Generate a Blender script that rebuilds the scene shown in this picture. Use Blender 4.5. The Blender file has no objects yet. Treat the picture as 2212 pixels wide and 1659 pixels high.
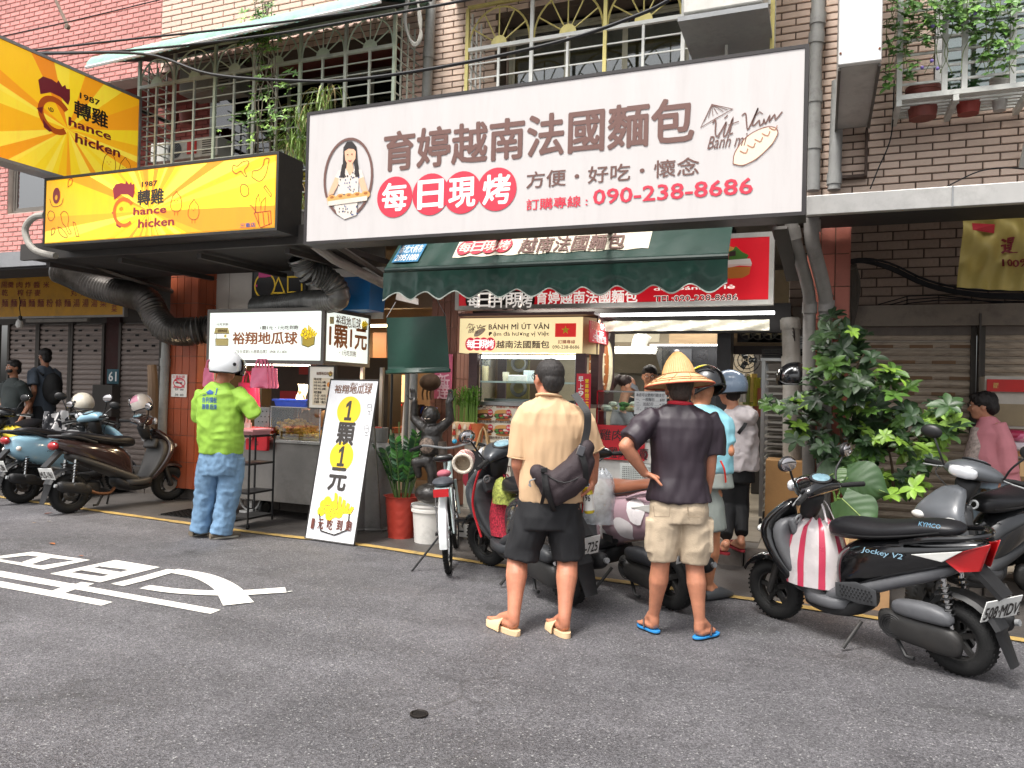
import bpy, bmesh, math, random
import numpy as np
from mathutils import Vector, Matrix, noise
from mathutils.geometry import tessellate_polygon
random.seed(7)
D=bpy.data; SC=bpy.context.scene; COL=SC.collection
R=math.radians
# ---------------------------------------------------------------- camera, world, sun, exposure
F=1650.; YAW=R(22); ROLL=.025; PITCH=.0094; EYE=1.5
_d0=np.array([-math.sin(YAW),math.cos(YAW),0]); _r0=np.array([math.cos(YAW),math.sin(YAW),0]); _u0=np.array([0,0,1.])
_d=math.cos(PITCH)*_d0+math.sin(PITCH)*_u0; _u1=-math.sin(PITCH)*_d0+math.cos(PITCH)*_u0
_r=math.cos(ROLL)*_r0+math.sin(ROLL)*_u1; _u=-math.sin(ROLL)*_r0+math.cos(ROLL)*_u1
CAMP=np.array([0,0,EYE])
cd=D.cameras.new('camera'); cam=D.objects.new('camera',cd); COL.objects.link(cam); SC.camera=cam
cd.sensor_width=36; cd.lens=F/2212*36; cd.clip_start=.05; cd.clip_end=500
cam.matrix_world=Matrix(((_r[0],_u[0],-_d[0],0),(_r[1],_u[1],-_d[1],0),(_r[2],_u[2],-_d[2],EYE),(0,0,0,1)))
w=D.worlds.new('World'); SC.world=w; w.use_nodes=True
nt=w.node_tree; nt.nodes.clear()
sky=nt.nodes.new('ShaderNodeTexSky'); sky.sky_type='NISHITA'; sky.sun_disc=False
SUN_EL=R(62); SUN_ROT=R(200)
sky.sun_elevation=SUN_EL; sky.sun_rotation=SUN_ROT; sky.dust_density=6; sky.ozone_density=.6; sky.air_density=1.0
hs=nt.nodes.new('ShaderNodeHueSaturation'); hs.inputs['Saturation'].default_value=.22
bg=nt.nodes.new('ShaderNodeBackground'); bg.inputs['Strength'].default_value=.13
wo=nt.nodes.new('ShaderNodeOutputWorld')
nt.links.new(sky.outputs[0],hs.inputs['Color']); nt.links.new(hs.outputs[0],bg.inputs[0]); nt.links.new(bg.outputs[0],wo.inputs[0])
sd=D.lights.new('sun','SUN'); sd.energy=1.45; sd.angle=R(14); sd.color=(1,.96,.9)
sun=D.objects.new('sun',sd); COL.objects.link(sun)
# the sun stands behind the camera, a little to the right
_az=SUN_ROT; _sv=Vector((math.sin(_az)*math.cos(SUN_EL),math.cos(_az)*math.cos(SUN_EL),math.sin(SUN_EL)))
sun.rotation_euler=_sv.to_track_quat('Z','Y').to_euler(); sun.location=(0,-5,12)
SC.view_settings.view_transform='Standard'; SC.view_settings.look='None'; SC.view_settings.gamma=1
SC.view_settings.exposure=1.05
try: SC.view_settings.use_curve_mapping=False
except Exception: pass
SC.render.engine='CYCLES'; SC.cycles.max_bounces=8; SC.cycles.diffuse_bounces=4; SC.cycles.transparent_max_bounces=16
SC.cycles.use_denoising=True

# ---------------------------------------------------------------- pixel rays into the place (photo measured at 2212x1659)
def ray(x,y): return _d*F+_r*(x-1106)+_u*(829.5-y)
def G(x,y,z=0.):
    v=ray(x,y); return Vector(CAMP+v*((z-EYE)/v[2]))
def W(x,y,Y):
    v=ray(x,y); return Vector(CAMP+v*(Y/v[1]))
def VX(x,y,X):
    v=ray(x,y); return Vector(CAMP+v*(X/v[0]))
class Plane:
    def __init__(s,O,n,sa,ta=(0,0,1)):
        s.O=Vector(O); s.n=Vector(n).normalized(); s.s=Vector(sa).normalized(); s.t=Vector(ta).normalized()
    def st(s,x,y):
        v=Vector(ray(x,y)); c=Vector(CAMP); k=(s.O-c).dot(s.n)/v.dot(s.n); p=c+v*k-s.O
        return p.dot(s.s),p.dot(s.t)
    def w(s,a,b,off=0.): return s.O+s.s*a+s.t*b+s.n*off
def YP(Y): return Plane((0,Y,0),(0,-1,0),(1,0,0))
def XP(X): return Plane((X,0,0),(1,0,0),(0,1,0))

# ---------------------------------------------------------------- materials
def lin(h):
    h=h.lstrip('#'); c=[int(h[i:i+2],16)/255 for i in (0,2,4)]
    return tuple(x/12.92 if x<=.04045 else ((x+.055)/1.055)**2.4 for x in c)
_M={}
def mat(col,rough=.6,metal=0.,var=.12,scale=5.,bump=0.,bscale=40.,emit=0.,coat=0.,trans=0.,rand=0.,alpha=1.,spec=.5,dirt=0.,stretch=None):
    """one procedural surface: colour with large soft variation, per-piece variation, fine relief"""
    key=(col,rough,metal,var,scale,bump,bscale,emit,coat,trans,rand,alpha,spec,dirt,stretch)
    if key in _M: return _M[key]
    c=lin(col) if isinstance(col,str) else col
    m=D.materials.new('surface'); m.use_nodes=True; t=m.node_tree; N=t.nodes; L=t.links
    b=N['Principled BSDF']; I=b.inputs
    I['Roughness'].default_value=rough; I['Metallic'].default_value=metal; I['Specular IOR Level'].default_value=spec
    I['Coat Weight'].default_value=coat; I['Coat Roughness'].default_value=.08
    I['Transmission Weight'].default_value=trans; I['Alpha'].default_value=alpha
    if emit:
        I['Emission Color'].default_value=(*c,1); I['Emission Strength'].default_value=emit
    tc=N.new('ShaderNodeTexCoord'); mp=N.new('ShaderNodeMapping'); L.new(tc.outputs['Object'],mp.inputs[0])
    if stretch: mp.inputs['Scale'].default_value=stretch
    src=mp.outputs[0]; last=None
    if var:
        n1=N.new('ShaderNodeTexNoise'); n1.inputs['Scale'].default_value=scale; n1.inputs['Detail'].default_value=6; n1.inputs['Roughness'].default_value=.65
        L.new(src,n1.inputs[0])
        r=N.new('ShaderNodeValToRGB'); r.color_ramp.elements[0].position=.3; r.color_ramp.elements[1].position=.7
        r.color_ramp.elements[0].color=(*[max(0,x*(1-var)) for x in c],1); r.color_ramp.elements[1].color=(*[min(1,x*(1+var)) for x in c],1)
        L.new(n1.outputs[0],r.inputs[0]); last=r.outputs[0]
        mr=N.new('ShaderNodeMapRange'); mr.inputs[3].default_value=max(0,rough-.1); mr.inputs[4].default_value=min(1,rough+.1)
        L.new(n1.outputs[0],mr.inputs[0]); L.new(mr.outputs[0],I['Roughness'])
    if dirt:
        n3=N.new('ShaderNodeTexNoise'); n3.inputs['Scale'].default_value=scale*.6+1; n3.inputs['Detail'].default_value=9; n3.inputs['Roughness'].default_value=.75
        L.new(src,n3.inputs[0]); r3=N.new('ShaderNodeValToRGB'); r3.color_ramp.elements[0].position=.5; r3.color_ramp.elements[1].position=.72
        r3.color_ramp.elements[0].color=(0,0,0,1); r3.color_ramp.elements[1].color=(dirt,)*3+(1,)
        L.new(n3.outputs[0],r3.inputs[0]); mx=N.new('ShaderNodeMix'); mx.data_type='RGBA'
        L.new(r3.outputs[0],mx.inputs[0]); mx.inputs[7].default_value=(.06,.05,.042,1)
        if last is not None: L.new(last,mx.inputs[6])
        else: mx.inputs[6].default_value=(*c,1)
        last=mx.outputs[2]
    if rand:
        g=N.new('ShaderNodeNewGeometry'); oi=N.new('ShaderNodeObjectInfo'); ad=N.new('ShaderNodeMath'); ad.operation='ADD'
        L.new(g.outputs['Random Per Island'],ad.inputs[0]); L.new(oi.outputs['Random'],ad.inputs[1])
        fr=N.new('ShaderNodeMath'); fr.operation='FRACT'; L.new(ad.outputs[0],fr.inputs[0])
        mr=N.new('ShaderNodeMapRange'); mr.inputs[3].default_value=1-rand; mr.inputs[4].default_value=1+rand; L.new(fr.outputs[0],mr.inputs[0])
        vm=N.new('ShaderNodeVectorMath'); vm.operation='SCALE'; 
        if last is not None: L.new(last,vm.inputs[0])
        else: vm.inputs[0].default_value=c
        L.new(mr.outputs[0],vm.inputs['Scale']); last=vm.outputs[0]
    if last is not None: L.new(last,I['Base Color'])
    else: I['Base Color'].default_value=(*c,1)
    if bump:
        n2=N.new('ShaderNodeTexNoise'); n2.inputs['Scale'].default_value=bscale; n2.inputs['Detail'].default_value=5
        L.new(src,n2.inputs[0]); bp=N.new('ShaderNodeBump'); bp.inputs['Strength'].default_value=bump; bp.inputs['Distance'].default_value=.01
        L.new(n2.outputs[0],bp.inputs['Height']); L.new(bp.outputs[0],I['Normal'])
    _M[key]=m; return m
def glass(tint=(.9,.95,.95),alpha=.25,rough=.04):
    key=('glass',tint,alpha,rough)
    if key in _M: return _M[key]
    m=D.materials.new('glass'); m.use_nodes=True; t=m.node_tree; N=t.nodes; L=t.links; N.clear()
    o=N.new('ShaderNodeOutputMaterial'); mx=N.new('ShaderNodeMixShader'); tr=N.new('ShaderNodeBsdfTransparent'); gl=N.new('ShaderNodeBsdfGlossy')
    tr.inputs[0].default_value=(*tint,1); gl.inputs['Roughness'].default_value=rough
    fr=N.new('ShaderNodeFresnel'); fr.inputs[0].default_value=1.5; ad=N.new('ShaderNodeMath'); ad.operation='MULTIPLY_ADD'; ad.inputs[1].default_value=1.; ad.inputs[2].default_value=alpha*.2
    L.new(fr.outputs[0],ad.inputs[0]); L.new(ad.outputs[0],mx.inputs[0]); L.new(tr.outputs[0],mx.inputs[1]); L.new(gl.outputs[0],mx.inputs[2]); L.new(mx.outputs[0],o.inputs[0])
    _M[key]=m; return m
# ---------------------------------------------------------------- mesh builder
def V3(p): return Vector((p[0],p[1],p[2]))
def basis(d,up=(0,0,1)):
    d=Vector(d).normalized(); u=Vector(up)
    if abs(d.dot(u.normalized()))>.97: u=Vector((1,0,0)) if abs(d.x)<.9 else Vector((0,1,0))
    a=u.cross(d).normalized(); b=d.cross(a).normalized()
    return a,b,d
def catmull(P,n=6):
    P=[Vector(p) for p in P]
    if len(P)<3: return P
    o=[]
    for i in range(len(P)-1):
        a=P[i-1] if i else P[0]*2-P[1]; b=P[i]; c=P[i+1]; d=P[i+2] if i+2<len(P) else P[-1]*2-P[-2]
        for k in range(n):
            t=k/n; o.append(.5*((2*b)+(c-a)*t+(2*a-5*b+4*c-d)*t*t+(3*b-a-3*c+d)*t**3))
    o.append(P[-1]); return o
class MB:
    def __init__(s): s.v=[]; s.f=[]
    def add(s,vs,fs,M=None):
        k=len(s.v)
        for p in vs:
            p=Vector(p); s.v.append(M@p if M else p)
        s.f+= [tuple(i+k for i in f) for f in fs]; return s
    def box(s,c,d,M=None,rz=0,rx=0,ry=0):
        x,y,z=d[0]/2,d[1]/2,d[2]/2
        T=Matrix.Translation(Vector(c))@Matrix.Rotation(rz,4,'Z')@Matrix.Rotation(ry,4,'Y')@Matrix.Rotation(rx,4,'X')
        if M: T=M@T
        return s.add([(a*x,b*y,e*z) for a in(-1,1) for b in(-1,1) for e in(-1,1)],[(0,1,3,2),(4,6,7,5),(0,4,5,1),(2,3,7,6),(0,2,6,4),(1,5,7,3)],T)
    def bb(s,a,b): return s.box([(a[i]+b[i])/2 for i in range(3)],[abs(b[i]-a[i]) for i in range(3)])
    def bar(s,a,b,w,h,up=(0,0,1)):
        a=Vector(a); b=Vector(b); e1,e2,d=basis(b-a,up); L=(b-a).length
        M=Matrix((( e1.x,e2.x,d.x,a.x),(e1.y,e2.y,d.y,a.y),(e1.z,e2.z,d.z,a.z),(0,0,0,1)))
        return s.box((0,0,L/2),(w,h,L),M)
    def rings(s,R_,cap=True,close=True):
        k=len(s.v); n=len(R_[0])
        for r in R_: s.v+= [Vector(p) for p in r]
        for i in range(len(R_)-1):
            for j in range(n if close else n-1):
                a=k+i*n+j; b=k+i*n+(j+1)%n; s.f.append((a,b,b+n,a+n))
        if cap and close:
            s.f.append(tuple(k+j for j in range(n))[::-1]); s.f.append(tuple(k+(len(R_)-1)*n+j for j in range(n)))
        return s
    def tube(s,P,r,n=8,cap=True,smooth=0,flat=1.,up=(0,0,1)):
        P=[Vector(p) for p in P]; rr=r if isinstance(r,(list,tuple)) else [r]*len(P)
        if smooth:
            Q=catmull(P,smooth); rr=[rr[min(len(rr)-1,i//smooth)]*(1-(i%smooth)/smooth)+rr[min(len(rr)-1,i//smooth+1)]*((i%smooth)/smooth) for i in range(len(Q))]; P=Q
        Rg=[]; prev=None
        for i,p in enumerate(P):
            d=(P[min(i+1,len(P)-1)]-P[max(i-1,0)])
            if d.length<1e-9: d=Vector((0,0,1))
            if prev is None: a,b,d=basis(d,up)
            else:
                d.normalize(); a=prev-d*prev.dot(d)
                if a.length<1e-6: a=basis(d)[0]
                a.normalize(); b=d.cross(a)
            prev=a
            Rg.append([p+a*(math.cos(2*math.pi*j/n)*rr[i])+b*(math.sin(2*math.pi*j/n)*rr[i]*flat) for j in range(n)])
        return s.rings(Rg,cap)
    def cyl(s,a,b,r,r2=None,n=12): return s.tube([a,b],[r,r if r2 is None else r2],n)
    def loft(s,secs,n=16,axis='x',ex=2.4,cap=True,M=None):
        """secs: (pos, c1, c2, h1, h2) along an axis; superellipse sections"""
        Rg=[]
        for q in secs:
            p,c1,c2,h1,h2=q[:5]; e=q[5] if len(q)>5 else ex; ring=[]
            for j in range(n):
                t=2*math.pi*(j+.5)/n; ct,st=math.cos(t),math.sin(t)
                a=c1+h1*math.copysign(abs(ct)**(2/e),ct); b=c2+h2*math.copysign(abs(st)**(2/e),st)
                v={'x':(p,a,b),'y':(a,p,b),'z':(a,b,p)}[axis]; ring.append(M@Vector(v) if M else Vector(v))
            Rg.append(ring)
        return s.rings(Rg,cap)
    def ell(s,c,r,nu=14,nv=9,M=None):
        c=Vector(c); Rg=[]
        for i in range(1,nv):
            ph=math.pi*i/nv; Rg.append([(c+Vector((r[0]*math.sin(ph)*math.cos(2*math.pi*j/nu),r[1]*math.sin(ph)*math.sin(2*math.pi*j/nu),-r[2]*math.cos(ph)))) for j in range(nu)])
        if M: Rg=[[M@p for p in q] for q in Rg]
        k=len(s.v); s.rings(Rg,cap=False); n=len(s.v)
        lo=c-Vector((0,0,r[2])); hi=c+Vector((0,0,r[2]))
        s.v+=[M@lo if M else lo, M@hi if M else hi]
        for j in range(nu):
            s.f.append((n,k+(j+1)%nu,k+j)); q=k+(nv-2)*nu; s.f.append((n+1,q+j,q+(j+1)%nu))
        return s
    def cap(s,a,b,r0,r1,n=10):
        a=Vector(a); b=Vector(b); d=(b-a); L=d.length; d=d/max(L,1e-6); P=[];rr=[]
        for t in (-1,-.85,-.5,0): P.append(a+d*(r0*t)); rr.append(max(r0*math.sqrt(1-t*t),r0*.05))
        for t in (0,.5,.85,1): P.append(b+d*(r1*t)); rr.append(max(r1*math.sqrt(1-t*t),r1*.05))
        return s.tube(P,rr,n)
    def chain(s,P,rr,n=10):
        P=[Vector(p) for p in P]
        for i in range(len(P)-1): s.cap(P[i],P[i+1],rr[i],rr[i+1],n)
        return s
    def torus(s,c,ax,R1,r,n=28,m=8,flat=1.,a0=0,a1=2*math.pi):
        c=Vector(c); a,b,d=basis(ax); full=abs(a1-a0-2*math.pi)<1e-6; Rg=[]
        for i in range(n if full else n+1):
            t=a0+(a1-a0)*i/n; e=a*math.cos(t)+b*math.sin(t)
            Rg.append([c+e*(R1+r*math.cos(2*math.pi*j/m))+d*(r*flat*math.sin(2*math.pi*j/m)) for j in range(m)])
        if full: Rg.append(Rg[0]); 
        return s.rings(Rg,cap=not full)
    def rev(s,prof,c=(0,0,0),ax=(0,0,1),n=20,cap=True):
        c=Vector(c); a,b,d=basis(ax)
        return s.rings([[c+d*z+(a*math.cos(2*math.pi*j/n)+b*math.sin(2*math.pi*j/n))*max(r,1e-4) for j in range(n)] for r,z in prof],cap)
    def prism(s,pts,a,b):
        """closed polygon pts (3D), swept from offset a to offset b (vectors)"""
        pts=[Vector(p) for p in pts]; n=len(pts); k=len(s.v); a=Vector(a); b=Vector(b)
        s.v+=[p+a for p in pts]+[p+b for p in pts]
        for j in range(n): s.f.append((k+j,k+(j+1)%n,k+n+(j+1)%n,k+n+j))
        for t in tessellate_polygon([pts]): s.f.append(tuple(k+i for i in t)); s.f.append(tuple(k+n+i for i in t[::-1]))
        return s
    def flat(s,pts):
        pts=[Vector(p) for p in pts]; k=len(s.v); s.v+=pts
        for t in tessellate_polygon([pts]): s.f.append(tuple(k+i for i in t))
        return s
    def quad(s,a,b,c,d): return s.add([a,b,c,d],[(0,1,2,3)])
    def grid(s,fn,nu,nv):
        k=len(s.v)
        for i in range(nu+1):
            for j in range(nv+1): s.v.append(Vector(fn(i/nu,j/nv)))
        for i in range(nu):
            for j in range(nv):
                a=k+i*(nv+1)+j; s.f.append((a,a+nv+1,a+nv+2,a+1))
        return s
    def mesh(s,name,inv=None,smooth=False):
        me=D.meshes.new(name); vs=[(inv@p if inv else p)[:] for p in s.v]; me.from_pydata(vs,[],s.f); 
        b=bmesh.new(); b.from_mesh(me); bmesh.ops.recalc_face_normals(b,faces=b.faces); b.to_mesh(b and me); b.free()
        if smooth:
            me.polygons.foreach_set('use_smooth',[True]*len(me.polygons))
        return me
MWX={}
def tag(o,label=None,cat=None,group=None,kind=None):
    if label: o['label']=label
    if cat: o['category']=cat
    if group: o['group']=group
    if kind: o['kind']=kind
    return o
def thing(name,label,cat,loc=(0,0,0),rz=0,group=None,M=None):
    o=D.objects.new(name,None); COL.objects.link(o); o.empty_display_size=.1
    mw=M if M is not None else Matrix.Translation(Vector(loc))@Matrix.Rotation(rz,4,'Z')
    o.matrix_world=mw; MWX[o.name]=mw.copy(); return tag(o,label,cat,group)
def wmat(o):
    while o.parent: o=o.parent
    return MWX.get(o.name,Matrix.Identity(4))
def ob(name,me,mt,parent=None,label=None,local=False):
    o=D.objects.new(name,me); COL.objects.link(o)
    if parent: o.parent=parent
    if mt and not me.materials: me.materials.append(mt)
    if label: o['label']=label
    return o
def part(mb,name,mt,parent=None,label=None,smooth=False,local=False,bev=0,sub=0,ang=35,seg=2):
    """link the built shape as ONE mesh object; world coordinates unless local"""
    inv=None
    if parent is not None and not local: inv=wmat(parent).inverted()
    me=mb.mesh(name,inv,smooth or bev>0 or sub>0)
    o=ob(name,me,mt,parent,label)
    if bev:
        m=o.modifiers.new('bevel','BEVEL'); m.width=bev; m.segments=seg; m.limit_method='ANGLE'; m.angle_limit=R(32)
    if sub:
        m=o.modifiers.new('sub','SUBSURF'); m.levels=sub; m.render_levels=sub
    if (smooth or bev) and not sub:
        b=bmesh.new(); b.from_mesh(me)
        for e in b.edges:
            if len(e.link_faces)==2 and e.calc_face_angle(0)>R(ang): e.smooth=False
        b.to_mesh(me); b.free()
    return o
def solo(mb,name,mt,label,cat,group=None,kind=None,**k):
    """a thing that is one mesh, its origin at its base"""
    xs=[p.x for p in mb.v]; ys=[p.y for p in mb.v]; zs=[p.z for p in mb.v]
    c=Vector(((min(xs)+max(xs))/2,(min(ys)+max(ys))/2,min(zs)))
    for i,p in enumerate(mb.v): mb.v[i]=p-c
    o=part(mb,name,mt,None,None,**k); o.location=c; MWX[o.name]=Matrix.Translation(c)
    return tag(o,label,cat,group,kind)
def struct(mb,name,mt,**k):
    o=part(mb,name,mt,None,**k); o['kind']='structure'; return o
def copytree(o,parent=None):
    c=o.copy(); COL.objects.link(c); c.parent=parent
    for ch in list(o.children): copytree(ch,c)
    return c
def dup(o,M,label,group=None):
    c=copytree(o); c.matrix_world=M; MWX[c.name]=M.copy(); c['label']=label
    if group: c['group']=group
    return c
# ---------------------------------------------------------------- flat print on signs
_TX={}
def textmesh(body,bold=0.,shear=0.,spacing=1.,align='LEFT',line=1.):
    k=(body,bold,shear,spacing,align,line)
    if k in _TX: return _TX[k]
    c=D.curves.new('lettering','FONT'); c.body=body; c.offset=bold; c.shear=shear; c.space_character=spacing; c.resolution_u=2; c.align_x=align; c.space_line=line
    o=D.objects.new('lettering',c); COL.objects.link(o)
    dg=bpy.context.evaluated_depsgraph_get(); me=D.meshes.new_from_object(o.evaluated_get(dg))
    vs=[v.co.copy() for v in me.vertices]; fs=[tuple(p.vertices) for p in me.polygons]
    D.objects.remove(o); D.meshes.remove(me); D.curves.remove(c); _TX[k]=(vs,fs); return vs,fs
class Print:
    """print on one plane, gathered by colour into parts of the sign"""
    def __init__(s,plane,parent,off=.003): s.p=plane; s.parent=parent; s.off=off; s.g={}
    def mb(s,m,lay,name): return s.g.setdefault((m.name,lay,name),[m,MB()])[1]
    def z(s,lay): return s.off+lay*.0015
    def text(s,body,a,b,m,lay=1,bold=.012,shear=0.,vert=False,spacing=1.,fit=True,st=False,rot=0,align='LEFT',line=1.):
        """body fitted to the box whose bottom-left is pixel a and top-right is pixel b (or plane s,t when st)"""
        (s0,t0),(s1,t1)=(a,b) if st else (s.p.st(*a),s.p.st(*b))
        if vert: body='\n'.join(body); line=.8 if line==1. else line; align='CENTER'
        sh=max(0,bold-.003); vs,fs=textmesh(body,0.,shear,spacing,align,line)
        if sh:
            V_=[];F_=[]
            for k in range(7):
                dx,dy=(0,0) if k==6 else (sh*math.cos(k*math.pi/3),sh*math.sin(k*math.pi/3)); n0=len(V_)
                V_+=[Vector((v.x+dx,v.y+dy,k*.00012)) for v in vs]; F_+=[tuple(i+n0 for i in f) for f in fs]
            vs,fs=V_,F_
        if not vs: return
        x0=min(v.x for v in vs); x1=max(v.x for v in vs); y0=min(v.y for v in vs); y1=max(v.y for v in vs)
        sx=(s1-s0)/max(x1-x0,1e-6); sy=(t1-t0)/max(y1-y0,1e-6)
        cr,sr=math.cos(rot),math.sin(rot); cs,ct=(s0+s1)/2,(t0+t1)/2; out=[]
        for v in vs:
            a_=s0+(v.x-x0)*sx-cs; b_=t0+(v.y-y0)*sy-ct
            out.append(s.p.w(cs+a_*cr-b_*sr,ct+a_*sr+b_*cr,s.z(lay)+v.z))
        s.mb(m,lay,'lettering').add(out,fs)
    def poly(s,pts,m,lay=1,st=False,name='artwork'):
        s.k=(getattr(s,'k',0)+1)%9; q=[s.p.w(*(p if st else s.p.st(*p)),s.z(lay)+s.k*.00013) for p in pts]; s.mb(m,lay,name).flat(q)
    def ell(s,c,r,m,lay=1,st=False,n=24,name='artwork',rot=0.):
        """ellipse, centre and radii in pixels (or s,t)"""
        pts=[(c[0]+r[0]*math.cos(2*math.pi*i/n)*math.cos(rot)-r[1]*math.sin(2*math.pi*i/n)*math.sin(rot),c[1]+r[0]*math.cos(2*math.pi*i/n)*math.sin(rot)+r[1]*math.sin(2*math.pi*i/n)*math.cos(rot)) for i in range(n)]
        s.poly(pts,m,lay,st,name)
    def line(s,pts,wd,m,lay=1,st=False,closed=False,smooth=0,name='artwork'):
        """stroke of width wd (metres)"""
        q=[Vector((*(p if st else s.p.st(*p)),0)) for p in pts]
        if smooth: q=catmull(q+([q[0]] if closed else []),smooth); closed=False
        mb=s.mb(m,lay,name); cyc=closed or (len(q)>2 and (q[0]-q[-1]).length<1e-6)
        if cyc and (q[0]-q[-1]).length<1e-6: q=q[:-1]
        n=len(q); s.k=(getattr(s,'k',0)+1)%9; z=s.z(lay)+s.k*.00013; L=[]
        for i in range(n):
            d0=(q[i]-q[i-1]) if (i or cyc) else (q[1]-q[0]); d1=(q[(i+1)%n]-q[i]) if (i<n-1 or cyc) else (q[-1]-q[-2])
            d0=d0.normalized(); d1=d1.normalized(); e=Vector((-d0.y-d1.y,d0.x+d1.x,0))
            if e.length<.2: e=Vector((-d0.y,d0.x,0))
            e.normalize(); e*=wd/2/max(.5,e.dot(Vector((-d0.y,d0.x,0)))); L+=[s.p.w(q[i].x-e.x,q[i].y-e.y,z),s.p.w(q[i].x+e.x,q[i].y+e.y,z)]
        mb.add(L,[(2*i,2*((i+1)%n),2*((i+1)%n)+1,2*i+1) for i in range(n if cyc else n-1)])
    def done(s):
        for (mn,lay,name),(m,mb) in sorted(s.g.items(),key=lambda k:k[0][1]):
            o=part(mb,name,m,s.parent)
            if len(mb.f)>1: o['kind']='stuff'
def Q(p,zc,dz=0.):
    """point seen at pixel p, zc metres deep along the view, pushed dz further"""
    return Vector(CAMP+ray(*p)*((zc+dz)/F))
def fuse(mb,voxel,name,mt,parent,it=4,amp=0.,sc=(6,6,2.5),seed=0,ridge=False,fac=.5,kind=None,amp2=0.,label=None):
    """one continuous skin over overlapping volumes, then folds"""
    me=mb.mesh('tmp'); o=D.objects.new('tmp',me); COL.objects.link(o)
    m=o.modifiers.new('r','REMESH'); m.mode='VOXEL'; m.voxel_size=voxel; m.use_smooth_shade=True
    if it: s=o.modifiers.new('s','SMOOTH'); s.factor=fac; s.iterations=it
    dg=bpy.context.evaluated_depsgraph_get(); e=D.meshes.new_from_object(o.evaluated_get(dg)); e.name=name
    D.objects.remove(o); D.meshes.remove(me)
    if amp:
        N_=[v.normal.copy() for v in e.vertices]
        for v,n in zip(e.vertices,N_):
            q=Vector((v.co.x*sc[0]+seed*3.1,v.co.y*sc[1],v.co.z*sc[2]))
            k=noise.noise(q+Vector((0,0,.6*noise.noise(q*.7))))
            if ridge: k=(1-abs(k)*2.6)*.6
            k2=noise.noise(q*2.7+Vector((5,1,2)))
            v.co+=n*(amp*k+amp2*k2)
    inv=wmat(parent).inverted() if parent else Matrix.Identity(4)
    e.transform(inv); e.materials.clear(); e.materials.append(mt)
    e.polygons.foreach_set('use_smooth',[True]*len(e.polygons))
    o=D.objects.new(name,e); COL.objects.link(o); o.parent=parent
    if kind: o['kind']=kind
    if label: o['label']=label
    return o
def Rg(x0,y0,x1,ow):
    k=(x1-x0)/ow
    return lambda u,v:((x0+u*k)*.8641,(y0+v*k)*.8641)
A1=Rg(0,0,900,2133); A2=Rg(700,0,1600,2133); A3=Rg(1500,0,2560,2198); A4=Rg(0,600,700,1452)
B1=Rg(450,600,1150,1452); B2=Rg(950,560,1500,1690); B3=Rg(1400,560,1950,1690); B4=Rg(1000,1000,1900,2133); B5=Rg(1800,650,2560,2101); B6=Rg(1800,1100,2560,1940)
C1=Rg(0,1000,800,2212); C2=Rg(0,540,480,2212); C3=Rg(880,950,1280,1327); C4=Rg(1450,700,1850,2212); C5=Rg(2200,900,2560,1194)
# shared materials
m_black=mat('#1b1b1c',.45,var=.2); m_blackgl=mat('#0c0c0e',.12,coat=.6,var=.05); m_rub=mat('#141414',.8,bump=.3,bscale=80)
m_dk=mat('#2a2827',.7,bump=.2); m_steel=mat('#9a9a98',.32,metal=.9,var=.12,dirt=.3); m_chrome=mat('#d8d8d8',.1,metal=1,var=0)
m_white=mat('#e6e4e0',.5,var=.04,dirt=.15); m_cream=mat('#e8dcc0',.55,var=.05); m_plast=mat('#3a3b3d',.5,var=.18,bump=.1)
m_grey=mat('#8d8f90',.5,var=.12,dirt=.4); m_wood=mat('#a87a4e',.6,var=.25,stretch=(1,1,8)); m_card=mat('#a58055',.8,var=.12,bump=.2)
m_red=mat('#b5101c',.45,var=.06); m_wht2=mat('#f2f1ee',.4,var=.02)
m_glass=glass(); m_gdark=glass((.55,.6,.6),.5)
KY=lambda x: 7.05-.085*(x+.8)      # line of the kerb

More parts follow.
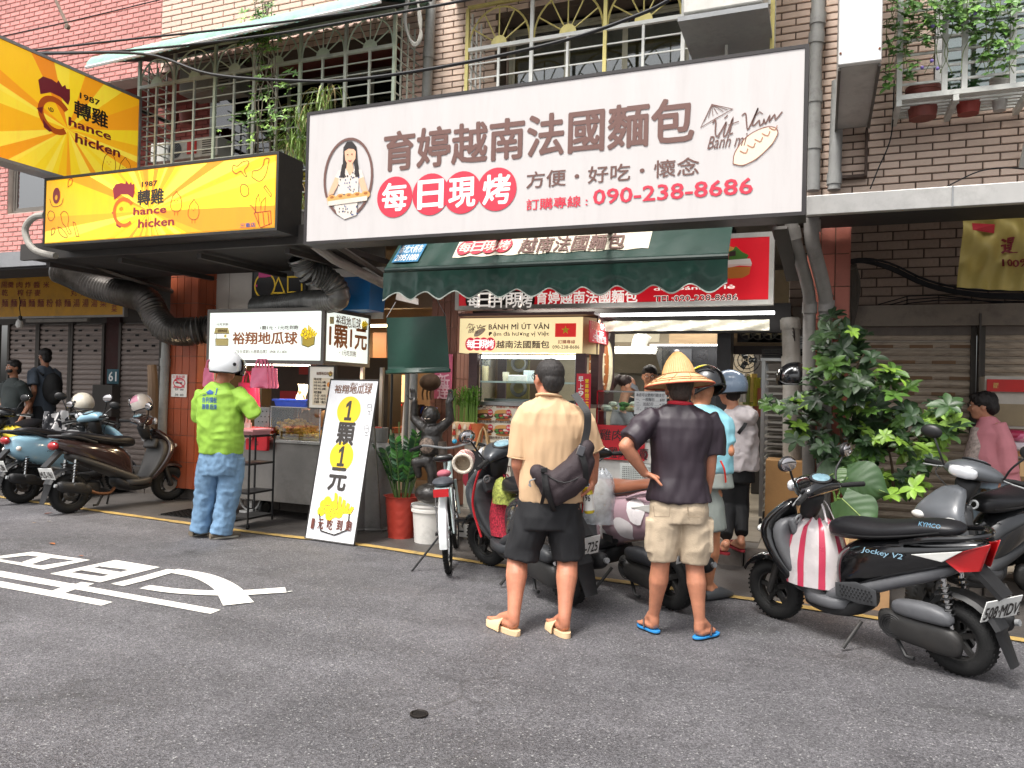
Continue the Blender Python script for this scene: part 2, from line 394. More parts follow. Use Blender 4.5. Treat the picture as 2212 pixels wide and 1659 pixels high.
# ---------------- ground
def road_material():
    m=D.materials.new('asphalt'); m.use_nodes=True; t=m.node_tree; N=t.nodes; L=t.links; b=N['Principled BSDF']
    tc=N.new('ShaderNodeTexCoord'); P=tc.outputs['Object']
    def noi(s,d,r=.6):
        n=N.new('ShaderNodeTexNoise'); n.inputs['Scale'].default_value=s; n.inputs['Detail'].default_value=d; n.inputs['Roughness'].default_value=r; L.new(P,n.inputs[0]); return n.outputs[0]
    def ramp(i,a,b_,ca,cb):
        r=N.new('ShaderNodeValToRGB'); r.color_ramp.elements[0].position=a; r.color_ramp.elements[1].position=b_
        r.color_ramp.elements[0].color=(ca,ca,ca,1) if not isinstance(ca,tuple) else (*ca,1); r.color_ramp.elements[1].color=(cb,cb,cb,1) if not isinstance(cb,tuple) else (*cb,1); L.new(i,r.inputs[0]); return r.outputs[0]
    def mix(f,a,c,mode='MIX',k=None):
        x=N.new('ShaderNodeMix'); x.data_type='RGBA'; x.blend_type=mode
        if k is not None: x.inputs[0].default_value=k
        else: L.new(f,x.inputs[0])
        for s,v in ((6,a),(7,c)):
            if isinstance(v,tuple): x.inputs[s].default_value=(*v,1)
            else: L.new(v,x.inputs[s])
        return x.outputs[2]
    vo=N.new('ShaderNodeTexVoronoi'); vo.inputs['Scale'].default_value=140; L.new(P,vo.inputs[0])
    sep=N.new('ShaderNodeSeparateColor'); L.new(vo.outputs['Color'],sep.inputs[0])
    grain=ramp(sep.outputs[0],.05,.97,(.055,.053,.057),(.165,.159,.168))      # each stone its own grey
    fine=ramp(noi(260,2),.35,.68,.45,1.5); g=mix(None,grain,fine,'MULTIPLY',.8)
    big=ramp(noi(.55,5,.6),.38,.66,.78,1.16); g=mix(None,g,big,'MULTIPLY',.8)
    big2=ramp(noi(2.6,7,.7),.42,.62,.8,1.15); g=mix(None,g,big2,'MULTIPLY',.7)
    # a rubbed pale patch, tyre-dark stains, pale specks
    st=ramp(noi(1.3,9,.72),.54,.68,0,.8); g=mix(st,g,(.03,.029,.029))
    sp=ramp(sep.outputs[1],.96,.985,0,.4); g=mix(sp,g,(.5,.5,.48))
    v2=N.new('ShaderNodeTexVoronoi'); v2.feature='DISTANCE_TO_EDGE'; v2.inputs['Scale'].default_value=.42; nd=N.new('ShaderNodeVectorMath'); nd.operation='MULTIPLY_ADD'; nd.inputs[1].default_value=(.35,.35,.35)
    nn_=N.new('ShaderNodeTexNoise'); nn_.inputs['Scale'].default_value=3.5; nn_.inputs['Detail'].default_value=6; L.new(P,nn_.inputs[0]); L.new(nn_.outputs['Color'],nd.inputs[0]); L.new(P,nd.inputs[2]); L.new(nd.outputs[0],v2.inputs[0])
    ck=ramp(v2.outputs[0],.001,.005,.45,0); gate=ramp(noi(.7,3),.5,.6,0,1); mm=N.new('ShaderNodeMath'); mm.operation='MULTIPLY'; L.new(ck,mm.inputs[0]); L.new(gate,mm.inputs[1]); g=mix(mm.outputs[0],g,(.025,.023,.022))
    sx=N.new('ShaderNodeMapping'); sx.inputs['Scale'].default_value=(.25,2.2,1); sx.inputs['Rotation'].default_value=(0,0,.09); L.new(P,sx.inputs[0]); n5=N.new('ShaderNodeTexNoise'); n5.inputs['Scale'].default_value=1.1; n5.inputs['Detail'].default_value=6; L.new(sx.outputs[0],n5.inputs[0]); tr_=ramp(n5.outputs[0],.38,.64,.86,1.14); g=mix(None,g,tr_,'MULTIPLY',.8)
    L.new(g,b.inputs['Base Color'])
    wet=ramp(noi(.8,6,.65),.45,.7,.82,.42); L.new(wet,b.inputs['Roughness'])
    bp=N.new('ShaderNodeBump'); bp.inputs['Strength'].default_value=.55; bp.inputs['Distance'].default_value=.006; L.new(vo.outputs['Distance'],bp.inputs['Height']); L.new(bp.outputs[0],b.inputs['Normal'])
    return m
struct(MB().bb((-70,-45,-.5),(70,30,0)),'road',road_material())
# concrete gutter strip between the yellow line and the kerb
LINE=[(-40,9.2),(-14,6.95),(-8.6,6.45),(-5.38,6.22),(-3.94,6.22),(-2.64,6.06),(-.45,5.93),(1.22,5.72),(5,5.3),(40,2)]
m=MB()
for a,b in zip(LINE,LINE[1:]): m.quad((a[0],a[1],.004),(b[0],b[1],.004),(b[0],KY(b[0])+.02,.004),(a[0],KY(a[0])+.02,.004))
struct(m,'gutter',mat('#4b4744',.6,var=.35,scale=1.6,bump=.5,bscale=60,dirt=.7))
m=MB()
for a,b in zip(LINE,LINE[1:]):
    n=max(1,int((b[0]-a[0])*3))
    for i in range(n):
        p=[a[k]+(b[k]-a[k])*i/n for k in (0,1)]; q=[a[k]+(b[k]-a[k])*(i+1)/n for k in (0,1)]
        w0=.045+.006*math.sin(i*2.3)
        m.quad((p[0],p[1]-w0,.009),(q[0],q[1]-w0,.009),(q[0],q[1]+w0,.009),(p[0],p[1]+w0,.009))
struct(m,'yellow_line_marking',mat('#a88c50',.75,var=.25,scale=7,dirt=.9))
# white painted character on the road
C=C1
def gp(l): return [G(*C(*p)) for p in l]
m=MB()
STK=[[(0,1185),(650,1270),(640,1280),(0,1230)],
 [(0,1255),(780,1400),(700,1425),(0,1297)],[(500,1285),(560,1262),(650,1272),(600,1292),(1525,1455),(1455,1482),(520,1312)],
 [(340,1330),(500,1270),(580,1290),(430,1345)]]
STK[0]=[(0,1183),(470,1268),(560,1290),(500,1312),(0,1225)]
for s in STK: m.flat([p+Vector((0,0,.004+.0004*STK.index(s))) for p in gp(s)])
def ringquad(o,i,z):
    o=gp(o); i=gp(i)
    for k in range(4): m.quad(*[p+Vector((0,0,z)) for p in (o[k],o[(k+1)%4],i[(k+1)%4],i[k])])
# left box with a bar, middle box with two bars
ringquad([(-120,1098),(225,1053),(622,1110),(300,1177)],[(-20,1102),(190,1078),(520,1113),(280,1150)],.0056)
m.flat([p+Vector((0,0,.0058)) for p in gp([(150,1125),(270,1088),(350,1098),(215,1140)])])
ringquad([(345,1205),(800,1110),(1105,1160),(690,1265)],[(490,1196),(780,1133),(960,1163),(705,1225)],.0056)
m.flat([p+Vector((0,0,.0058)) for p in gp([(560,1180),(640,1162),(870,1200),(810,1222)])]); m.flat([p+Vector((0,0,.0059)) for p in gp([(690,1155),(760,1132),(985,1165),(900,1180)])])
def stroke(pts,wd,z):
    P=catmull(gp(pts),5); L_=[];R_=[]
    for i,p in enumerate(P):
        d=P[min(i+1,len(P)-1)]-P[max(0,i-1)]; d.normalize(); e=Vector((-d.y,d.x,0)); ww=wd[0]+(wd[1]-wd[0])*i/(len(P)-1); L_.append(p+e*ww/2+Vector((0,0,z))); R_.append(p-e*ww/2+Vector((0,0,z)))
    for i in range(len(P)-1): m.quad(L_[i],L_[i+1],R_[i+1],R_[i])
stroke([(810,1283),(1000,1235),(1200,1178)],(.13,.12),.0062)
stroke([(1190,1183),(1400,1222),(1560,1300),(1650,1415)],(.12,.2),.0066)
stroke([(1000,1297),(1250,1328),(1600,1340),(1975,1318)],(.1,.15),.0070)
struct(m,'road_marking',mat('#dedbd2',.75,var=.05,scale=14,dirt=.28))
# sidewalk slab, kerb stones, paving tiles
m=MB(); xs=[-40,-14,-8,-4,0,4,40]
for a,b in zip(xs,xs[1:]): m.prism([(a,KY(a)+.14,0),(b,KY(b)+.14,0),(b,22,0),(a,22,0)],(0,0,-.3),(0,0,.138))
sw=struct(m,'sidewalk',mat('#6e6862',.6,var=.25,scale=2,dirt=.6,bump=.3))
x=-12.
ks=None
while x<3.4:
    m=MB(); a=(x+.006,KY(x)); b=(x+.594,KY(x+.594))
    m.prism([(a[0],a[1],0),(b[0],b[1],0),(b[0],b[1]+.13,0),(a[0],a[1]+.13,0)],(0,0,-.05),(0,0,.148+.006*math.sin(x*9)))
    part(m,'kerb_stone',mat('#5d5650',.8,var=.3,scale=7,bump=.6,bscale=25,dirt=.6,rand=.12),sw,bev=.012); x+=.6
mt=mat('#a59b8d',.35,var=.12,scale=6,rand=.08,dirt=.3); me=None
x=-2.6
while x<3.6:
    y=KY(x)+.15
    yy=math.floor(y/.3)*.3+.3
    while yy<9.1:
        if me is None:
            me=MB().box((0,0,0),(.29,.29,.012)).mesh('paver'); me.materials.append(mt)
        o=ob('paver',me,None,sw); o.location=(x+.15,yy+.15,.1425+random.uniform(-.001,.0015)); yy+=.3
    x+=.3
# drain grating
t=thing('drain_grating','black metal drain grating in the gutter beside the food cart','drain grating',G(*C1(1230,790))+Vector((0,0,.006)))
p0=G(*C1(1120,795)); 
m=MB()
for i in range(15): m.bb((p0.x+.07*i,p0.y-.02,.006),(p0.x+.07*i+.012,p0.y+.42,.02))
for i in range(8): m.bb((p0.x,p0.y+.055*i,.007),(p0.x+1.0,p0.y+.055*i+.01,.0185))
part(m,'bar_grid',mat('#1a1816',.6,metal=.5),t)
part(MB().bb((p0.x-.02,p0.y-.04,.0045),(p0.x+1.02,p0.y+.44,.0062)),'pit',mat('#0b0a09',.9),t)
c=G(905,1545); t=thing('valve_cover','small round iron cover in the middle of the grey asphalt','manhole cover',c)
part(MB().rev([(.001,.003),(.042,.003),(.042,.01),(.036,.011),(.032,.005),(.001,.005)],c,n=24),'rim',mat('#2b2724',.6,metal=.6),t)
part(MB().rev([(.001,.0055),(.03,.0055),(.03,.008),(.001,.008)],c,n=20),'lid',mat('#191614',.7,metal=.5,bump=.6),t)
# fallen leaves and litter
for i,(u,v,cn,lb) in enumerate([(360,998,'#9a5a28','curled brown leaf lying behind the painted road character'),(237,852,'#a08870','small pale dry leaf on the asphalt below the brown scooter'),(335,788,'#7d4a3a','long reddish leaf at the yellow line beside the brown scooter wheel'),(335,843,'#8c8072','thin twig scrap on asphalt near the brown scooter'),(560,1083,'#a0603c','tiny brown leaf above the painted road character'),(2005,1330,'#d8d8d0','white paint chip at the tip of the painted stroke')]):
    p=G(*C1(u,v)); s=.05 if i in(0,2) else .025; a=random.uniform(0,3)
    def lf(uu,vv,p=p,s=s,a=a):
        x=(uu-.5)*2*s; w_=s*.35*math.sin(math.pi*uu)*(vv-.5)*2; z=.006+.35*s*(1-(2*uu-1)**2)*abs(vv-.5)*2*.4
        return (p.x+x*math.cos(a)-w_*math.sin(a),p.y+x*math.sin(a)+w_*math.cos(a),z)
    solo(MB().grid(lf,8,3),'fallen_leaf' if i!=5 else 'paint_chip',mat(cn,.7),lb,'leaf' if i!=5 else 'paint chip',group='litter on the road')

# ---------------- walls of pieces
def wall_plate(parent,Y,x0,x1,z0,z1,holes,mt,d=.25,name='wall'):
    """plate with rectangular holes, in solid blocks"""
    xs=sorted({x0,x1,*[h[k] for h in holes for k in (0,1) if x0<h[k]<x1]}); zs=sorted({z0,z1,*[h[k] for h in holes for k in (2,3) if z0<h[k]<z1]})
    m=MB()
    for a,b in zip(xs,xs[1:]):
        for c,e in zip(zs,zs[1:]):
            cx,cz=(a+b)/2,(c+e)/2
            if not any(h[0]<cx<h[1] and h[2]<cz<h[3] for h in holes): m.bb((a,Y,c),(b,Y+d,e))
    return part(m,name,mt,parent)
def bricks(parent,Y,x0,x1,z0,z1,bw,bh,gap,holes,mt,name='brick',nmax=300,pr=.012,bond=.5,seen=None):
    """courses of separate pieces standing proud of the joints"""
    L=[]; k=0; z=z0
    while z+bh-gap<=z1+.02:
        x=x0-(bond*bw if k%2 else 0)
        while x<x1:
            a,b=max(x,x0),min(x+bw-gap,x1)
            segs=[(a,b)]
            for h in holes:
                if h[2]<z+bh-gap and h[3]>z:
                    ns=[]
                    for s in segs:
                        if s[1]<=h[0] or s[0]>=h[1]: ns.append(s)
                        else:
                            if s[0]<h[0]: ns.append((s[0],h[0]))
                            if s[1]>h[1]: ns.append((h[1],s[1]))
                    segs=ns
            for a_,b_ in segs:
                if b_-a_>.02: L.append((a_,b_,z,z+bh-gap))
            x+=bw
        z+=bh; k+=1
    def key(q):
        cx,cz=(q[0]+q[1])/2,(q[2]+q[3])/2; v=np.array([cx,Y,cz])-CAMP; zc=v@_d; px=1106+F*(v@_r)/zc; py=829.5-F*(v@_u)/zc
        out=max(0,-px,px-2212,-py,py-1659); return (v@v)+(out*1. if out else 0)+(0 if not seen or seen(px,py) else 500)
    L.sort(key=key); cache={}
    for (a,b,c,e) in L[:nmax]:
        kk=(round(b-a,3),round(e-c,3)); me=cache.get(kk)
        if me is None:
            mb=MB(); w_,h_=(b-a)/2,(e-c)/2; f=.004
            mb.add([(-w_,0,-h_),(w_,0,-h_),(w_,0,h_),(-w_,0,h_),(-w_+f,-pr,-h_+f),(w_-f,-pr,-h_+f),(w_-f,-pr,h_-f),(-w_+f,-pr,h_-f)],[(4,5,6,7),(0,1,5,4),(1,2,6,5),(2,3,7,6),(3,0,4,7)])
            me=mb.mesh(name); me.materials.append(mt); cache[kk]=me
        o=ob(name,me,None,parent); o.location=((a+b)/2,Y-random.uniform(0,.002),(c+e)/2)
    if len(L)>nmax:
        mb=MB(); f=.004
        for (a,b,c,e) in L[nmax:]:
            y=Y-random.uniform(0,.002)
            mb.add([(a,y,c),(b,y,c),(b,y,e),(a,y,e),(a+f,y-pr,c+f),(b-f,y-pr,c+f),(b-f,y-pr,e-f),(a+f,y-pr,e-f)],[(4,5,6,7),(0,1,5,4),(1,2,6,5),(2,3,7,6),(3,0,4,7)])
        o=part(mb,name+'_field',mt,parent); o['kind']='stuff'
def root0(name,label,cat,group=None): return thing(name,label,cat,(0,0,0),0,group)

YF=7.4
m_mort=mat('#b9aca0',.9,var=.15); m_mdk=mat('#5a4d43',.9,var=.2)
# red brick house, left
bl=root0('brick_house','old house faced in salmon red brick, dark arcade with grey shutters beneath','building')
HL=[(-10.85,-9.98,3.86,4.75),(-9.9,-8.0,3.35,5.5)]
wall_plate(bl,YF,-16,-8.0,3.2,9,HL,m_mort)
bricks(bl,YF,-16,-8.0,3.2,8.2,.2,.066,.011,HL,mat('#cf8f88',.75,var=.2,scale=3,rand=.13,bump=.3,dirt=.35),seen=lambda x,y:(y<150 or (x<100 and y>340)))
# salmon tile house, middle
bm_=root0('tiled_house','house faced in long salmon tiles, arched window grille under a green awning','building')
HM=[(-8.0,-4.4,3.35,5.5)]
wall_plate(bm_,YF,-8.0,-4.02,3.2,9,HM,m_mdk)
bricks(bm_,YF,-8.0,-4.02,3.2,8.2,.34,.072,.01,HM,mat('#e2c0b0',.7,var=.15,scale=3,rand=.07,bump=.25,dirt=.3),name='tile')
# beige tile house, right
br=root0('beige_tiled_house','house faced in beige brown tiles, white window grilles above the bread shop','building')
HR=[(-3.25,-.6,3.9,5.45),(.85,3.6,4.05,5.8)]
wall_plate(br,YF,-4.02,8,3.2,9,HR,m_mdk)
m_bt=mat('#dcc4b2',.7,var=.16,scale=3,rand=.09,bump=.25,dirt=.35)
bricks(br,YF,-4.02,4.2,3.2,7.2,.25,.066,.009,HR,m_bt,name='tile',nmax=280)
# recess walls of the arcade (Y 9.2)
m_rw=mat('#a48f80',.8,var=.2,rand=.1,dirt=.5,bump=.3)
rr=root0('arcade_wall','dark brown tiled wall above the shutters inside the arcade, behind cables','wall')
wall_plate(rr,9.2,-.35,8,2.32,3.5,[],m_mdk)
bricks(rr,9.2,-.35,3.3,2.34,3.45,.3,.1,.012,[],m_rw,name='tile')
part(MB().bb((-.3,9.12,2.2),(6,9.2,2.3)),'lintel',mat('#6a6058',.6,var=.2,dirt=.5),rr)
# ceilings of the arcade, floor slab edges, party walls
cm=mat('#4a4541',.9,var=.2,dirt=.5)
m=MB().bb((-16,7.42,3.2),(-4.6,12,3.35)).bb((-4.6,7.42,3.46),(-.4,13,3.6)).bb((-.4,7.42,3.46),(8,9.3,3.6)); struct(m,'ceiling',cm)
m=MB().bb((-16.2,7.65,3.4),(-16,12,9)).bb((8,7.65,3.4),(8.2,12,9)).bb((-16,11.9,3.4),(8,12.1,9)).bb((-16,7.66,9),(8,12,9.1)); struct(m,'rear_wall',cm)
# balcony recess: back wall behind the left grille, dark rooms behind windows
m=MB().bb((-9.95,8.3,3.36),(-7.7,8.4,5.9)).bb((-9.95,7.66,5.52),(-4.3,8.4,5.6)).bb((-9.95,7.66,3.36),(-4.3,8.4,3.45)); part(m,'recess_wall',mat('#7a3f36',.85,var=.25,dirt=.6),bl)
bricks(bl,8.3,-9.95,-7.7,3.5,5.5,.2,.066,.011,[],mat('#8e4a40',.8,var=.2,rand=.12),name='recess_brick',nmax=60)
def window(parent,x0,x1,z0,z1,Y,nx=2,fr='#8f9188',glassm=None,curt=None,bar=.035):
    w_=part(MB().bb((x0,Y,z0),(x1,Y+.05,z0+bar)).bb((x0,Y,z1-bar),(x1,Y+.05,z1)).bb((x0,Y,z0+bar),(x0+bar,Y+.05,z1-bar)).bb((x1-bar,Y,z0+bar),(x1,Y+.05,z1-bar)),'window',mat(fr,.45,metal=.3,dirt=.4),parent)
    for i in range(nx):
        a=x0+bar+(x1-x0-2*bar)*i/nx; b=x0+bar+(x1-x0-2*bar)*(i+1)/nx; y=Y+.012+.014*(i%2)
        part(MB().bb((a+.002,y,z0+bar+.002),(a+.03,y+.012,z1-bar-.002)).bb((b-.03,y,z0+bar+.002),(b-.002,y+.012,z1-bar-.002)).bb((a+.03,y,z0+bar+.002),(b-.03,y+.012,z0+bar+.03)).bb((a+.03,y,z1-bar-.03),(b-.03,y+.012,z1-bar-.002)),'sash',mat(fr,.4,metal=.3,dirt=.3),w_)
        part(MB().bb((a+.03,y+.004,z0+bar+.03),(b-.03,y+.008,z1-bar-.03)),'pane',glassm or m_gdark,w_)
    if curt: 
        part(MB().grid(lambda u,v:(x0+.05+u*(x1-x0-.1)*.8,Y+.2+.03*math.sin(u*40),z0+.05+v*(z1-z0-.1)),80,2),'curtain',mat(curt,.9,var=.2),w_,smooth=True)
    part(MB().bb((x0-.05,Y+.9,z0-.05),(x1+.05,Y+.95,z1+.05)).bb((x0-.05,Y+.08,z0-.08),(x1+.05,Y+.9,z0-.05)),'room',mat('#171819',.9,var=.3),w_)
    return w_
window(bl,-10.83,-10.0,3.88,4.73,YF+.06,1,'#77716a',glass((.75,.85,.85),1.5),'#9fb0aa')
window(bm_,-7.6,-4.45,3.5,5.35,7.85,5,'#8c9088',m_gdark,'#4b5148')
window(br,-3.2,-.65,3.95,5.4,7.6,4,'#b5b19c',m_gdark,'#a39d8c')
window(br,.9,3.55,4.1,5.75,7.75,3,'#d8d8d4',glass((.6,.75,.7),.8),'#2d6b55')
# inner reveals of the right windows
m=MB().bb((-3.27,YF+.25,3.86),(-3.23,8.2,5.5)).bb((-.62,YF+.25,3.86),(-.58,8.2,5.5)).bb((.82,YF+.25,4.0),(.86,8.2,5.85)); part(m,'window_reveal',m_bt,br)
part(MB().bb((-4.38,7.37,5.5),(-4.02,7.42,5.55)),'trim',m_bt,bm_)

# ---------------- window grilles
def grille(X,zb,zr,zt,Y,depth,mt,mtop,label,name='window_grille',nh=8,sub=True,side=True,group=None,hub=.085):
    t=root0(name,label,'window grille',group); w_=.035
    for i,x in enumerate(X): part(MB().bb((x-w_/2,Y-.012,zb),(x+w_/2,Y+.018,zt)),'post',mt if i%2 else mtop,t)
    for z in (zr,zb): part(MB().bb((X[0]+w_/2,Y-.014,z-.018),(X[-1]-w_/2,Y+.02,z+.018)),'rail',mt,t)
    part(MB().bb((X[0],Y-.012,zt+.001),(X[-1],Y+.022,zt+.03)),'top_rail',mtop,t)
    dz=(zr-zb)/nh
    for k in range(1,nh): part(MB().bb((X[0]+w_/2,Y+.0,zb+k*dz-.006),(X[-1]-w_/2,Y+.012,zb+k*dz+.006)),'bar',mt,t)
    for a,b in zip(X,X[1:]):
        r=(b-a)/2-w_/2-.004; c=((a+b)/2,Y,zr+.018); h=min(zt-zr-.02,.99*r*1.15)
        m=MB(); pts=[(c[0]-math.cos(q)*r,Y,c[2]+math.sin(q)*h) for q in [math.pi*i/18 for i in range(19)]]
        m.tube(pts,.013,4,flat=.8); part(m,'arch',mtop,t)
        for q in (30,60,90,120,150):
            q=R(q); e=(c[0]-math.cos(q)*r,Y,c[2]+math.sin(q)*h); s=(c[0]-math.cos(q)*hub*.8,Y,c[2]+math.sin(q)*hub*.8)
            part(MB().tube([s,e],.0075,5),'spoke',mtop,t)
        part(MB().prism([(c[0]-math.cos(q)*hub,Y-.006,c[2]+math.sin(q)*hub) for q in [math.pi*i/12 for i in range(13)]],(0,0,0),(0,.012,0)),'hub',mtop,t)
        if sub: part(MB().bb((c[0]-.012,Y-.008,zb+.02),(c[0]+.012,Y+.014,zr-.018)),'mullion',mt,t)
    if side:
        for xs in (X[0],X[-1]):
            m=MB()
            for k in range(nh+3):
                z=zb+k*dz
                if z<zt: m.bb((xs-.006,Y+.02,z-.006),(xs+.006,Y+depth,z+.006))
            for k in range(1,4): m.bb((xs-.008,Y+depth*k/4-.008,zb),(xs+.008,Y+depth*k/4+.008,zt))
            part(m,'side_bars',mt,t)
    return t
m_gold=mat('#cfc27a',.45,metal=.25,var=.15,dirt=.4); m_gr1=mat('#c0c4b6',.5,metal=.05,dirt=.3,var=.2); m_gr1b=mat('#c6d2ba',.5,metal=.05,dirt=.25,var=.2)
gl=grille([-7.75,-7.19,-6.57,-6.0,-5.37,-4.78,-4.18],3.5,5.07,5.42,6.85,.55,m_gr1,m_gr1b,'greenish metal window grille of six fan arches beneath the green awning',nh=13)
gr=grille([-3.39,-2.69,-1.95,-1.22,-.45],4.05,4.94,5.36,6.95,.44,mat('#dedfd8',.4,var=.06,dirt=.25),m_gold,'white window grille with gold fan arches above the long white sign',nh=6)
# green corrugated awning over the left grille
t=root0('green_awning','pale green weathered awning sheet over the arched window grille on salmon tiles','awning')
def aw(u,v): 
    x=-7.95+u*3.95; r=.006*math.sin(u*190); k=min(1,v/.3); return (x,6.28+.12*k**3+max(0,v-.3)*1.4+r,5.1+.1*u+.2*k+.45*max(0,v-.3)+r)
part(MB().grid(aw,150,8),'sheet',mat('#8db8a6',.6,var=.2,scale=4,dirt=.5),t,smooth=True)
part(MB().tube([(-7.95,6.28,5.12),(-4.0,6.28,5.22)],.018,6),'edge_strip',m_white,t)
part(MB().grid(lambda u,v:(-7.8+u*3.7,6.4+v*.95,5.2+.1*u+.42*v),4,4),'soffit',mat('#3c3a36',.9),t)
# small awning right
t=root0('white_awning','narrow white awning sheet over the gold arched window grille','awning')
part(MB().grid(lambda u,v:(-3.75+u*3.5,6.5+v*.9,5.45+.12*u+.25*v),20,4),'sheet',mat('#cfd0c8',.5,dirt=.4),t)
part(MB().tube([(-3.75,6.5,5.44),(-.25,6.5,5.56)],.02,6),'edge_strip',m_white,t)
# plain grille with planter shelf, far right
t=root0('planter_grille','white box grille with slatted shelf holding flower pots and vines','window grille'); GY=6.9
mg=mat('#d4d5ce',.45,dirt=.45,var=.08)
xa=W(*A3(1548,610),GY).x; 
for u in (1548,1782,1885,2135): part(MB().bb((W(*A3(u,590),GY).x-.02,GY-.015,3.98),(W(*A3(u,590),GY).x+.02,GY+.02,5.8)),'post',mg,t)
for x in (1.95,2.3): part(MB().bb((x-.02,GY-.015,3.98),(x+.02,GY+.02,5.8)),'post',mg,t)
for k in range(15): part(MB().bb((xa+.02,GY,4.06+.118*k),(2.6,GY+.016,4.078+.118*k)),'bar',mg,t)
part(MB().bb((xa-.02,GY-.02,3.94),(2.62,GY+.03,3.98)),'rail',mg,t)
for k in range(7): part(MB().bb((xa-.02,GY+.05+.075*k,3.94),(2.6,GY+.08+.075*k,3.955)),'shelf_slat',mg,t)
for x in (xa,.95,1.45,2.2): part(MB().bb((x-.02,GY-.02,3.89),(x+.02,7.4,3.938)),'shelf_bearer',mg,t)
part(MB().bar((1.5,GY+.03,3.88),(1.5,7.38,3.45),.04,.02),'bracket',mg,t)
for k in range(14): part(MB().bb((xa-.006,GY+.02,4.06+.118*k),(xa+.006,7.4,4.074+.118*k)),'side_bar',mg,t)
# ---------------- flat print colours
def ink(c,e=0.,r=.5): return mat(c,r,var=0,emit=e)
k_br=ink('#6b4a42'); k_rd=ink('#d22f45'); k_wh=ink('#f4f2ef'); k_bk=ink('#2a2422'); k_mar=ink('#8b2333'); k_or=ink('#e2661a'); k_ye=ink('#f7d21e'); k_sk=ink('#e8b190'); k_bl=ink('#2f4a86'); k_gr=ink('#4a8a3c')
k_bread=ink('#d9a05a'); k_breadd=ink('#a8672c')
def signbox(name,label,x0,x1,z0,z1,Y,depth,face,frame,fw=.025,cat='sign',emit=0,group=None):
    t=thing(name,label,cat,((x0+x1)/2,Y+depth/2,z0),0,group)
    m=MB().bb((x0-fw,Y-.006,z1),(x1+fw,Y+depth,z1+fw)).bb((x0-fw,Y-.006,z0-fw),(x1+fw,Y+depth,z0)).bb((x0-fw,Y-.006,z0),(x0,Y+depth,z1)).bb((x1,Y-.006,z0),(x1+fw,Y+depth,z1))
    part(m,'frame',frame,t); part(MB().bb((x0+.001,Y,z0+.001),(x1-.001,Y+.01,z1-.001)),'face',face,t); part(MB().bb((x0+.001,Y+depth-.01,z0+.001),(x1-.001,Y+depth-.002,z1-.001)),'back_panel',m_dk,t)
    return t
def rectline(pr,a,b,wd,m,lay=1,st=True):
    (s0,t0),(s1,t1)=a,b; pr.line([(s0,t0),(s1,t0),(s1,t1),(s0,t1)],wd,m,lay,st=st,closed=True)
# =============== long white bread sign
SY=5.4; pl=YP(SY)
t=signbox('shop_sign','long white bread shop sign with brown characters and a red phone number',-4.12,-.14,2.74,3.83,SY,.24,mat('#c6c1bf',.4,var=.03,scale=3,dirt=.08,stretch=(2.5,1,.35)),mat('#241f1f',.5,dirt=.3))
p=Print(pl,t)
big='育婷越南法國麵包'
s0,t0=pl.st(828,372); s1,t1=pl.st(1502,206)
p.text(big,(s0,t0),(s1,t1),k_br,1,.028,st=True)
p.text('方便・好吃・懷念',(1137,408),(1511,338),k_br,1,.012)
p.text('訂購專線 :',(1137,455),(1270,421),k_rd,1,.018)
p.text('090-238-8686',(1281,443),(1627,383),k_rd,1,.02)
for (u,v),ch in zip([(680,1168),(893,1152),(1080,1141),(1285,1122)],'每日現烤'):
    c=pl.st(*A2(u,v)); p.ell(c,(.165,.168),k_rd,1,st=True,n=32); r=.118; p.text(ch,(c[0]-r,c[1]-r),(c[0]+r,c[1]+r),k_wh,2,.03,st=True)
# portrait in the oval
c=pl.st(*A2(405,1053)); e=[(c[0]+.235*math.cos(a),c[1]+.325*math.sin(a)) for a in [i*math.pi/20 for i in range(40)]]
p.line(e,.022,k_br,2,st=True,closed=True)
f=lambda u,v:pl.st(*A2(u,v))
def P_(pts,m,lay): p.poly([f(*q) for q in pts],m,lay,st=True)
k_dress=mat('#d9cfc4',.6,var=.0); k_hair=ink('#241a18')
P_([(378,875),(400,840),(430,838),(455,870),(462,960),(475,1045),(450,1050),(440,960),(400,980),(385,1055),(358,1052),(375,970)],k_hair,2)
P_([(385,890),(400,880),(440,875),(452,900),(450,940),(430,975),(408,980),(390,950)],k_sk,3)
P_([(400,970),(432,968),(440,1010),(420,1040),(395,1005)],k_sk,3)
P_([(375,905),(395,865),(440,860),(458,905),(440,885),(410,882)],k_hair,4)
P_([(350,1010),(395,1000),(415,1040),(440,1000),(485,1010),(500,1050),(470,1060),(465,1150),(345,1150),(350,1060),(330,1050)],k_dress,3)
P_([(330,1050),(352,1060),(345,1100),(320,1150),(285,1160),(300,1120)],k_sk,3); P_([(498,1050),(470,1060),(478,1110),(495,1140),(525,1135),(512,1095)],k_sk,3)
P_([(322,1215),(462,1200),(455,1275),(385,1300),(340,1270)],k_dress,3)
random.seed(3)
for i in range(52):
    u=random.uniform(350,470); v=random.choice([random.uniform(1015,1140),random.uniform(1015,1140),random.uniform(1220,1275)])
    if 395<u<430 and v<1040: continue
    a=f(u,v); p.ell(a,(.0055,.008),random.choice([k_bl,k_hair]),4,st=True,n=6)
P_([(385,1055),(358,1052),(372,975),(392,985)],k_hair,5); P_([(450,1050),(475,1047),(462,960),(444,965)],k_hair,5)
P_([(275,1175),(530,1145),(520,1190),(290,1222)],mat('#c9b59c',.5),4); 
for k in range(5): a=f(310+k*50,1178-k*6); p.ell(a,(.045,.03),k_bread,5,st=True,n=14); p.ell(f(312+k*50,1170-k*6),(.02,.01),k_breadd,6,st=True,n=10)
P_([(290,1195),(522,1162),(520,1190),(290,1222)],mat('#d8cdbf',.5),6)
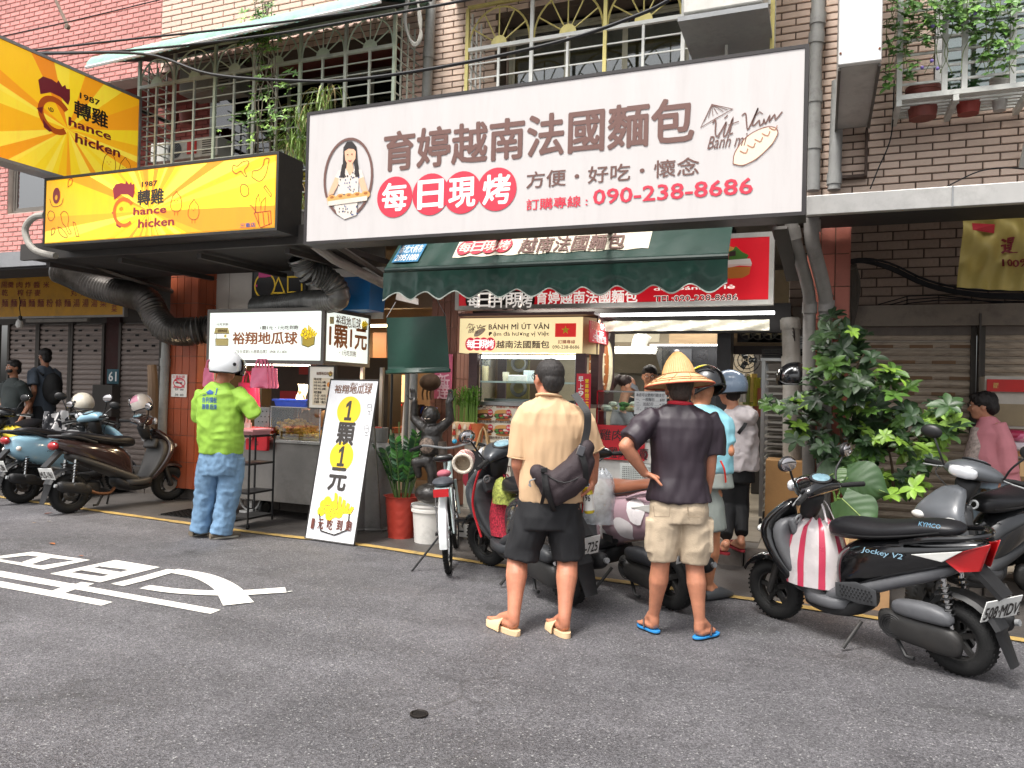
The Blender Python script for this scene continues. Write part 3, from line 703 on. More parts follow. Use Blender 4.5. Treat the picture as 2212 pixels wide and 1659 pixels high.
for q in ((405,918),(430,915)): p.ell(f(*q),(.008,.004),k_hair,5,st=True,n=8)
P_([(405,952),(418,960),(432,950),(420,953)],ink('#c2505a'),5)
def breadlogo(p,f,k,lw=.006,col=k_br,scl=1.):
    """hat, two written words and a loaf; f maps sketch units to s,t"""
    hat=[(522,662),(580,542),(688,566),(600,615),(522,662)]
    p.line([f(*q) for q in hat],lw,col,1,st=True)
    for q in [(540,630),(562,612),(585,602),(610,592),(640,580),(662,572)]: p.line([f(580,542),f(*q)],lw*.7,col,1,st=True)
    p.line([f(*q) for q in [(583,640),(600,625),(598,690),(610,706),(640,660),(655,635),(640,700),(655,700),(690,610),(672,690),(690,690)]],lw*1.6,col,1,st=True,smooth=4)
    p.line([f(665,650),f(720,630)],lw,col,1,st=True); p.line([f(645,615),f(662,597)],lw*1.3,col,1,st=True)
    p.line([f(*q) for q in [(735,600),(755,590),(760,640),(770,668),(820,560),(790,640),(800,650),(825,625),(828,650),(845,640),(850,620),(858,640),(880,600),(878,630),(905,595),(910,620),(945,580)]],lw*1.5,col,1,st=True,smooth=4)
    p.line([f(812,596),f(828,580),f(845,592)],lw,col,1,st=True)
    a=f(555,790); b=f(765,688)
    p.text('Bánh mì',(a[0],a[1]+.02*scl),(b[0],b[1]+.0*scl),col,1,.004,shear=.4,st=True)
    lo=[(690,850),(700,790),(760,710),(850,662),(905,662),(922,690),(890,750),(810,825),(740,858)]
    p.poly([f(*q) for q in lo],ink('#ecd6bd'),1,st=True); p.line([f(*q) for q in lo],lw,ink('#8a5a4a'),2,st=True,closed=True,smooth=3)
    for i in range(5):
        u,v=725+i*38,805-i*30; p.line([f(u,v-22),f(u+30,v-10),f(u+42,v-34)],lw,ink('#a56f55'),3,st=True,smooth=3)
breadlogo(p,lambda u,v:pl.st(*A3(u,v)),1)
p.done()
# a few brackets that carry it
for x in (-3.95,-2.9,-1.8,-.4): part(MB().bb((x-.02,SY+.25,2.95),(x+.02,YF-.02,2.99)),'bracket',m_dk,t)
# =============== yellow fried-chicken signs
def sunburst(p,s0,t0,s1,t1,cs,ct,cols,n=44,lay=1,jit=.5,seed=1):
    rnd=random.Random(seed); A=sorted([2*math.pi*(i+rnd.uniform(-jit,jit)*.8)/n for i in range(n)])
    def hit(a):
        dx,dy=math.cos(a),math.sin(a); k=1e9
        if dx>1e-9:k=min(k,(s1-cs)/dx)
        if dx<-1e-9:k=min(k,(s0-cs)/dx)
        if dy>1e-9:k=min(k,(t1-ct)/dy)
        if dy<-1e-9:k=min(k,(t0-ct)/dy)
        return (cs+dx*k,ct+dy*k)
    cor=[(math.atan2(y-ct,x-cs)%(2*math.pi),(x,y)) for x in(s0,s1) for y in(t0,t1)]
    for i in range(n):
        a,b=A[i],A[(i+1)%n]+(2*math.pi if i==n-1 else 0)
        pts=[(cs,ct),hit(a)]+[q for w_,q in sorted([(ca if ca>=a else ca+2*math.pi,q) for ca,q in cor]) if a<w_<b]+[hit(b)]
        p.poly(pts,cols[rnd.randrange(len(cols))],lay,st=True,name='print')
cols=[mat(c,.45,var=.04,emit=.22,dirt=.14,stretch=(2,2,.5)) for c in ('#fbc21a','#f9d325','#fadb3a','#f5a01c','#f8b41b','#ffe04a','#ef8c1a')]
def chicklogo(p,f,lw):
    comb=[(680,1185),(672,1120),(690,1092),(725,1085),(745,1090),(752,1072),(768,1095),(780,1078),(785,1095),(800,1088),(800,1140),(792,1175),(760,1152),(720,1152)]
    p.poly([f(*q) for q in comb],k_mar,3,st=True)
    arc=[(738+58*math.cos(a),1258-78*math.sin(a)) for a in [R(x) for x in range(38,322,12)]]
    p.line([f(*q) for q in arc],lw*2.6,k_or,3,st=True,smooth=2)
    p.poly([f(*q) for q in [(664,1262),(690,1240),(684,1280)]],k_mar,3,st=True)
    p.poly([f(*q) for q in [(688,1300),(692,1340),(715,1352),(725,1340),(705,1320)]],k_mar,3,st=True)
    ey=[(722+r*math.cos(a),1236+r*1.15*math.sin(a)) for r,a in [(2+i*.75,i*.75) for i in range(14)]]
    p.line([f(*q) for q in ey],lw*.35,k_bk,4,st=True)
    def tx(b,a,c,m,bo=.01):
        A_,B_=f(*a),f(*c); p.text(b,(A_[0],A_[1]),(B_[0],B_[1]),m,3,bo,st=True)
    tx('1987',(842,1110),(935,1068),k_bk,.03); tx('轉雞',(815,1220),(976,1112),k_bk,.03); tx('hance',(792,1278),(990,1214),k_mar,.03); tx('hicken',(820,1352),(1036,1283),k_mar,.03)
t=signbox('shop_sign','wide yellow fried chicken sign in a black frame with doodled food at both ends',-7.62,-4.62,2.93,3.60,5.6,.34,ink('#fbc924'),mat('#22201f',.6,dirt=.5),cat='sign')
pl=YP(5.6); p=Print(pl,t,.002)
sunburst(p,-7.61,2.94,-4.63,3.59,-6.15,3.18,cols,60)
f=lambda u,v:pl.st(*A1(u,v)); chicklogo(p,f,.014)
def chick(p,f,u,v,s=1):
    body=[(u-20*s,v-50*s),(u-5*s,v-68*s),(u+5*s,v-80*s),(u+12*s,v-66*s),(u+28*s,v-45*s),(u+34*s,v),(u+20*s,v+35*s),(u-10*s,v+38*s),(u-32*s,v+10*s)]
    p.line([f(*q) for q in body],.008,ink('#9a5a1e'),3,st=True,closed=True,smooth=3)
    for a in (-8,10): p.ell(f(u+a*s,v-25*s),(.005,.006),k_bk,3,st=True,n=8); p.line([f(u+a*s,v+38*s),f(u+a*s,v+62*s)],.006,ink('#9a5a1e'),3,st=True)
    p.ell(f(u+1*s,v-14*s),(.008,.005),k_or,3,st=True,n=8)
chick(p,f,1045,1215); chick(p,f,1148,1262)
# doodles: doughnut, wings, leaves, cup of fries
md=ink('#7a2e22')
def dd(pts,lw=.007,closed=True,sm=3,m=md): p.line([f(*q) for q in pts],lw,m,3,st=True,closed=closed,smooth=sm)
p.ell(f(338,1160),(.055,.085),ink('#8a3030'),3,st=True); p.ell(f(338,1172),(.02,.028),ink('#f4b02a'),4,st=True)
dd([(298,1180),(312,1220),(340,1225),(368,1210),(378,1175)],closed=False)
dd([(285,1270),(300,1250),(322,1262),(325,1290),(305,1310),(290,1295)]); dd([(362,1270),(380,1252),(402,1265),(410,1300),(405,1340),(425,1380),(410,1385),(392,1345),(372,1320)])
dd([(308,1395),(310,1360),(328,1352),(325,1380)]); dd([(345,1345),(370,1355),(400,1395),(395,1410),(360,1390)]); dd([(435,1315),(448,1320),(472,1400),(455,1402)],sm=0); dd([(405,1110),(410,1070),(430,1058),(428,1090)])
dd([(1378,1010),(1385,980),(1410,985),(1440,960),(1475,955),(1470,985),(1450,1010),(1465,1045),(1448,1040),(1430,1015),(1400,1030)]); dd([(1495,1050),(1500,1015),(1530,1010),(1560,985),(1570,945),(1595,940),(1592,970),(1575,1040),(1540,1075)])
dd([(1425,1110),(1440,1092),(1470,1105),(1475,1150),(1450,1165),(1430,1145)]); dd([(1565,1110),(1575,1100),(1610,1150),(1608,1168)],sm=0); dd([(1508,1262),(1605,1250),(1610,1325),(1545,1350)],sm=0); dd([(1515,1258),(1520,1180),(1535,1150),(1548,1250),(1550,1200),(1575,1170),(1572,1248)],closed=False,sm=0); dd([(1480,1215),(1495,1222),(1520,1258)],closed=False)
for u in (1530,1560,1590): dd([(u,1260),(u+8,1335)],closed=False,sm=0)
p.text('三重店',(f(1425,1352)),(f(1518,1318)),ink('#24508f'),4,.02,st=True); p.done()
# projecting yellow sign, side on
t=thing('projecting_sign','yellow fried chicken sign with rooster logo jutting out from the red brick wall','sign',(-7.95,6.0,3.76))
QX=-7.68; pl=XP(QX); y0,y1,z0,z1=4.72,6.79,3.716,4.9
part(MB().bb((QX-.2,y0,z0),(QX-.005,y1,z1)),'box',mat('#d9d5cd',.5,dirt=.3),t)
a,b=QX-.21,QX+.015; m=MB().bb((a,y0,z1),(b,y1,z1+.03)).bb((a,y0,z0-.03),(b,y1,z0)).bb((a,y1,z0-.03),(b,y1+.03,z1+.03)).bb((a,y0-.03,z0-.03),(b,y0,z1+.03)); part(m,'frame',m_grey,t)
part(MB().bb((QX-.005,y0,z0),(QX,y1,z1)),'face',ink('#fbc924'),t)
p=Print(pl,t,.002); sunburst(p,y0+.005,z0+.005,y1-.005,z1-.005,5.87,4.24,cols,40,seed=4)
g=YP(5.6); c2=g.st(*A1(745,1260)); e2=g.st(*A1(1036,1350)); c1=pl.st(*A1(335,692)); e1=pl.st(*A1(712,930))
ka=(e1[0]-c1[0])/(e2[0]-c2[0]); kb=(e1[1]-c1[1])/(e2[1]-c2[1])
def f1(u,v):
    a=g.st(*A1(u,v)); return (c1[0]+(a[0]-c2[0])*ka,c1[1]+(a[1]-c2[1])*ka)
chicklogo(p,f1,.024); 
f=lambda u,v:pl.st(*A1(u,v)); chick(p,f,642,990,1.2); chick(p,f,735,1020,1.1); p.done()
for z in (4.5,3.6): part(MB().bb((QX-.12,y1+.03,z+.3),(QX-.08,YF-.005,z+.34)),'bracket',m_dk,t)
# tall white box sign on the right, seen from below
t=thing('box_sign','tall blank white box sign hanging out from the beige tiles beside downpipes','sign',(.2,6.5,3.85))
part(MB().bb((.07,5.85,3.87),(.35,5.9,6.6)),'front_panel',mat('#e8e7e4',.4,var=.04,dirt=.2),t,bev=.008)
part(MB().bb((.075,5.905,3.87),(.345,7.25,6.6)),'box',mat('#bdb9b3',.5,var=.1,dirt=.4),t)
m=MB().bb((.07,5.905,3.85),(.09,7.25,3.868)).bb((.33,5.905,3.85),(.35,7.25,3.868)); part(m,'edge_angle',mat('#6b6863',.5,metal=.5,dirt=.5),t)
m=MB().bb((.1,7.27,3.45),(.12,7.38,3.87)).bb((.32,7.27,3.45),(.34,7.38,3.87)).bb((.12,7.3,3.45),(.32,7.38,3.475)); part(m,'bracket',mat('#4b3a30',.7,dirt=.6),t)
for q in [(.085,3.95),(.335,3.95)]: part(MB().cyl((q[0],5.851,q[1]),(q[0],5.843,q[1]),.008),'bolt',mat('#6b3a22',.8),t)

# ---------------- canopy and fascia
t=root0('canopy','dark sheet canopy with steel struts holding up the yellow chicken sign','canopy')
part(MB().bb((-8.4,5.95,2.86),(-4.45,7.38,2.92)),'sheet',mat('#2d2a28',.8,dirt=.7,var=.3),t)
part(MB().bb((-8.42,5.9,2.84),(-4.43,5.948,3.02)),'fascia',mat('#33302d',.6,dirt=.5),t)
for x in (-8.1,-7.0,-5.9,-4.8): part(MB().bar((x,6.0,2.8),(x,7.35,2.8),.06,.05),'joist',mat('#3a3633',.7,dirt=.6),t)
part(MB().tube([W(*C2(640,440),6.2),W(*C2(2080,900),7.6)],.03,4),'strut',mat('#575049',.6,dirt=.7),t)
part(MB().tube([W(*C2(700,370),6.0),W(*C2(2080,470),7.4)],.028,4),'strut',mat('#3f3a36',.6,dirt=.7),t)
part(MB().bb((-8.5,6.1,2.93),(-7.6,6.75,3.06)),'flashing',mat('#aaa6a0',.5,dirt=.6),t)
t=root0('white_conduit','pale bent conduit pipe looping beside the yellow chicken sign','pipe')
part(MB().tube([W(*C2(u,v),5.75) for u,v in [(520,-10),(400,10),(315,90),(290,180),(330,310),(400,390),(500,430),(640,460)]],.035,10,smooth=4),'tube',mat('#a8a49b',.6,dirt=.6),t,smooth=True)
t=root0('metal_fascia','pale sheet metal gutter fascia running right from the white bread sign','fascia')
a=W(1733,418,6.3); b=W(2212,400,6.3); a2=W(1733,467,6.3)
zt,zb_=(a.z+b.z)/2,a2.z
part(MB().bb((-.13,6.28,zb_),(3.2,6.34,zt)),'front_sheet',mat('#b9b7b3',.4,metal=.4,var=.1,scale=2,dirt=.35),t,bev=.006)
for x in (.85,2.0): part(MB().bb((x,6.272,zb_),(x+.012,6.279,zt)),'seam',m_grey,t)
part(MB().bb((-.13,6.342,zt-.03),(3.2,7.38,zt-.005)).bb((-.13,6.342,zb_+.03),(3.2,6.5,zb_+.04)),'top_sheet',m_dk,t)
t=root0('metal_fascia','grey metal beam end below the red brick wall at the far left','fascia')
part(MB().bb((-14,6.95,3.0),(-9.35,7.35,3.2)),'front_sheet',mat('#8f9092',.5,metal=.3,dirt=.5),t)
part(MB().bb((-14,6.99,2.97),(-9.35,7.6,2.998)),'soffit',m_dk,t)
# ---------------- noodle shop board, left
t=signbox('menu_board_sign','long dim yellow noodle menu board with red characters above the left shutters',-13.6,W(*C2(1415,1150),8.6).x,W(*C2(700,1150),8.6).z,3.18,8.6,.06,mat('#c08c20',.6,var=.12,dirt=.3),mat('#8a8782',.5,dirt=.4),.03)
p=Print(YP(8.6),t); f=lambda u,v:YP(8.6).st(*C2(u,v)); kk=ink('#7c2a1e')
rows=[(1055,948,80,'麵麵麵麵麵粉條麵湯湯湯菜'),(930,845,80,'乾 榨仔麥')]
for i,ch in enumerate('麵麵麵麵麵粉條麵湯湯湯菜'): 
    u=20+i*103; p.text(ch,f(u,1050),f(u+78,955),kk,1,.01,st=True)
for u,ch in [(20,'乾'),(200,'榨'),(300,'仔'),(398,'麥'),(815,'丸'),(930,'魚')]: p.text(ch,f(u,925),f(u+75,845),kk,1,.01,st=True)
for u,ch in [(20,'陽'),(90,'羹'),(190,'肉'),(290,'炸'),(390,'醬'),(500,'米')]: p.text(ch,f(u,830),f(u+72,755),kk,1,.01,st=True)
p.text('菜',f(1285,1110),f(1350,1020),kk,1,.01,st=True); p.done()
# ---------------- roller shutters
def shutter(x0,x1,z0,z1,Y,label,col,pitch=.085,slots=0,group='roller shutters in the arcade',name='roller_shutter',patch=None):
    t=thing(name,label,'shutter',((x0+x1)/2,Y,z0),0,group); ms=mat(col,.5,metal=.35,var=.25,scale=6,rand=.12,dirt=.6,stretch=(1,1,5))
    n=int((z1-z0)/pitch); me=None
    for k in range(n):
        z=z0+k*pitch
        if me is None:
            h=pitch; w_=(x1-x0)/2
            pr=[(0,0),(-.014,.012),(-.02,h*.45),(-.014,h*.78),(0,h*.84),(.004,h*.99)]
            me=MB(); 
            for (ya,za),(yb,zb2) in zip(pr,pr[1:]): me.quad((-w_,ya,za),(w_,ya,za),(w_,yb,zb2),(-w_,yb,zb2))
            me=me.mesh('slat'); me.materials.append(ms)
        o=ob('slat',me,None,t); c=wmat(t).translation; o.location=(0,0,z-c.z)
    for x in (x0-.05,x1): part(MB().bb((x,Y-.04,z0),(x+.05,Y+.03,z1)),'guide_rail',mat('#4c4742',.6,metal=.3,dirt=.6),t)
    if slots:
        m=MB(); 
        for r_ in range(slots):
            z=z1-(r_+1.5)*pitch
            k=0; x=x0+.12+(.18 if r_%2 else 0)
            while x<x1-.1: m.bb((x,Y-.0235,z-.01),(x+.075,Y-.0195,z+.022)); x+=.36
        part(m,'air_slots',mat('#100f0f',.9),t)
    if patch:
        for r_,u in patch: part(MB().bb((x0+u*(x1-x0),Y-.0235,z1-r_*pitch+.02),(x0+u*(x1-x0)+.22,Y-.0195,z1-r_*pitch+.055)),'slot_plate',mat('#7a5b3c',.6,dirt=.3),t)
    return t
X9=lambda u,v=800:W(*A4(u,v),9.2).x
zz=W(*A4(450,432),9.2).z
L4=[(50,185,'narrow grey roller shutter behind the walker in the dark top'),(205,355,'grey roller shutter behind the walker with the backpack'),(378,530,'grey roller shutter right of the backpack walker, above the camouflage jacket'),(628,828,'grey roller shutter beside the tiled orange pillar and house number')]
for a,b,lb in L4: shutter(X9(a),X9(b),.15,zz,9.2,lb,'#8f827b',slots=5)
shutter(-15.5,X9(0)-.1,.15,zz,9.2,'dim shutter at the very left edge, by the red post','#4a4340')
part_w=root0('arcade_wall','dark wall with meter box and number plate between the left shutters','wall')
part(MB().bb((X9(530)+.06,9.19,.15),(X9(628)-.06,9.3,3.3)),'wall',mat('#3d1f1c',.8,var=.3,dirt=.6),part_w)
part(MB().bb((-16,9.24,zz),(-8.3,9.36,3.35)),'lintel',mat('#55504b',.7,dirt=.6),part_w)
q=W(*A4(563,820),9.15); part(MB().bb((q.x-.22,9.02,q.z-.3),(q.x+.22,9.185,q.z+.22)),'meter_box',mat('#4a4541',.6,dirt=.6),part_w,bev=.01)
q=W(*A4(590,708),9.17); pp=part(MB().bb((q.x-.13,9.15,q.z-.12),(q.x+.13,9.18,q.z+.12)),'number_plate',mat('#2d5a66',.5),part_w)
p=Print(YP(9.15),pp); p.text('61',(q.x-.09,q.z-.08),(q.x+.09,q.z+.08),k_wh,1,.02,st=True); p.done()
# bulb on a wire, thin wires
t=root0('hanging_bulb','white light bulb hanging on a twisted wire before the left shutters','bulb')
a=W(*C2(225,930),8.0); b=W(*C2(235,1150),8.0); c=W(*C2(225,1225),8.0)
part(MB().tube([a,a.lerp(b,.3)+Vector((.01,0,0)),a.lerp(b,.6)-Vector((.01,0,0)),b],.007,5),'wire',m_rub,t); part(MB().cyl(b,b-Vector((0,0,.08)),.025),'socket',m_black,t)
part(MB().rev([(.001,-.12),(.04,-.11),(.055,-.07),(.045,-.02),(.025,.02),(.001,.03)],c+Vector((0,0,.03))),'bulb',mat('#c9c7c2',.3),t,smooth=True)
t=root0('ceiling_tube_lamp','unlit tube lamp in a white batten above the left shutters','lamp')
a=W(*C2(315,1205),9.0); b=W(*C2(1020,1205),9.0); part(MB().bb((a.x,8.97,a.z-.03),(b.x,9.03,a.z+.02)),'batten',mat('#a8a49c',.6,dirt=.4),t)
# right shutters
z1r=W(*B5(1300,462),9.15).z
xs_=[W(*B5(u,800),9.15).x for u in (990,1725,1825)]
shutter(xs_[0]-.25,xs_[1],.15,z1r,9.15,'wide brown grey roller shutter behind the leafy climbing plant','#a99a88',pitch=.083,patch=[(r_,u) for r_ in (3,5,7,9) for u in ((.12,.42,.72) if r_%4==1 else (.25,.55,.85))])
shutter(xs_[2],4.2,.15,z1r,9.15,'roller shutter at the right edge behind the woman in pink','#a99a88',pitch=.083)
t=root0('steel_post','dark grey post between the two roller shutters on the right','post'); part(MB().bb((xs_[1]+.055,9.0,.15),(xs_[2]-.055,9.12,z1r+.12)),'post_face',mat('#4a443f',.6,var=.3,dirt=.6),t)
part(MB().bb((-.3,9.02,z1r),(4.4,9.12,z1r+.22)),'shutter_box',mat('#7a6f63',.5,metal=.3,dirt=.6),rr)
# ---------------- pillars
def tilepillar(name,label,x0,x1,y0,y1,z0,z1,col,tw,th,side=True,mort='#7a5c4c'):
    t=thing(name,label,'pillar',((x0+x1)/2,(y0+y1)/2,z0)); part(MB().bb((x0+.004,y0+.004,z0),(x1-.004,y1,z1)),'core',mat(mort,.9,dirt=.6),t)
    mt=mat(col,.55,var=.18,rand=.12,dirt=.45,scale=3,bump=.15); nx=max(1,round((x1-x0)/tw)); nz=max(1,round((z1-z0)/th)); ny=max(1,round((y1-y0)/tw)); h=(z1-z0)/nz
    wx=(x1-x0)/nx; wy=(y1-y0)/ny
    ma=MB().box((0,0,0),(wx-.009,.012,h-.009)).mesh('tile'); ma.materials.append(mt); mb2=MB().box((0,0,0),(.012,wy-.009,h-.009)).mesh('tile'); mb2.materials.append(mt); c=wmat(t).translation
    for k in range(nz):
        for i in range(nx): o=ob('tile',ma,None,t); o.location=Vector((x0+wx*(i+.5),y0,z0+h*(k+.5)))-c
        if side:
            for i in range(ny): o=ob('tile',mb2,None,t); o.location=Vector((x1,y0+wy*(i+.5),z0+h*(k+.5)))-c
    return t
tp=tilepillar('tiled_pillar','orange red tiled pillar with a no smoking notice beside the green shirted man',-7.83,-7.36,7.5,8.0,.15,3.2,'#a4502f',.115,.33)
tilepillar('tiled_pillar','brown tiled pillar with a pink paper strip beside the bread kiosk',W(930,800,7.9).x,W(985,800,7.9).x,7.9,8.3,.15,3.4,'#6e4334',.09,.3)
tilepillar('tiled_pillar','salmon tiled pillar wrapped by downpipes behind the climbing plant',-.14,.22,7.45,7.8,.15,3.4,'#a8604f',.12,.3)
# notice on the pillar
x0,z0_=W(*A4(887,812),7.48).x,W(*A4(887,812),7.48).z; x1,z1_=W(*A4(970,698),7.48).x,W(*A4(970,698),7.48).z
n=solo(MB().bb((x0,7.478,z0_),(x1,7.486,z1_)),'paper_notice',mat('#e6e2da',.6,var=.03),'white no smoking notice taped on the orange tiled pillar','notice')
p=Print(YP(7.478),n,.001); f=lambda u,v:YP(7.478).st(*A4(u,v))
p.text('三重社區',f(895,716),f(960,702),k_rd,1,.01,st=True); p.text('請勿在',f(905,732),f(952,720),k_rd,1,.01,st=True); cc=f(930,741)
p.line([(cc[0]+.095*math.cos(a),cc[1]+.06*math.sin(a)) for a in [i*math.pi/10 for i in range(20)]],.014,k_rd,1,st=True,closed=True); p.line([(cc[0]-.07,cc[1]+.035),(cc[0]+.07,cc[1]-.035)],.014,k_rd,2,st=True); p.line([(cc[0]-.06,cc[1]-.0),(cc[0]+.05,cc[1]+.0)],.018,k_bk,1,st=True)
p.text('請勿禁止停車',f(900,768),f(958,757),k_rd,1,.01,st=True); p.text('07  00',f(908,780),f(952,771),k_bk,1,.01,st=True); p.text('30  00',f(908,808),f(952,798),k_bk,1,.01,st=True); p.done()
# grey pipe left of pillar, bundle of dead creeper
def pipe(label,pts,r,col='#8d8d88',name='downpipe',rings=(),cat='pipe',Y=None,sm=4):
    t=thing(name,label,cat,pts[-1]); part(MB().tube(pts,r,14,smooth=sm),'tube',mat(col,.5,var=.12,dirt=.45),t,smooth=True)
    P=[Vector(q) for q in pts]
    for k in rings:
        a=P[int(k)].lerp(P[min(int(k)+1,len(P)-1)],k-int(k)); d=(P[min(int(k)+1,len(P)-1)]-P[int(k)]).normalized()
        part(MB().cyl(a-d*.05,a+d*.05,r*1.16,n=14),'coupling',mat(col,.5,var=.1,dirt=.6),t,smooth=True)
    return t
pipe('grey pipe running down the left side of the orange tiled pillar',[W(*A4(862,520),7.45),W(*A4(845,900),7.45),(W(*A4(835,1200),7.45).x,7.45,.15)],.055,rings=(.3,1.4),sm=0)
pipe('grey downpipe on beige tiles right of the green awning grille',[W(*A2(893,-60),7.3),W(*A2(893,60),7.3),W(*A2(868,580),7.3)],.055,rings=(.1,1.5),sm=0)
pipe('grey downpipe just right of the long white bread sign',[W(*A3(1133,-60),7.28),W(*A3(1130,100),7.28),W(*A3(1115,300),7.28),W(*A3(1103,990),7.28)],.06,'#9a9a97',rings=(1,1.5,2.3,2.65),sm=0)
pipe('shorter grey downpipe behind the tall white box sign',[W(*A3(1235,420),7.3),W(*A3(1212,985),7.3)],.055,'#9a9a97',rings=(.9,),sm=0)
pipe('upper elbow pipe passing down from the fascia to the plant, left of pair',[W(*A3(990,1150),6.9),W(*A3(1010,1250),6.95),W(*A3(1075,1480),7.2),(W(*B5(620,330),7.3)),W(*B5(615,560),7.3),(W(*B5(625,1440),7.3).x,7.3,.15)],.055,'#7f7b76',rings=(.6,3),name='elbow_pipe')
pipe('grey elbow pipe under the metal fascia, right of pair above the plant',[W(*A3(1100,1120),6.9),W(*A3(1100,1250),6.95),W(*A3(1150,1450),7.15),W(*B5(735,320),7.3),W(*B5(725,560),7.3),(W(*B5(728,1200),7.3).x,7.3,.15)],.06,'#8b8783',rings=(.4,3),name='elbow_pipe')
pipe('pale capped pipe standing beside the steel baking rack',[W(*B5(485,400),8.0),W(*B5(495,700),8.0),(W(*B5(510,1200),8.0).x,8.0,.15)],.085,'#97928a',rings=(.15,1),name='vent_pipe',sm=0)
t=root0('steel_brace','dark diagonal steel brace under the right end of the white bread sign','brace'); part(MB().bar(W(*A3(935,1180),6.6),W(*A3(1000,1450),7.3),.11,.03),'flat_bar',mat('#3d3833',.7,dirt=.6),t)
# ---------------- cables
m_cab=mat('#17171a',.6)
def cable(label,pts,r=.012,Y=None,col=None,sm=6,cat='cable'):
    t=thing('overhead_cable' if cat=='cable' else cat.replace(' ','_'),label,cat,pts[0],group='black cables strung along the fronts' if cat=='cable' else None); part(MB().tube(pts,r,6,smooth=sm),'wire',col or m_cab,t,smooth=True); return t
cable('topmost thin cable crossing the red brick wall at upper left',[W(*A1(-80,235),5.5),W(*A1(400,130),5.5),W(*A1(940,0),5.5),W(*A1(1300,-90),5.5)],.006)
cable('black cable from the jutting yellow sign past the climbing stems, upper of two',[W(*A1(180,300),5.9),W(*A1(750,235),5.9),W(*A1(1400,165),5.9),W(*A2(560,55),5.9),W(*A2(900,0),5.9)],.011)
cable('black cable running from jutting yellow sign to above the bread sign, lower of two',[W(*A1(215,312),5.9),W(*A1(750,300),5.9),W(*A1(1500,220),5.9),W(*A2(420,125),5.9),W(*A2(1000,20),5.9),W(*A2(1400,-60),5.9)],.012)
cable('sagging cable crossing both window grilles down past the leafy stems',[W(*A1(220,318),5.8),W(*A1(850,320),5.8),W(*A1(1250,440),5.8),W(*A1(1800,480),5.8),W(*A2(520,462),5.8),W(*A2(1100,370),5.8),W(*A2(1700,235),5.8),W(*A2(2133,85),5.8),W(*A3(360,0),5.8)],.014)
m=MB(); rnd=random.Random(5)
t=root0('cable_bundle','tangle of black cables crossing the dark tiles beside the yellow banner','cables')
for i in range(9):
    o=rnd.uniform(-18,18); part(MB().tube([W(*A3(1050,1500+o),7.3),W(*A3(1200,1400+o*.6),7.9),W(*A3(1340,1350+o*.5),8.6),W(*A3(1500,1380+o),8.9),W(*A3(1700,1470+o),9.0),W(*A3(1950,1520+o),9.0),W(*A3(2300,1530+o*1.5),9.0)],.012,5,smooth=4),'wire',m_cab,t,smooth=True)
for i in range(5): part(MB().tube([W(*B5(930,30),8.7),W(*B5(870+i*22,150),8.8),W(*B5(890+i*14,300),8.9),W(*B5(930-i*6,400+i*20),8.95)],.02,6,smooth=4),'hose',mat('#4a443d',.7),t,smooth=True)
part(MB().tube([W(*B5(760,260),7.4),W(*B5(860,80),8.2),W(*B5(930,40),8.7)],.025,6,smooth=4),'hose',mat('#4a443d',.7),t,smooth=True)
for i in range(3): part(MB().tube([W(*A3(1000,1700+i*20),7.3),W(*B5(600,540+i*16),8.9),W(*B5(1300,250+i*25),9.05),W(*B5(2150,330-i*20),9.05)],.006,5,smooth=4),'wire',m_cab,t,smooth=True)
cable('thin dark cable hanging from the planter grille past the box sign bracket',[W(*A3(1525,420),7.2),W(*A3(1510,700),7.2),W(*A3(1440,880),7.2),W(*A3(1400,980),7.2)],.006)
cable('thin cable crossing beige tiles above the metal fascia at right',[W(*A3(1800,965),7.2),W(*A3(1960,890),7.2),W(*A3(2100,870),7.2),W(*A3(2250,880),7.2)],.006)
# coil of white hose at the pipe
t=root0('hose_coil','loops of grey white hose hanging at the end of the left window grille','hose')
for i in range(6):
    rr_=12*i; part(MB().tube([W(*A2(770-i*3,-40),6.8),W(*A2(745-i*2,120),6.8),W(*A2(770+i*4,230+i*8),6.8),W(*A2(815+i*5,250-i*6),6.8),W(*A2(838-i*3,120),6.8),W(*A2(800+i*4,-40),6.8)],.012,6,smooth=4),'loop',mat('#a8a69d',.6,dirt=.3),t,smooth=True)
# bracket arm top-left, nozzle lamp
t=root0('rusty_bracket','thin rusty bracket arm sticking out of the red brick wall','bracket'); part(MB().bar(W(*A1(320,-20),6.9),W(*A1(400,150),6.6),.035,.015),'arm',mat('#6d5f52',.7,dirt=.4),t); q=W(*A1(400,150),6.6); part(MB().cyl(q-Vector((0,.02,.02)),q+Vector((0,.02,-.02)),.03),'bolt',mat('#6d5f52',.7),t)

# ---------------- flexible ducts
def duct(label,pts,r,col,name='flexible_duct',rib=.012,period=.045,open0=True,metal=.7):
    t=thing(name,label,'duct',pts[-1]); P=catmull(pts,12)
    # resample evenly
    out=[P[0]]; acc=0; step=period/4
    for a,b in zip(P,P[1:]):
        L=(b-a).length; 
        while acc+L>=step:
            k=(step-acc)/L; a=a.lerp(b,k); out.append(a.copy()); L=(b-a).length; acc=0
        acc+=L
    rr_=[r+rib*math.sin(i*math.pi/2)*(.8+.4*math.sin(i*.07)) for i in range(len(out))]
    part(MB().tube(out,rr_,20,cap=False),'hose',mat(col,.35,metal=metal,var=.25,scale=9,dirt=.45),t,smooth=True)
    d=(out[1]-out[0]).normalized(); part(MB().torus(out[0],d,r,.012,24,6),'mouth_ring',mat('#9a9a96',.3,metal=.8),t,smooth=True); part(MB().rev([(.001,.25),(r*.9,.25),(r*.93,0.0),(r*.9,.01),(r*.88,.24),(.001,.24)],out[0],d),'dark_throat',mat('#0a0a0a',.9),t)
    return t
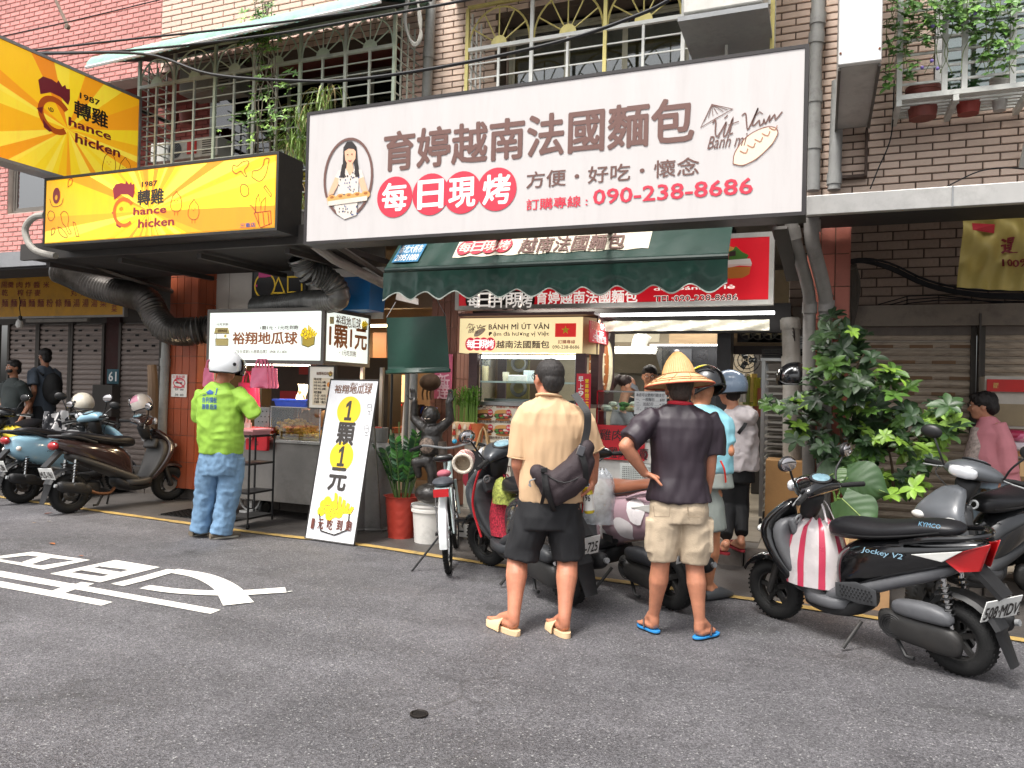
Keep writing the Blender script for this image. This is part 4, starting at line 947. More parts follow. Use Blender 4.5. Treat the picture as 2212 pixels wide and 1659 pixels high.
duct('big silver grey flexible duct sagging from the left shutters to the food cart',[W(*C2(690,620),7.0),W(*C2(860,690),7.05),W(*C2(1080,800),7.1),W(*C2(1300,860),7.15),W(*C2(1600,930),7.2),W(*C2(1720,1010),7.2),W(*C2(1810,1180),7.2),W(*C2(1960,1320),7.2),W(*C2(2200,1330),7.25),W(*A4(1080,465),7.35),W(*A4(1200,480),7.4)],.165,'#6a6662')
duct('ribbed grey duct rising in an S over the cart roof by the green awning',[W(*B1(622,90),6.5),W(*B1(660,160),6.6),W(*B1(740,190),6.75),W(*B1(805,240),6.85),W(*B1(815,305),6.9),W(*B1(720,322),7.0),W(*B1(640,325),7.1),W(*B1(400,350),7.3)],.125,'#7f7f7c',metal=.45,rib=.01,period=.04)
t=root0('ceiling_pipe','thick pale pipe slanting down behind the bread sign to the green awning','pipe')
part(MB().tube([W(*B1(690,20),6.2),W(*B1(800,100),6.5),W(*B1(1060,230),7.2)],.05,10),'tube',mat('#9a9690',.5,dirt=.5),t,smooth=True)
part(MB().tube([W(*B1(800,20),6.2),W(*B1(1050,180),7.2)],.03,8),'tube',mat('#4a4744',.5,dirt=.5),t,smooth=True)
# white boards behind the cart
t=root0('fascia_board','plain grey white boards under the canopy behind the steel food cart','board')
Yb=7.8; xs_=[W(u,600,Yb).x for u in (372,496,640,830)]; zt_=3.2; zb2=W(500,693,Yb).z
for a,b in zip(xs_,xs_[1:]): part(MB().bb((a+.004,Yb,zb2),(b-.004,Yb+.03,zt_)),'panel',mat('#aaa49c',.6,var=.06,dirt=.15,scale=1.5),t)
t=root0('flood_light','small flat flood lamp under the canopy before the grey boards','lamp')
q=W(490,540,7.0); part(MB().box(q,(.2,.16,.03),rx=.3),'housing',m_black,t); part(MB().box(q+Vector((0,-.01,-.019)),(.17,.13,.006),rx=.3),'lens',mat('#c9c9c0',.3),t)
# black sign with circle, triangle and square
x0,z0_=W(545,668,7.72).x,W(545,668,7.72).z; x1,z1_=W(660,578,7.72).x,W(545,577,7.72).z
t=signbox('game_sign','black sign with yellow circle triangle and square outlines on grey boards',x0,x1,z0_,z1_,7.72,.03,mat('#151314',.4),m_black,.012)
p=Print(YP(7.72),t); f=lambda u,v:YP(7.72).st(*B1(u,v)); ky=ink('#d8b32a'); c=f(441,237)
p.line([(c[0]+.155*math.cos(a),c[1]+.155*math.sin(a)) for a in [i*math.pi/14 for i in range(28)]],.022,ky,1,st=True,closed=True)
p.line([f(480,275),f(512,195),f(543,275)],.022,ky,1,st=True,closed=True); p.line([f(560,272),f(560,192),f(632,190),f(632,272)],.022,ky,1,st=True,closed=True)
p.poly([f(*q) for q in [(408,195),(410,165),(425,172),(435,158),(445,170),(462,152),(475,160),(472,190),(440,195)]],ink('#c2357a'),1,st=True)
p.poly([f(*q) for q in [(388,237),(402,230),(402,245)]],ink('#c2357a'),1,st=True)
p.text('轉雞遊戲',f(430,350),f(600,330),k_wh,1,.01,st=True); p.done()

# ---------------- green shop awning with valance
t=root0('shop_awning','dark green vinyl awning with scalloped valance and cream name band under the white sign','awning')
m_gv=mat('#15382f',.35,var=.15,scale=2,bump=.25,bscale=7,coat=.25); AY=6.5
xa,xb=W(829,600,AY).x,W(1572,600,AY).x; ztop=2.95; zv=W(1200,575,AY).z; zlo=W(1200,640,AY).z+.05
def slope(u,v):
    x=xa+(xb-xa)*u; return (x,AY+.02+(1-v)*.55,zv+.05+(1-v)*.62+.006*math.sin(x*23+v*5))
part(MB().grid(slope,60,10),'roof_cloth',m_gv,t,smooth=True)
part(MB().tube([(xa,AY+.03,zv+.03),(xb,AY+.03,zv+.03)],.03,10),'front_bar',mat('#12302a',.35,coat=.2),t,smooth=True)
def wav(x): return .5-.5*math.cos((x-xa)*2*math.pi/.315)
def val(u,v):
    x=xa+(xb-xa)*u; zb_=zlo-.055+.075*wav(x); z=zv+.0-(zv-zb_)*v
    y=AY-.01-.012*v*math.sin(x*15+1.5*math.sin(x*7))-.008*math.sin(x*41)*v-.02*v*noise.noise(Vector((x*5,v*3,1)))
    return (x,y,z)
part(MB().grid(val,300,8),'valance',mat('#17362e',.33,var=.2,scale=3,bump=.3,bscale=9,coat=.2),t,smooth=True)
def edg(u,v):
    a=val(u,.955+.055*v); return (a[0],a[1]-.005,a[2])
part(MB().grid(edg,300,1),'white_edging',mat('#a9b0a8',.5,var=.1),t)
fr=(W(1396,520,AY).x-xa)/(xb-xa); fl=(W(968,520,AY).x-xa)/(xb-xa)
def band(a,b,v0,v1,off=.006):
    def g(u,v):
        q=slope(a+(b-a)*u,v0+(v1-v0)*v); return (q[0],q[1]-off*.7,q[2]+off*.7)
    return g
part(MB().grid(band(fl,fr,.3,.86),30,4),'name_band',mat('#e4dac4',.45,var=.08,bump=.2,bscale=8),t,smooth=True)
s1_,s2_=Vector(slope(0,.0)),Vector(slope(0,1.)); dd_=(s1_-s2_).normalized()
pln=Plane((0,s2_.y,s2_.z),(0,-dd_.z,dd_.y),(1,0,0),(0,dd_.y,dd_.z))
p=Print(pln,t,.014)
for i,ch in enumerate('每日現烤'):
    c=pln.st(*B2(660+i*98,190-i*6)); p.ell(c,(.085,.11),k_rd,1,st=True); p.text(ch,(c[0]-.065,c[1]-.075),(c[0]+.065,c[1]+.075),ink('#e8d9c8'),2,.02,st=True)
a=pln.st(*B2(1055,235)); b=pln.st(*B3(520,75)); p.text('越南法國麵包',a,b,k_br,1,.02,st=True)
a=pln.st(*B2(92,305)); b=pln.st(*B2(365,160)); p.poly([a,(b[0],a[1]),b,(a[0],b[1])],ink('#2a7aa5'),0,st=True)
p.text('新北大帆布',(a[0]+.02,(a[1]+b[1])/2+.0),(b[0]-.02,b[1]-.01),k_wh,1,.01,st=True); p.text('28951080',(a[0]+.02,a[1]+.02),(b[0]-.02,(a[1]+b[1])/2-.02),k_wh,1,.02,st=True); p.done()
part(MB().bb((xa,AY+.5,zv+.68),(xb,AY+.62,zv+.78)),'cassette',mat('#3a3836',.5),t)
# red sign of the shop front
RY=7.45; a=W(982,671,RY); b=W(1669,671,RY); zt_=W(1640,512,RY).z
t=signbox('shop_sign','red bread shop sign in pale aluminium frame half hidden behind the green awning',a.x+.05,b.x-.04,a.z+.05,zt_,RY,.1,mat('#b3121f',.35,var=.1,scale=2,emit=.3),mat('#c8c5be',.4,metal=.3,dirt=.2),.045)
p=Print(YP(RY),t); pl=YP(RY); kw=ink('#f0e8e0',.3); ko=ink('#241a18')
for i,ch in enumerate('每日手作現烤'):
    c=pl.st(*B2(722+i*80,585)); p.ell(c,(.1,.105),ko,1,st=True); p.text(ch,(c[0]-.075,c[1]-.08),(c[0]+.075,c[1]+.08),kw,2,.02,st=True)
p.text('育婷越南法國麵包',pl.st(*B2(1198,622)),pl.st(*B3(598,500)),kw,1,.025,st=True)
a=pl.st(*B3(720,602)); b=pl.st(*B3(1368,535)); p.text('TEL:090-238-8686',a,b,kw,1,.04,st=True); p.text('TEL:090-238-8686',(a[0]+.006,a[1]+.006),(b[0]-.006,b[1]-.006),ko,2,.008,st=True)
p.text('dặt bánh sỉ lẻ',pl.st(*B3(720,520)),pl.st(*B3(1345,465)),kw,1,.02,st=True)
f=lambda u,v:pl.st(*B3(u,v))
def F_(pts,m,lay): p.poly([f(*q) for q in pts],m,lay,st=True)
F_([(1200,330),(1465,330),(1455,385),(1400,415),(1300,420),(1200,400)],ink('#c8762a'),1); F_([(1200,300),(1475,300),(1470,325),(1380,320),(1300,335),(1200,330)],ink('#e8c8c0'),2)
F_([(1200,250),(1330,200),(1350,170),(1400,215),(1450,240),(1430,275),(1300,290),(1200,290)],ink('#4a7a2a'),2); F_([(1200,200),(1300,170),(1370,190),(1420,235),(1330,225),(1290,240),(1200,250)],ink('#d89a4a'),1); F_([(1200,285),(1460,265),(1475,305),(1200,315)],ink('#ecdfd8'),3)
F_([(1300,215),(1350,205),(1350,245),(1300,250)],ink('#3a2420'),3); p.done()
# small red-white notice left of awning edge, cables behind
q0,q1=W(*B2(120,600),7.3),W(*B2(290,545),7.3)
solo(MB().prism([W(*B2(120,580),7.3),W(*B2(290,620),7.3),W(*B2(290,575),7.3),W(*B2(130,520),7.3)],(0,0,0),(0,.02,0)),'hanging_notice',mat('#d9cfc8',.5),'small tilted notice board peeking under the left end of the green awning','notice')
# hanging green tarpaulin
TY=6.9; t=root0('hanging_tarpaulin','dark green tarpaulin panel hung on cords left of the bread kiosk','tarpaulin')
c4=[W(835,686,TY),W(963,683,TY),W(966,802,TY),W(832,806,TY)]
def tp_(u,v):
    a=c4[0].lerp(c4[1],u); b=c4[3].lerp(c4[2],u); q=a.lerp(b,v); q.y+=.02*math.sin(u*6+v*3)+.05*v*v; 
    if v>.93: q.y-=.04*(v-.93)/.07
    return q
part(MB().grid(tp_,24,24),'cloth',mat('#1c4438',.4,var=.18,scale=2.5,bump=.3,bscale=6,coat=.15),t,smooth=True)
part(MB().tube([c4[3]+Vector((-.01,.04,.01)),c4[2]+Vector((.01,.04,.01))],.022,8),'bottom_bar',mat('#1c4438',.4),t,smooth=True)
for q,e in ((c4[0],W(*B2(120,600),7.0)),(c4[1],W(*B2(440,585),7.0))): part(MB().tube([q,e],.004,4),'cord',m_grey,t)
# yellow banner right
t=root0('banner','drooping yellow banner with red shop characters hanging under the metal fascia','banner'); BY=7.6
cs=[W(*A3(1870,1095),BY),W(*A3(2400,1105),BY),W(*A3(2400,1520),BY),W(*A3(1862,1490),BY)]
def bn(u,v):
    q=cs[0].lerp(cs[1],u).lerp(cs[3].lerp(cs[2],u),v); q.y+=.05*math.sin((u*1.6-v*1.1)*9)*(.3+.7*(1-v))+.02*math.sin(u*31+v*4); q.x+=.02*math.sin(v*5); return q
bo=part(MB().grid(bn,60,30),'cloth',mat('#b5a25a',.55,var=.12,scale=2,bump=.1),t,smooth=True)
pl=YP(BY); f=lambda u,v:pl.st(*A3(u,v))
def warp(t,Yf):
    for o in list(t.children):
        if o.name.startswith(('lettering','artwork')):
            for v in o.data.vertices:
                s=(v.co.x-cs[0].x)/(cs[1].x-cs[0].x); tt=(cs[0].z-v.co.z)/(cs[0].z-cs[3].z); q=bn(min(max(s,0),1),min(max(tt,0),1)); v.co.y=q.y-.008
p=Print(pl,t,0); km=ink('#7a1f2a')
p.poly([f(1925,1160),f(2045,1165),f(2045,1208),f(1925,1200)],ink('#a81f2a'),1,st=True); p.text('三中頓',f(1935,1200),f(2035,1168),ink('#e0c890'),2,.01,st=True)
p.text('選',f(2080,1315),f(2180,1230),km,1,.03,st=True); p.text('100%',f(2080,1385),f(2230,1340),km,1,.03,st=True); p.text('用',f(2215,1315),f(2320,1230),km,1,.03,st=True); p.done(); warp(t,None)
for a,b in ((cs[0],W(*A3(1855,1070),7.0)),): part(MB().tube([a,b],.006,4),'cord',m_cab,t)
# ================= potato ball cart
CX0,CX1,CY0,CY1=-6.62,-5.0,6.9,7.8; ZS0,ZS1=1.76,2.34
t=thing('food_cart','stainless steel potato ball cart under a lit white sign box with brown characters','food cart',(-5.8,7.3,0),0)
m_panel=mat('#e4ece4',.4,var=.02,emit=.5); m_fr=mat('#6c6863',.4,metal=.5)
part(MB().bb((CX0+.02,CY0+.012,ZS0),(CX1-.012,CY1,ZS1)),'sign_box',mat('#8b8a86',.5,dirt=.3),t)
s1=part(MB().bb((CX0+.03,CY0,ZS0+.02),(CX1-.03,CY0+.01,ZS1-.02)),'sign_panel',m_panel,t)
s2=part(MB().bb((CX1-.01,CY0+.03,ZS0+.02),(CX1,CY1-.03,ZS1-.02)),'sign_panel',m_panel,t)
m=MB()
for z in (ZS0,ZS1): m.bb((CX0,CY0-.01,z-.02),(CX1+.01,CY0+.0,z+.02)).bb((CX1-.005,CY0+.001,z-.0201),(CX1+.012,CY1,z+.0201))
m.bb((CX0,CY0-.011,ZS0+.02),(CX0+.03,CY0-.001,ZS1-.02)).bb((CX1-.03,CY0-.011,ZS0+.02),(CX1+.0121,CY0+.03,ZS1-.02)).bb((CX1-.004,CY1-.03,ZS0+.02),(CX1+.0119,CY1,ZS1-.02)); part(m,'sign_frame',m_fr,t)
pl=YP(CY0); p=Print(pl,s1,.002); f=lambda u,v:pl.st(*B1(u,v)); ko2=ink('#c0713a'); kb2=ink('#7a5540'); kye=ink('#f2d21e',.4)
p.text('1元吃到飽',f(187,445),f(252,430),kb2,1,.01,st=True); p.text('1顆1元・1元吃到飽',f(418,466),f(615,442),ink('#5a4032'),1,.02,st=True)
p.text('裕翔地瓜球',f(272,542),f(612,475),ko2,1,.03,st=True); p.text('【全台首創1元連鎖品牌】 0908 351-800',f(290,588),f(555,569),kb2,1,.006,st=True)
p.poly([f(*q) for q in [(185,455),(250,455),(258,485),(178,485)]],ink('#f0dc90'),1,st=True); p.poly([f(*q) for q in [(185,512),(252,512),(250,548),(188,546)]],ink('#f0dc90'),1,st=True); rectline(p,f(185,548),f(252,512),.006,kb2,2); p.line([f(178,485),f(258,485)],.008,kb2,2,st=True); p.line([f(192,485),f(192,512)],.006,kb2,2,st=True); p.line([f(245,485),f(245,512)],.006,kb2,2,st=True)
p.text('裕翔地瓜球',f(197,478),f(246,464),kb2,3,.01,st=True); p.ell(f(236,498),(.014,.02),k_ye,2,st=True)
def bag(p,f,u0,v0,u1,v1,lay=1,face=0):
    W_=u1-u0; H_=v1-v0; q=lambda a,b:f(u0+a*W_,v0+b*H_)
    p.poly([q(.08,.52),q(.95,.52),q(.9,.9),q(.5,1),q(.1,.92)],ink('#f0d25a') if not face else ink('#f1efec'),lay,st=True); p.line([q(.05,.5),q(.08,.9),q(.5,1),q(.92,.88),q(.97,.5)],.008*(1+face*.6),k_bk,lay+3,st=True)
    for i in range(5): x=.5+.1*i; p.poly([q(x-.02,.5),q(x+.02+.03*i,.02+.08*i),q(x+.1+.03*i,.05+.08*i),q(x+.1,.52)],kye,lay+1,st=True); p.line([q(x-.02,.5),q(x+.02+.03*i,.02+.08*i),q(x+.1+.03*i,.05+.08*i),q(x+.1,.52)],.004,kb2,lay+2,st=True)
    r=abs(q(.12,0)[0]-q(0,0)[0])
    for a,b in [(.1,.45),(.3,.42),(.3,.22),(.5,.32),(.18,.3),(.48,.5),(.65,.5),(.35,.56)]:
        p.ell(q(a,b),(r,r),kye,lay+2,st=True,n=14); c_=q(a,b); p.line([(c_[0]+r*math.cos(k),c_[1]+r*math.sin(k)) for k in [i*.628 for i in range(10)]],.004,kb2,lay+3,st=True,closed=True)
        if face:
            for s_ in(-1,1): p.ell((c_[0]+s_*r*.35,c_[1]),(r*.1,r*.12),k_bk,lay+4,st=True,n=6)
bag(p,f,628,440,704,556); p.done()
pl=XP(CX1); p=Print(pl,s2,.002); f=lambda u,v:pl.st(*B1(u,v))
p.text('裕翔地瓜球',f(807,445),f(937,408),kb2,1,.02,st=True); p.text('1顆1元',f(770,555),f(970,462),ko2,1,.035,st=True); p.text('・1元吃到飽',f(825,598),f(912,577),kb2,1,.01,st=True)
bag(p,f,940,415,970,470); p.poly([f(775,398),f(797,398),f(797,435),f(775,435)],ink('#e0d4a0'),1,st=True); p.done()
part(MB().bb((-6.6,CY0,.86),(-4.72,CY1,.9)),'counter_top',mat('#b2b1ad',.28,metal=.9,var=.1,dirt=.15),t,bev=.006)
part(MB().bb((-6.58,CY0+.03,.2),(-4.74,CY1-.02,.858)),'body',mat('#8d8a86',.36,metal=.75,var=.18,scale=2.2,dirt=.4),t,bev=.004)
for x in (-6.4,-5.86,-4.95):
    part(MB().torus((x,CY0+.16,.1),(1,0,0),.078,.022,20,8),'wheel',m_rub,t,smooth=True); part(MB().cyl((x-.015,CY0+.16,.1),(x+.015,CY0+.16,.1),.06),'hub_cap',m_steel,t)
for x,y in ((-6.57,6.95),(-6.57,7.75),(-5.05,7.75),(-4.78,7.75)): part(MB().bb((x-.02,y-.02,.9),(x+.02,y+.02,ZS0-.021)),'post',m_steel,t)
for u in (390,510,610): 
    q=W(*B1(u,640),7.05); part(MB().bb((q.x-.12,7.0,ZS0-.035),(q.x+.12,7.12,ZS0-.022)),'lamp_strip',mat('#fff4dc',.3,var=0,emit=6),t)
# glass case with balls
a=W(*B1(468,1083),CY0+.02); b=W(*B1(728,870),CY0+.02)
g=thing('glass_display_case','clear glass case on the food cart full of yellow potato balls','display case',((a.x+b.x)/2,7.1,.9))
m=MB()
for q in ((a.x,CY0+.02),(b.x,CY0+.02),(a.x,CY0+.5),(b.x,CY0+.5)): m.bb((q[0]-.006,q[1]-.006,.901),(q[0]+.006,q[1]+.006,b.z))
for y in (CY0+.02,CY0+.5): m.bb((a.x+.007,y-.006,b.z-.012),(b.x-.007,y+.006,b.z))
for x in (a.x,b.x): m.bb((x-.006,CY0+.027,b.z-.012),(x+.006,CY0+.494,b.z))
part(m,'frame',m_chrome,g); part(MB().bb((a.x+.007,CY0+.019,.905),(b.x-.007,CY0+.021,b.z-.013)),'pane',m_glass,g); part(MB().bb((a.x-.001,CY0+.027,.905),(a.x+.001,CY0+.49,b.z-.013)),'pane',m_glass,g)
part(MB().bb((a.x+.007,CY0+.027,b.z-.006),(b.x-.007,CY0+.49,b.z-.004)),'pane',m_glass,g)
part(MB().bb((a.x+.02,CY0+.05,.902),(b.x-.02,CY0+.48,.93)),'tray',mat('#c9a46a',.5),g)
def balls(mb,x0,x1,y0,y1,z,n,r,top,rnd):
    for i in range(n):
        x=rnd.uniform(x0,x1); k=1-((x-(x0+(x1-x0)*.35))/(x1-x0)*1.5)**2; mb.ell((x,rnd.uniform(y0,y1),z+rnd.uniform(0,max(.01,top*k))),(r,r,r*.93),7,5)
m=MB(); balls(m,a.x+.04,b.x-.2,CY0+.06,CY0+.4,.945,420,.023,.17,random.Random(2)); o=part(m,'potato_balls',mat('#f2b23e',.5,var=.2,rand=.15,scale=20),g,smooth=True); o['kind']='stuff'
m=MB(); balls(m,b.x-.22,b.x-.03,CY0+.06,CY0+.3,.94,60,.02,.03,random.Random(3)); o=part(m,'sweet_potato_strips',mat('#e8b82a',.55,rand=.15),g,smooth=True); o['kind']='stuff'
m=MB()
for i in range(4): m.ell((a.x+.2+.13*i,CY0+.38,1.13+.03*(i%2)),(.09,.05,.1+.03*(i%2)),10,7)
part(m,'paper_bags',mat('#b98a62',.7,bump=.5,bscale=20),g,smooth=True)['kind']='stuff'
# perforated steel sheet and red box left of the case
q0=W(*B1(385,975),7.02); q1=W(*B1(465,868),7.02); pf=thing('steel_sheet','perforated steel guard sheet standing on the cart beside the glass case','steel sheet',(q0.x,7.02,.9))
part(MB().bb((q0.x,7.02,.905),(q1.x,7.03,q1.z)),'sheet',m_steel,pf)
m=MB()
for i in range(5):
    for k in range(5): m.cyl((q0.x+.04+i*.055+.02*(k%2),7.019,1.02+k*.06),(q0.x+.04+i*.055+.02*(k%2),7.017,1.02+k*.06),.008,n=8)
o=part(m,'holes',m_black,pf); o['kind']='stuff'
q0=W(*B1(352,1086),CY0-.02); q1=W(*B1(466,972),CY0-.02); rb=thing('red_box','red carton with a black label band hanging before the cart counter','box',(q0.x,CY0-.02,.85))
part(MB().bb((q0.x,CY0-.06,q0.z),(q1.x,CY0-.015,q1.z)),'carton',mat('#c01c28',.4),rb,bev=.005)
p=Print(YP(CY0-.06),rb,.001); f=lambda u,v:YP(CY0-.06).st(*B1(u,v)); p.poly([f(*q) for q in [(372,985),(464,985),(464,1015),(372,1015)]],k_bk,1,st=True); p.text('N',f(375,1008),f(387,990),k_wh,2,.01,st=True); p.text('KZ',f(388,1062),f(408,1045),k_bk,1,.01,st=True); p.done()
# hanging pink bags
def pinkbag(u0,v0,u1,v1,Y,label,n=1,col='#e87a9a'):
    a=W(*B1(u0,v1),Y); b=W(*B1(u1,v0),Y); t=thing('pink_bag',label,'bag',((a.x+b.x)/2,Y,a.z),0,'pink bags hung from the cart sign')
    for k in range(n):
        dx=.02*k; w_=(b.x-a.x)/2; cx=(a.x+b.x)/2; h=b.z-a.z
        def g(u,v,k=k,dx=dx):
            an=2*math.pi*u; ww=w_*(.82+.18*v)*(1 if v<.75 else 1); return (cx+dx+math.cos(an)*ww,Y+k*.03+math.sin(an)*.035*(1+.4*math.sin(u*20+v*7))*(.6+.4*v),b.z-h*.28-(h*.72)*v+.012*math.sin(u*25)*v)
        part(MB().grid(g,28,6),'bag_body',mat(col,.5,var=.12,bump=.3,bscale=25,rand=.1),t,smooth=True)
        part(MB().tube([(cx-w_*.45+dx,Y+k*.03,b.z-h*.28),(cx-w_*.25+dx,Y+k*.03,b.z),(cx+w_*.15+dx,Y+k*.03,b.z),(cx+w_*.35+dx,Y+k*.03,b.z-h*.28)],.012,6,smooth=3),'strap',mat(col,.5,var=.12),t,smooth=True)
pinkbag(118,628,180,755,6.86,'single pink bag hanging left of the white helmet')
pinkbag(362,625,462,762,6.84,'bunch of pink bags hanging right of the white helmet',4)
pinkbag(290,690,405,870,7.35,'crimson cloth bag hanging behind the pink bunch',2,'#a81e46'); pinkbag(330,915,375,1030,6.8,'pale pink plastic bag hanging by the red box',1,'#e8b0a8')
# menu board
t=thing('menu_board','cream framed price list board hanging from the right cart corner','menu board',(-5.0,6.8,1.3))
pl=YP(6.82); a=pl.st(*B1(668,868)); b=pl.st(*B1(800,658)); part(MB().bb((a[0],6.82,a[1]),(b[0],6.85,b[1])),'board',mat('#e9e2d6',.5,var=.03),t)
m=MB().bb((a[0]-.012,6.81,a[1]-.012),(a[0],6.86,b[1]+.012)).bb((b[0],6.81,a[1]-.012),(b[0]+.012,6.86,b[1]+.012)).bb((a[0],6.81,b[1]),(b[0],6.86,b[1]+.012)).bb((a[0],6.81,a[1]-.012),(b[0],6.86,a[1])); part(m,'frame',mat('#33302e',.5),t)
p=Print(pl,t,.002); f=lambda u,v:pl.st(*B1(u,v)); p.text('裕翔地瓜球',f(708,700),f(772,684),kb2,1,.02,st=True); bag(p,f,774,680,790,706)
for i,s_ in enumerate(['地瓜球','小份 30元 (10顆)','中份 50元 (18顆)','大份 70元 (28顆)','地瓜薯條','小份 30元','大份 50元','芋頭餅 一顆$30']): p.text(s_,f(695,728+i*17),f(735 if i in(0,4) else 758,715+i*17),k_bk,1,.02,st=True)
p.poly([f(*q) for q in [(690,715),(788,717),(785,858),(687,854)]],ink('#dccdb4'),0,st=True)
for v in (750,810): p.ell(f(772,v),(.022,.026),ink('#d88a3a'),2,st=True)
p.done()
# A-frame board leaning back
a=Vector((-4.65,6.2,.01)); b=Vector((-4.05,6.15,.01)); tl=VX(715,820,-4.65); tr_=VX(815,822,-4.05); zt=(tl.z+tr_.z)/2; yt=(tl.y+tr_.y)/2
t=thing('standing_board','tall white leaning board with 1 and yen-like price characters and a bag of fries','sign board',(a+b)/2); t['label']='tall white leaning board with yellow discs and a drawn bag of potato balls'
O=a; sa=(b-a).normalized(); ta=(Vector((-4.65,yt,zt))-a); Hh=ta.length; ta.normalize(); ta=(ta-sa*ta.dot(sa)).normalized(); nn=ta.cross(sa); nn=-nn if nn.y>0 else nn
Wd=(b-a).length; pl=Plane(O,nn,sa,ta)
m=MB(); cs4=[pl.w(0,0),pl.w(Wd,0),pl.w(Wd,Hh),pl.w(0,Hh)]; part(MB().prism(cs4,(0,0,0),-nn*.012),'panel',mat('#e3e3e6',.4,var=.03,dirt=.12),t)
for q,r_ in ((0,1),(1,2),(2,3),(3,0)): part(MB().tube([cs4[q],cs4[r_]],.009,4),'edge',mat('#33302e',.5),t)
for x in (.08,Wd-.08): part(MB().tube([pl.w(x,Hh*.93,-.02),(pl.w(x,0).x,yt+.25,.01)],.008,5),'prop_leg',m_steel,t)
p=Print(pl,t,.002); f=lambda u,v:pl.st(*B1(u,v))
p.text('1顆1元・1元吃到飽',f(885,755),f(1002,742),kb2,1,.01,st=True); p.text('裕翔地瓜球',f(800,795),f(1000,755),kb2,1,.02,st=True)
dk=ink('#3a3532')
for (u,v),ch,di in [((876,885),'1',1),((860,1005),'顆',0),((838,1122),'1',1),((818,1240),'元',0)]:
    c=f(u,v); 
    if di: p.ell(c,(.145,.145),ink('#f0c92a'),1,st=True,n=32); r=(.06,.095)
    else: r=(.11,.115)
    if ch=='1': p.poly([(c[0]+a_*.055,c[1]+b_*.1) for a_,b_ in [(-.75,-1),(.85,-1),(.85,-.68),(.4,-.68),(.4,1),(-.05,1),(-.7,.62),(-.7,.25),(-.15,.5),(-.15,-.68),(-.75,-.68)]],dk,2,st=True)
    else: p.text(ch,(c[0]-r[0],c[1]-r[1]),(c[0]+r[0],c[1]+r[1]),dk,2,.035,st=True)
bag(p,f,718,1305,885,1530,1,1)
for ch,u in zip('1元吃到飽',(692,733,780,830,878)): c=f(u,1470+ (u-692)*.06); p.text(ch,(c[0]-.036 if ch!='1' else c[0]-.02,c[1]-.05),(c[0]+.036 if ch!='1' else c[0]+.02,c[1]+.05),ink('#6a3a30'),6,.03,st=True)
for v in (880,990):
    u=985-(v-880)*.15; p.line([f(u-12,v-25),f(u+8,v-30),f(u+10,v+5),f(u-8,v+10),f(u-12,v-25)],.004,dk,1,st=True); p.line([f(u-8,v-10),f(u+8,v-14)],.004,dk,1,st=True); p.line([f(u,v+10),f(u-6,v+25),f(u+10,v+22)],.004,dk,1,st=True)
p.done()
# blue basket on cart roof, blue trays
def tub(name,label,cat,c,w_,d,h,col,taper=.88,ribs=0):
    t=thing(name,label,cat,c); x,y,z=c
    def ring(s,zz,o=0): return [(x+sx*w_/2*s+o*sx,y+sy*d/2*s+o*sy,zz) for sx,sy in((-1,-1),(1,-1),(1,1),(-1,1))]
    m=MB(); m.rings([ring(taper,z),ring(1,z+h),ring(1,z+h,.012),ring(1,z+h-.02,.012),ring(1,z+h-.02,.001)],cap=False); m.flat(ring(taper,z+.002)); part(m,'tub',mat(col,.4,var=.06,dirt=.2),t)
    return t
tub('plastic_crate','bright blue plastic basket on top of the cart sign box','basket',(W(*B1(918,370),7.3).x,7.35,ZS1+.022),.5,.35,.36,'#1f6fb0')
tub('plastic_tray','blue plastic tray on top of the glass potato case','tray',(W(*B1(590,865),7.1).x,7.15,W(*B1(590,868),7.1).z),.45,.25,.09,'#2a50c8')
# black shelf rack in front of cart
q=G(*B1(330,1500)); t=thing('shelf_rack','narrow black wheeled shelf rack between the man in jeans and the cart','shelf',q)
x0,x1,y0,y1=q.x-.2,q.x+.05,q.y+.0,q.y+.38
for x in (x0,x1):
    for y in (y0,y1): part(MB().cyl((x,y,.05),(x,y,.98),.011,n=8),'upright',m_black,t)
for z in (.1,.36,.66,.95): part(MB().bb((x0,y0,z),(x1,y1,z+.02)),'shelf',mat('#1d1c1c',.5),t)
for x in (x0,x1): part(MB().torus((x,y0,.03),(1,0,0),.018,.011,12,6),'caster',m_rub,t)
tub('plastic_basin','pink basin standing on the top shelf of the black rack','basin',(x0+.125,y0+.19,.972),.24,.3,.06,'#e3a0a8')
c=G(*C1(1620,800)); t=thing('floor_fan','small dusty white floor fan behind the legs of the man in jeans','fan',c+Vector((0,.25,0))); c=wmat(t).translation
part(MB().torus((c.x,c.y,.18),(0,1,0),.15,.012,24,6),'ring',m_white,t,smooth=True); part(MB().cyl((c.x,c.y-.03,.18),(c.x,c.y+.04,.18),.04),'hub',m_grey,t)
for k in range(4): part(MB().box((c.x+.07*math.cos(k*1.57),c.y,.18+.07*math.sin(k*1.57)),(.1,.008,.06),ry=-k*1.57),'blade',m_white,t)
part(MB().bb((c.x-.1,c.y-.06,0),(c.x+.1,c.y+.06,.03)),'base',m_white,t)
# cardboard boxes by the pillar
def carton(label,c,w_,d,h,rz=0,col='#a58055',open_=False):
    t=thing('cardboard_box',label,'box',c,rz); part(MB().box((0,0,h/2),(w_,d,h)),'box',mat(col,.8,var=.12,bump=.15,dirt=.2),t,local=True,bev=.004)
    part(MB().box((0,-d/2-.001,h*.92),(.05,.002,h*.15)),'tape',mat('#c9a878',.3),t,local=True); part(MB().box((0,0,h+.001),(.05,d*.98,.002)),'tape',mat('#c9a878',.3),t,local=True)
    return t
q=W(*C1(1335,590),7.9); carton('small cardboard carton at the foot of the orange tiled pillar',(q.x+.12,7.9,q.z),.36,.3,.3)
q=W(*A4(995,1190),8.05); carton('tall brown carton behind the green shirted man by the pillar',(q.x+.1,8.1,.15),.5,.4,1.1,0,'#7a5a3c')
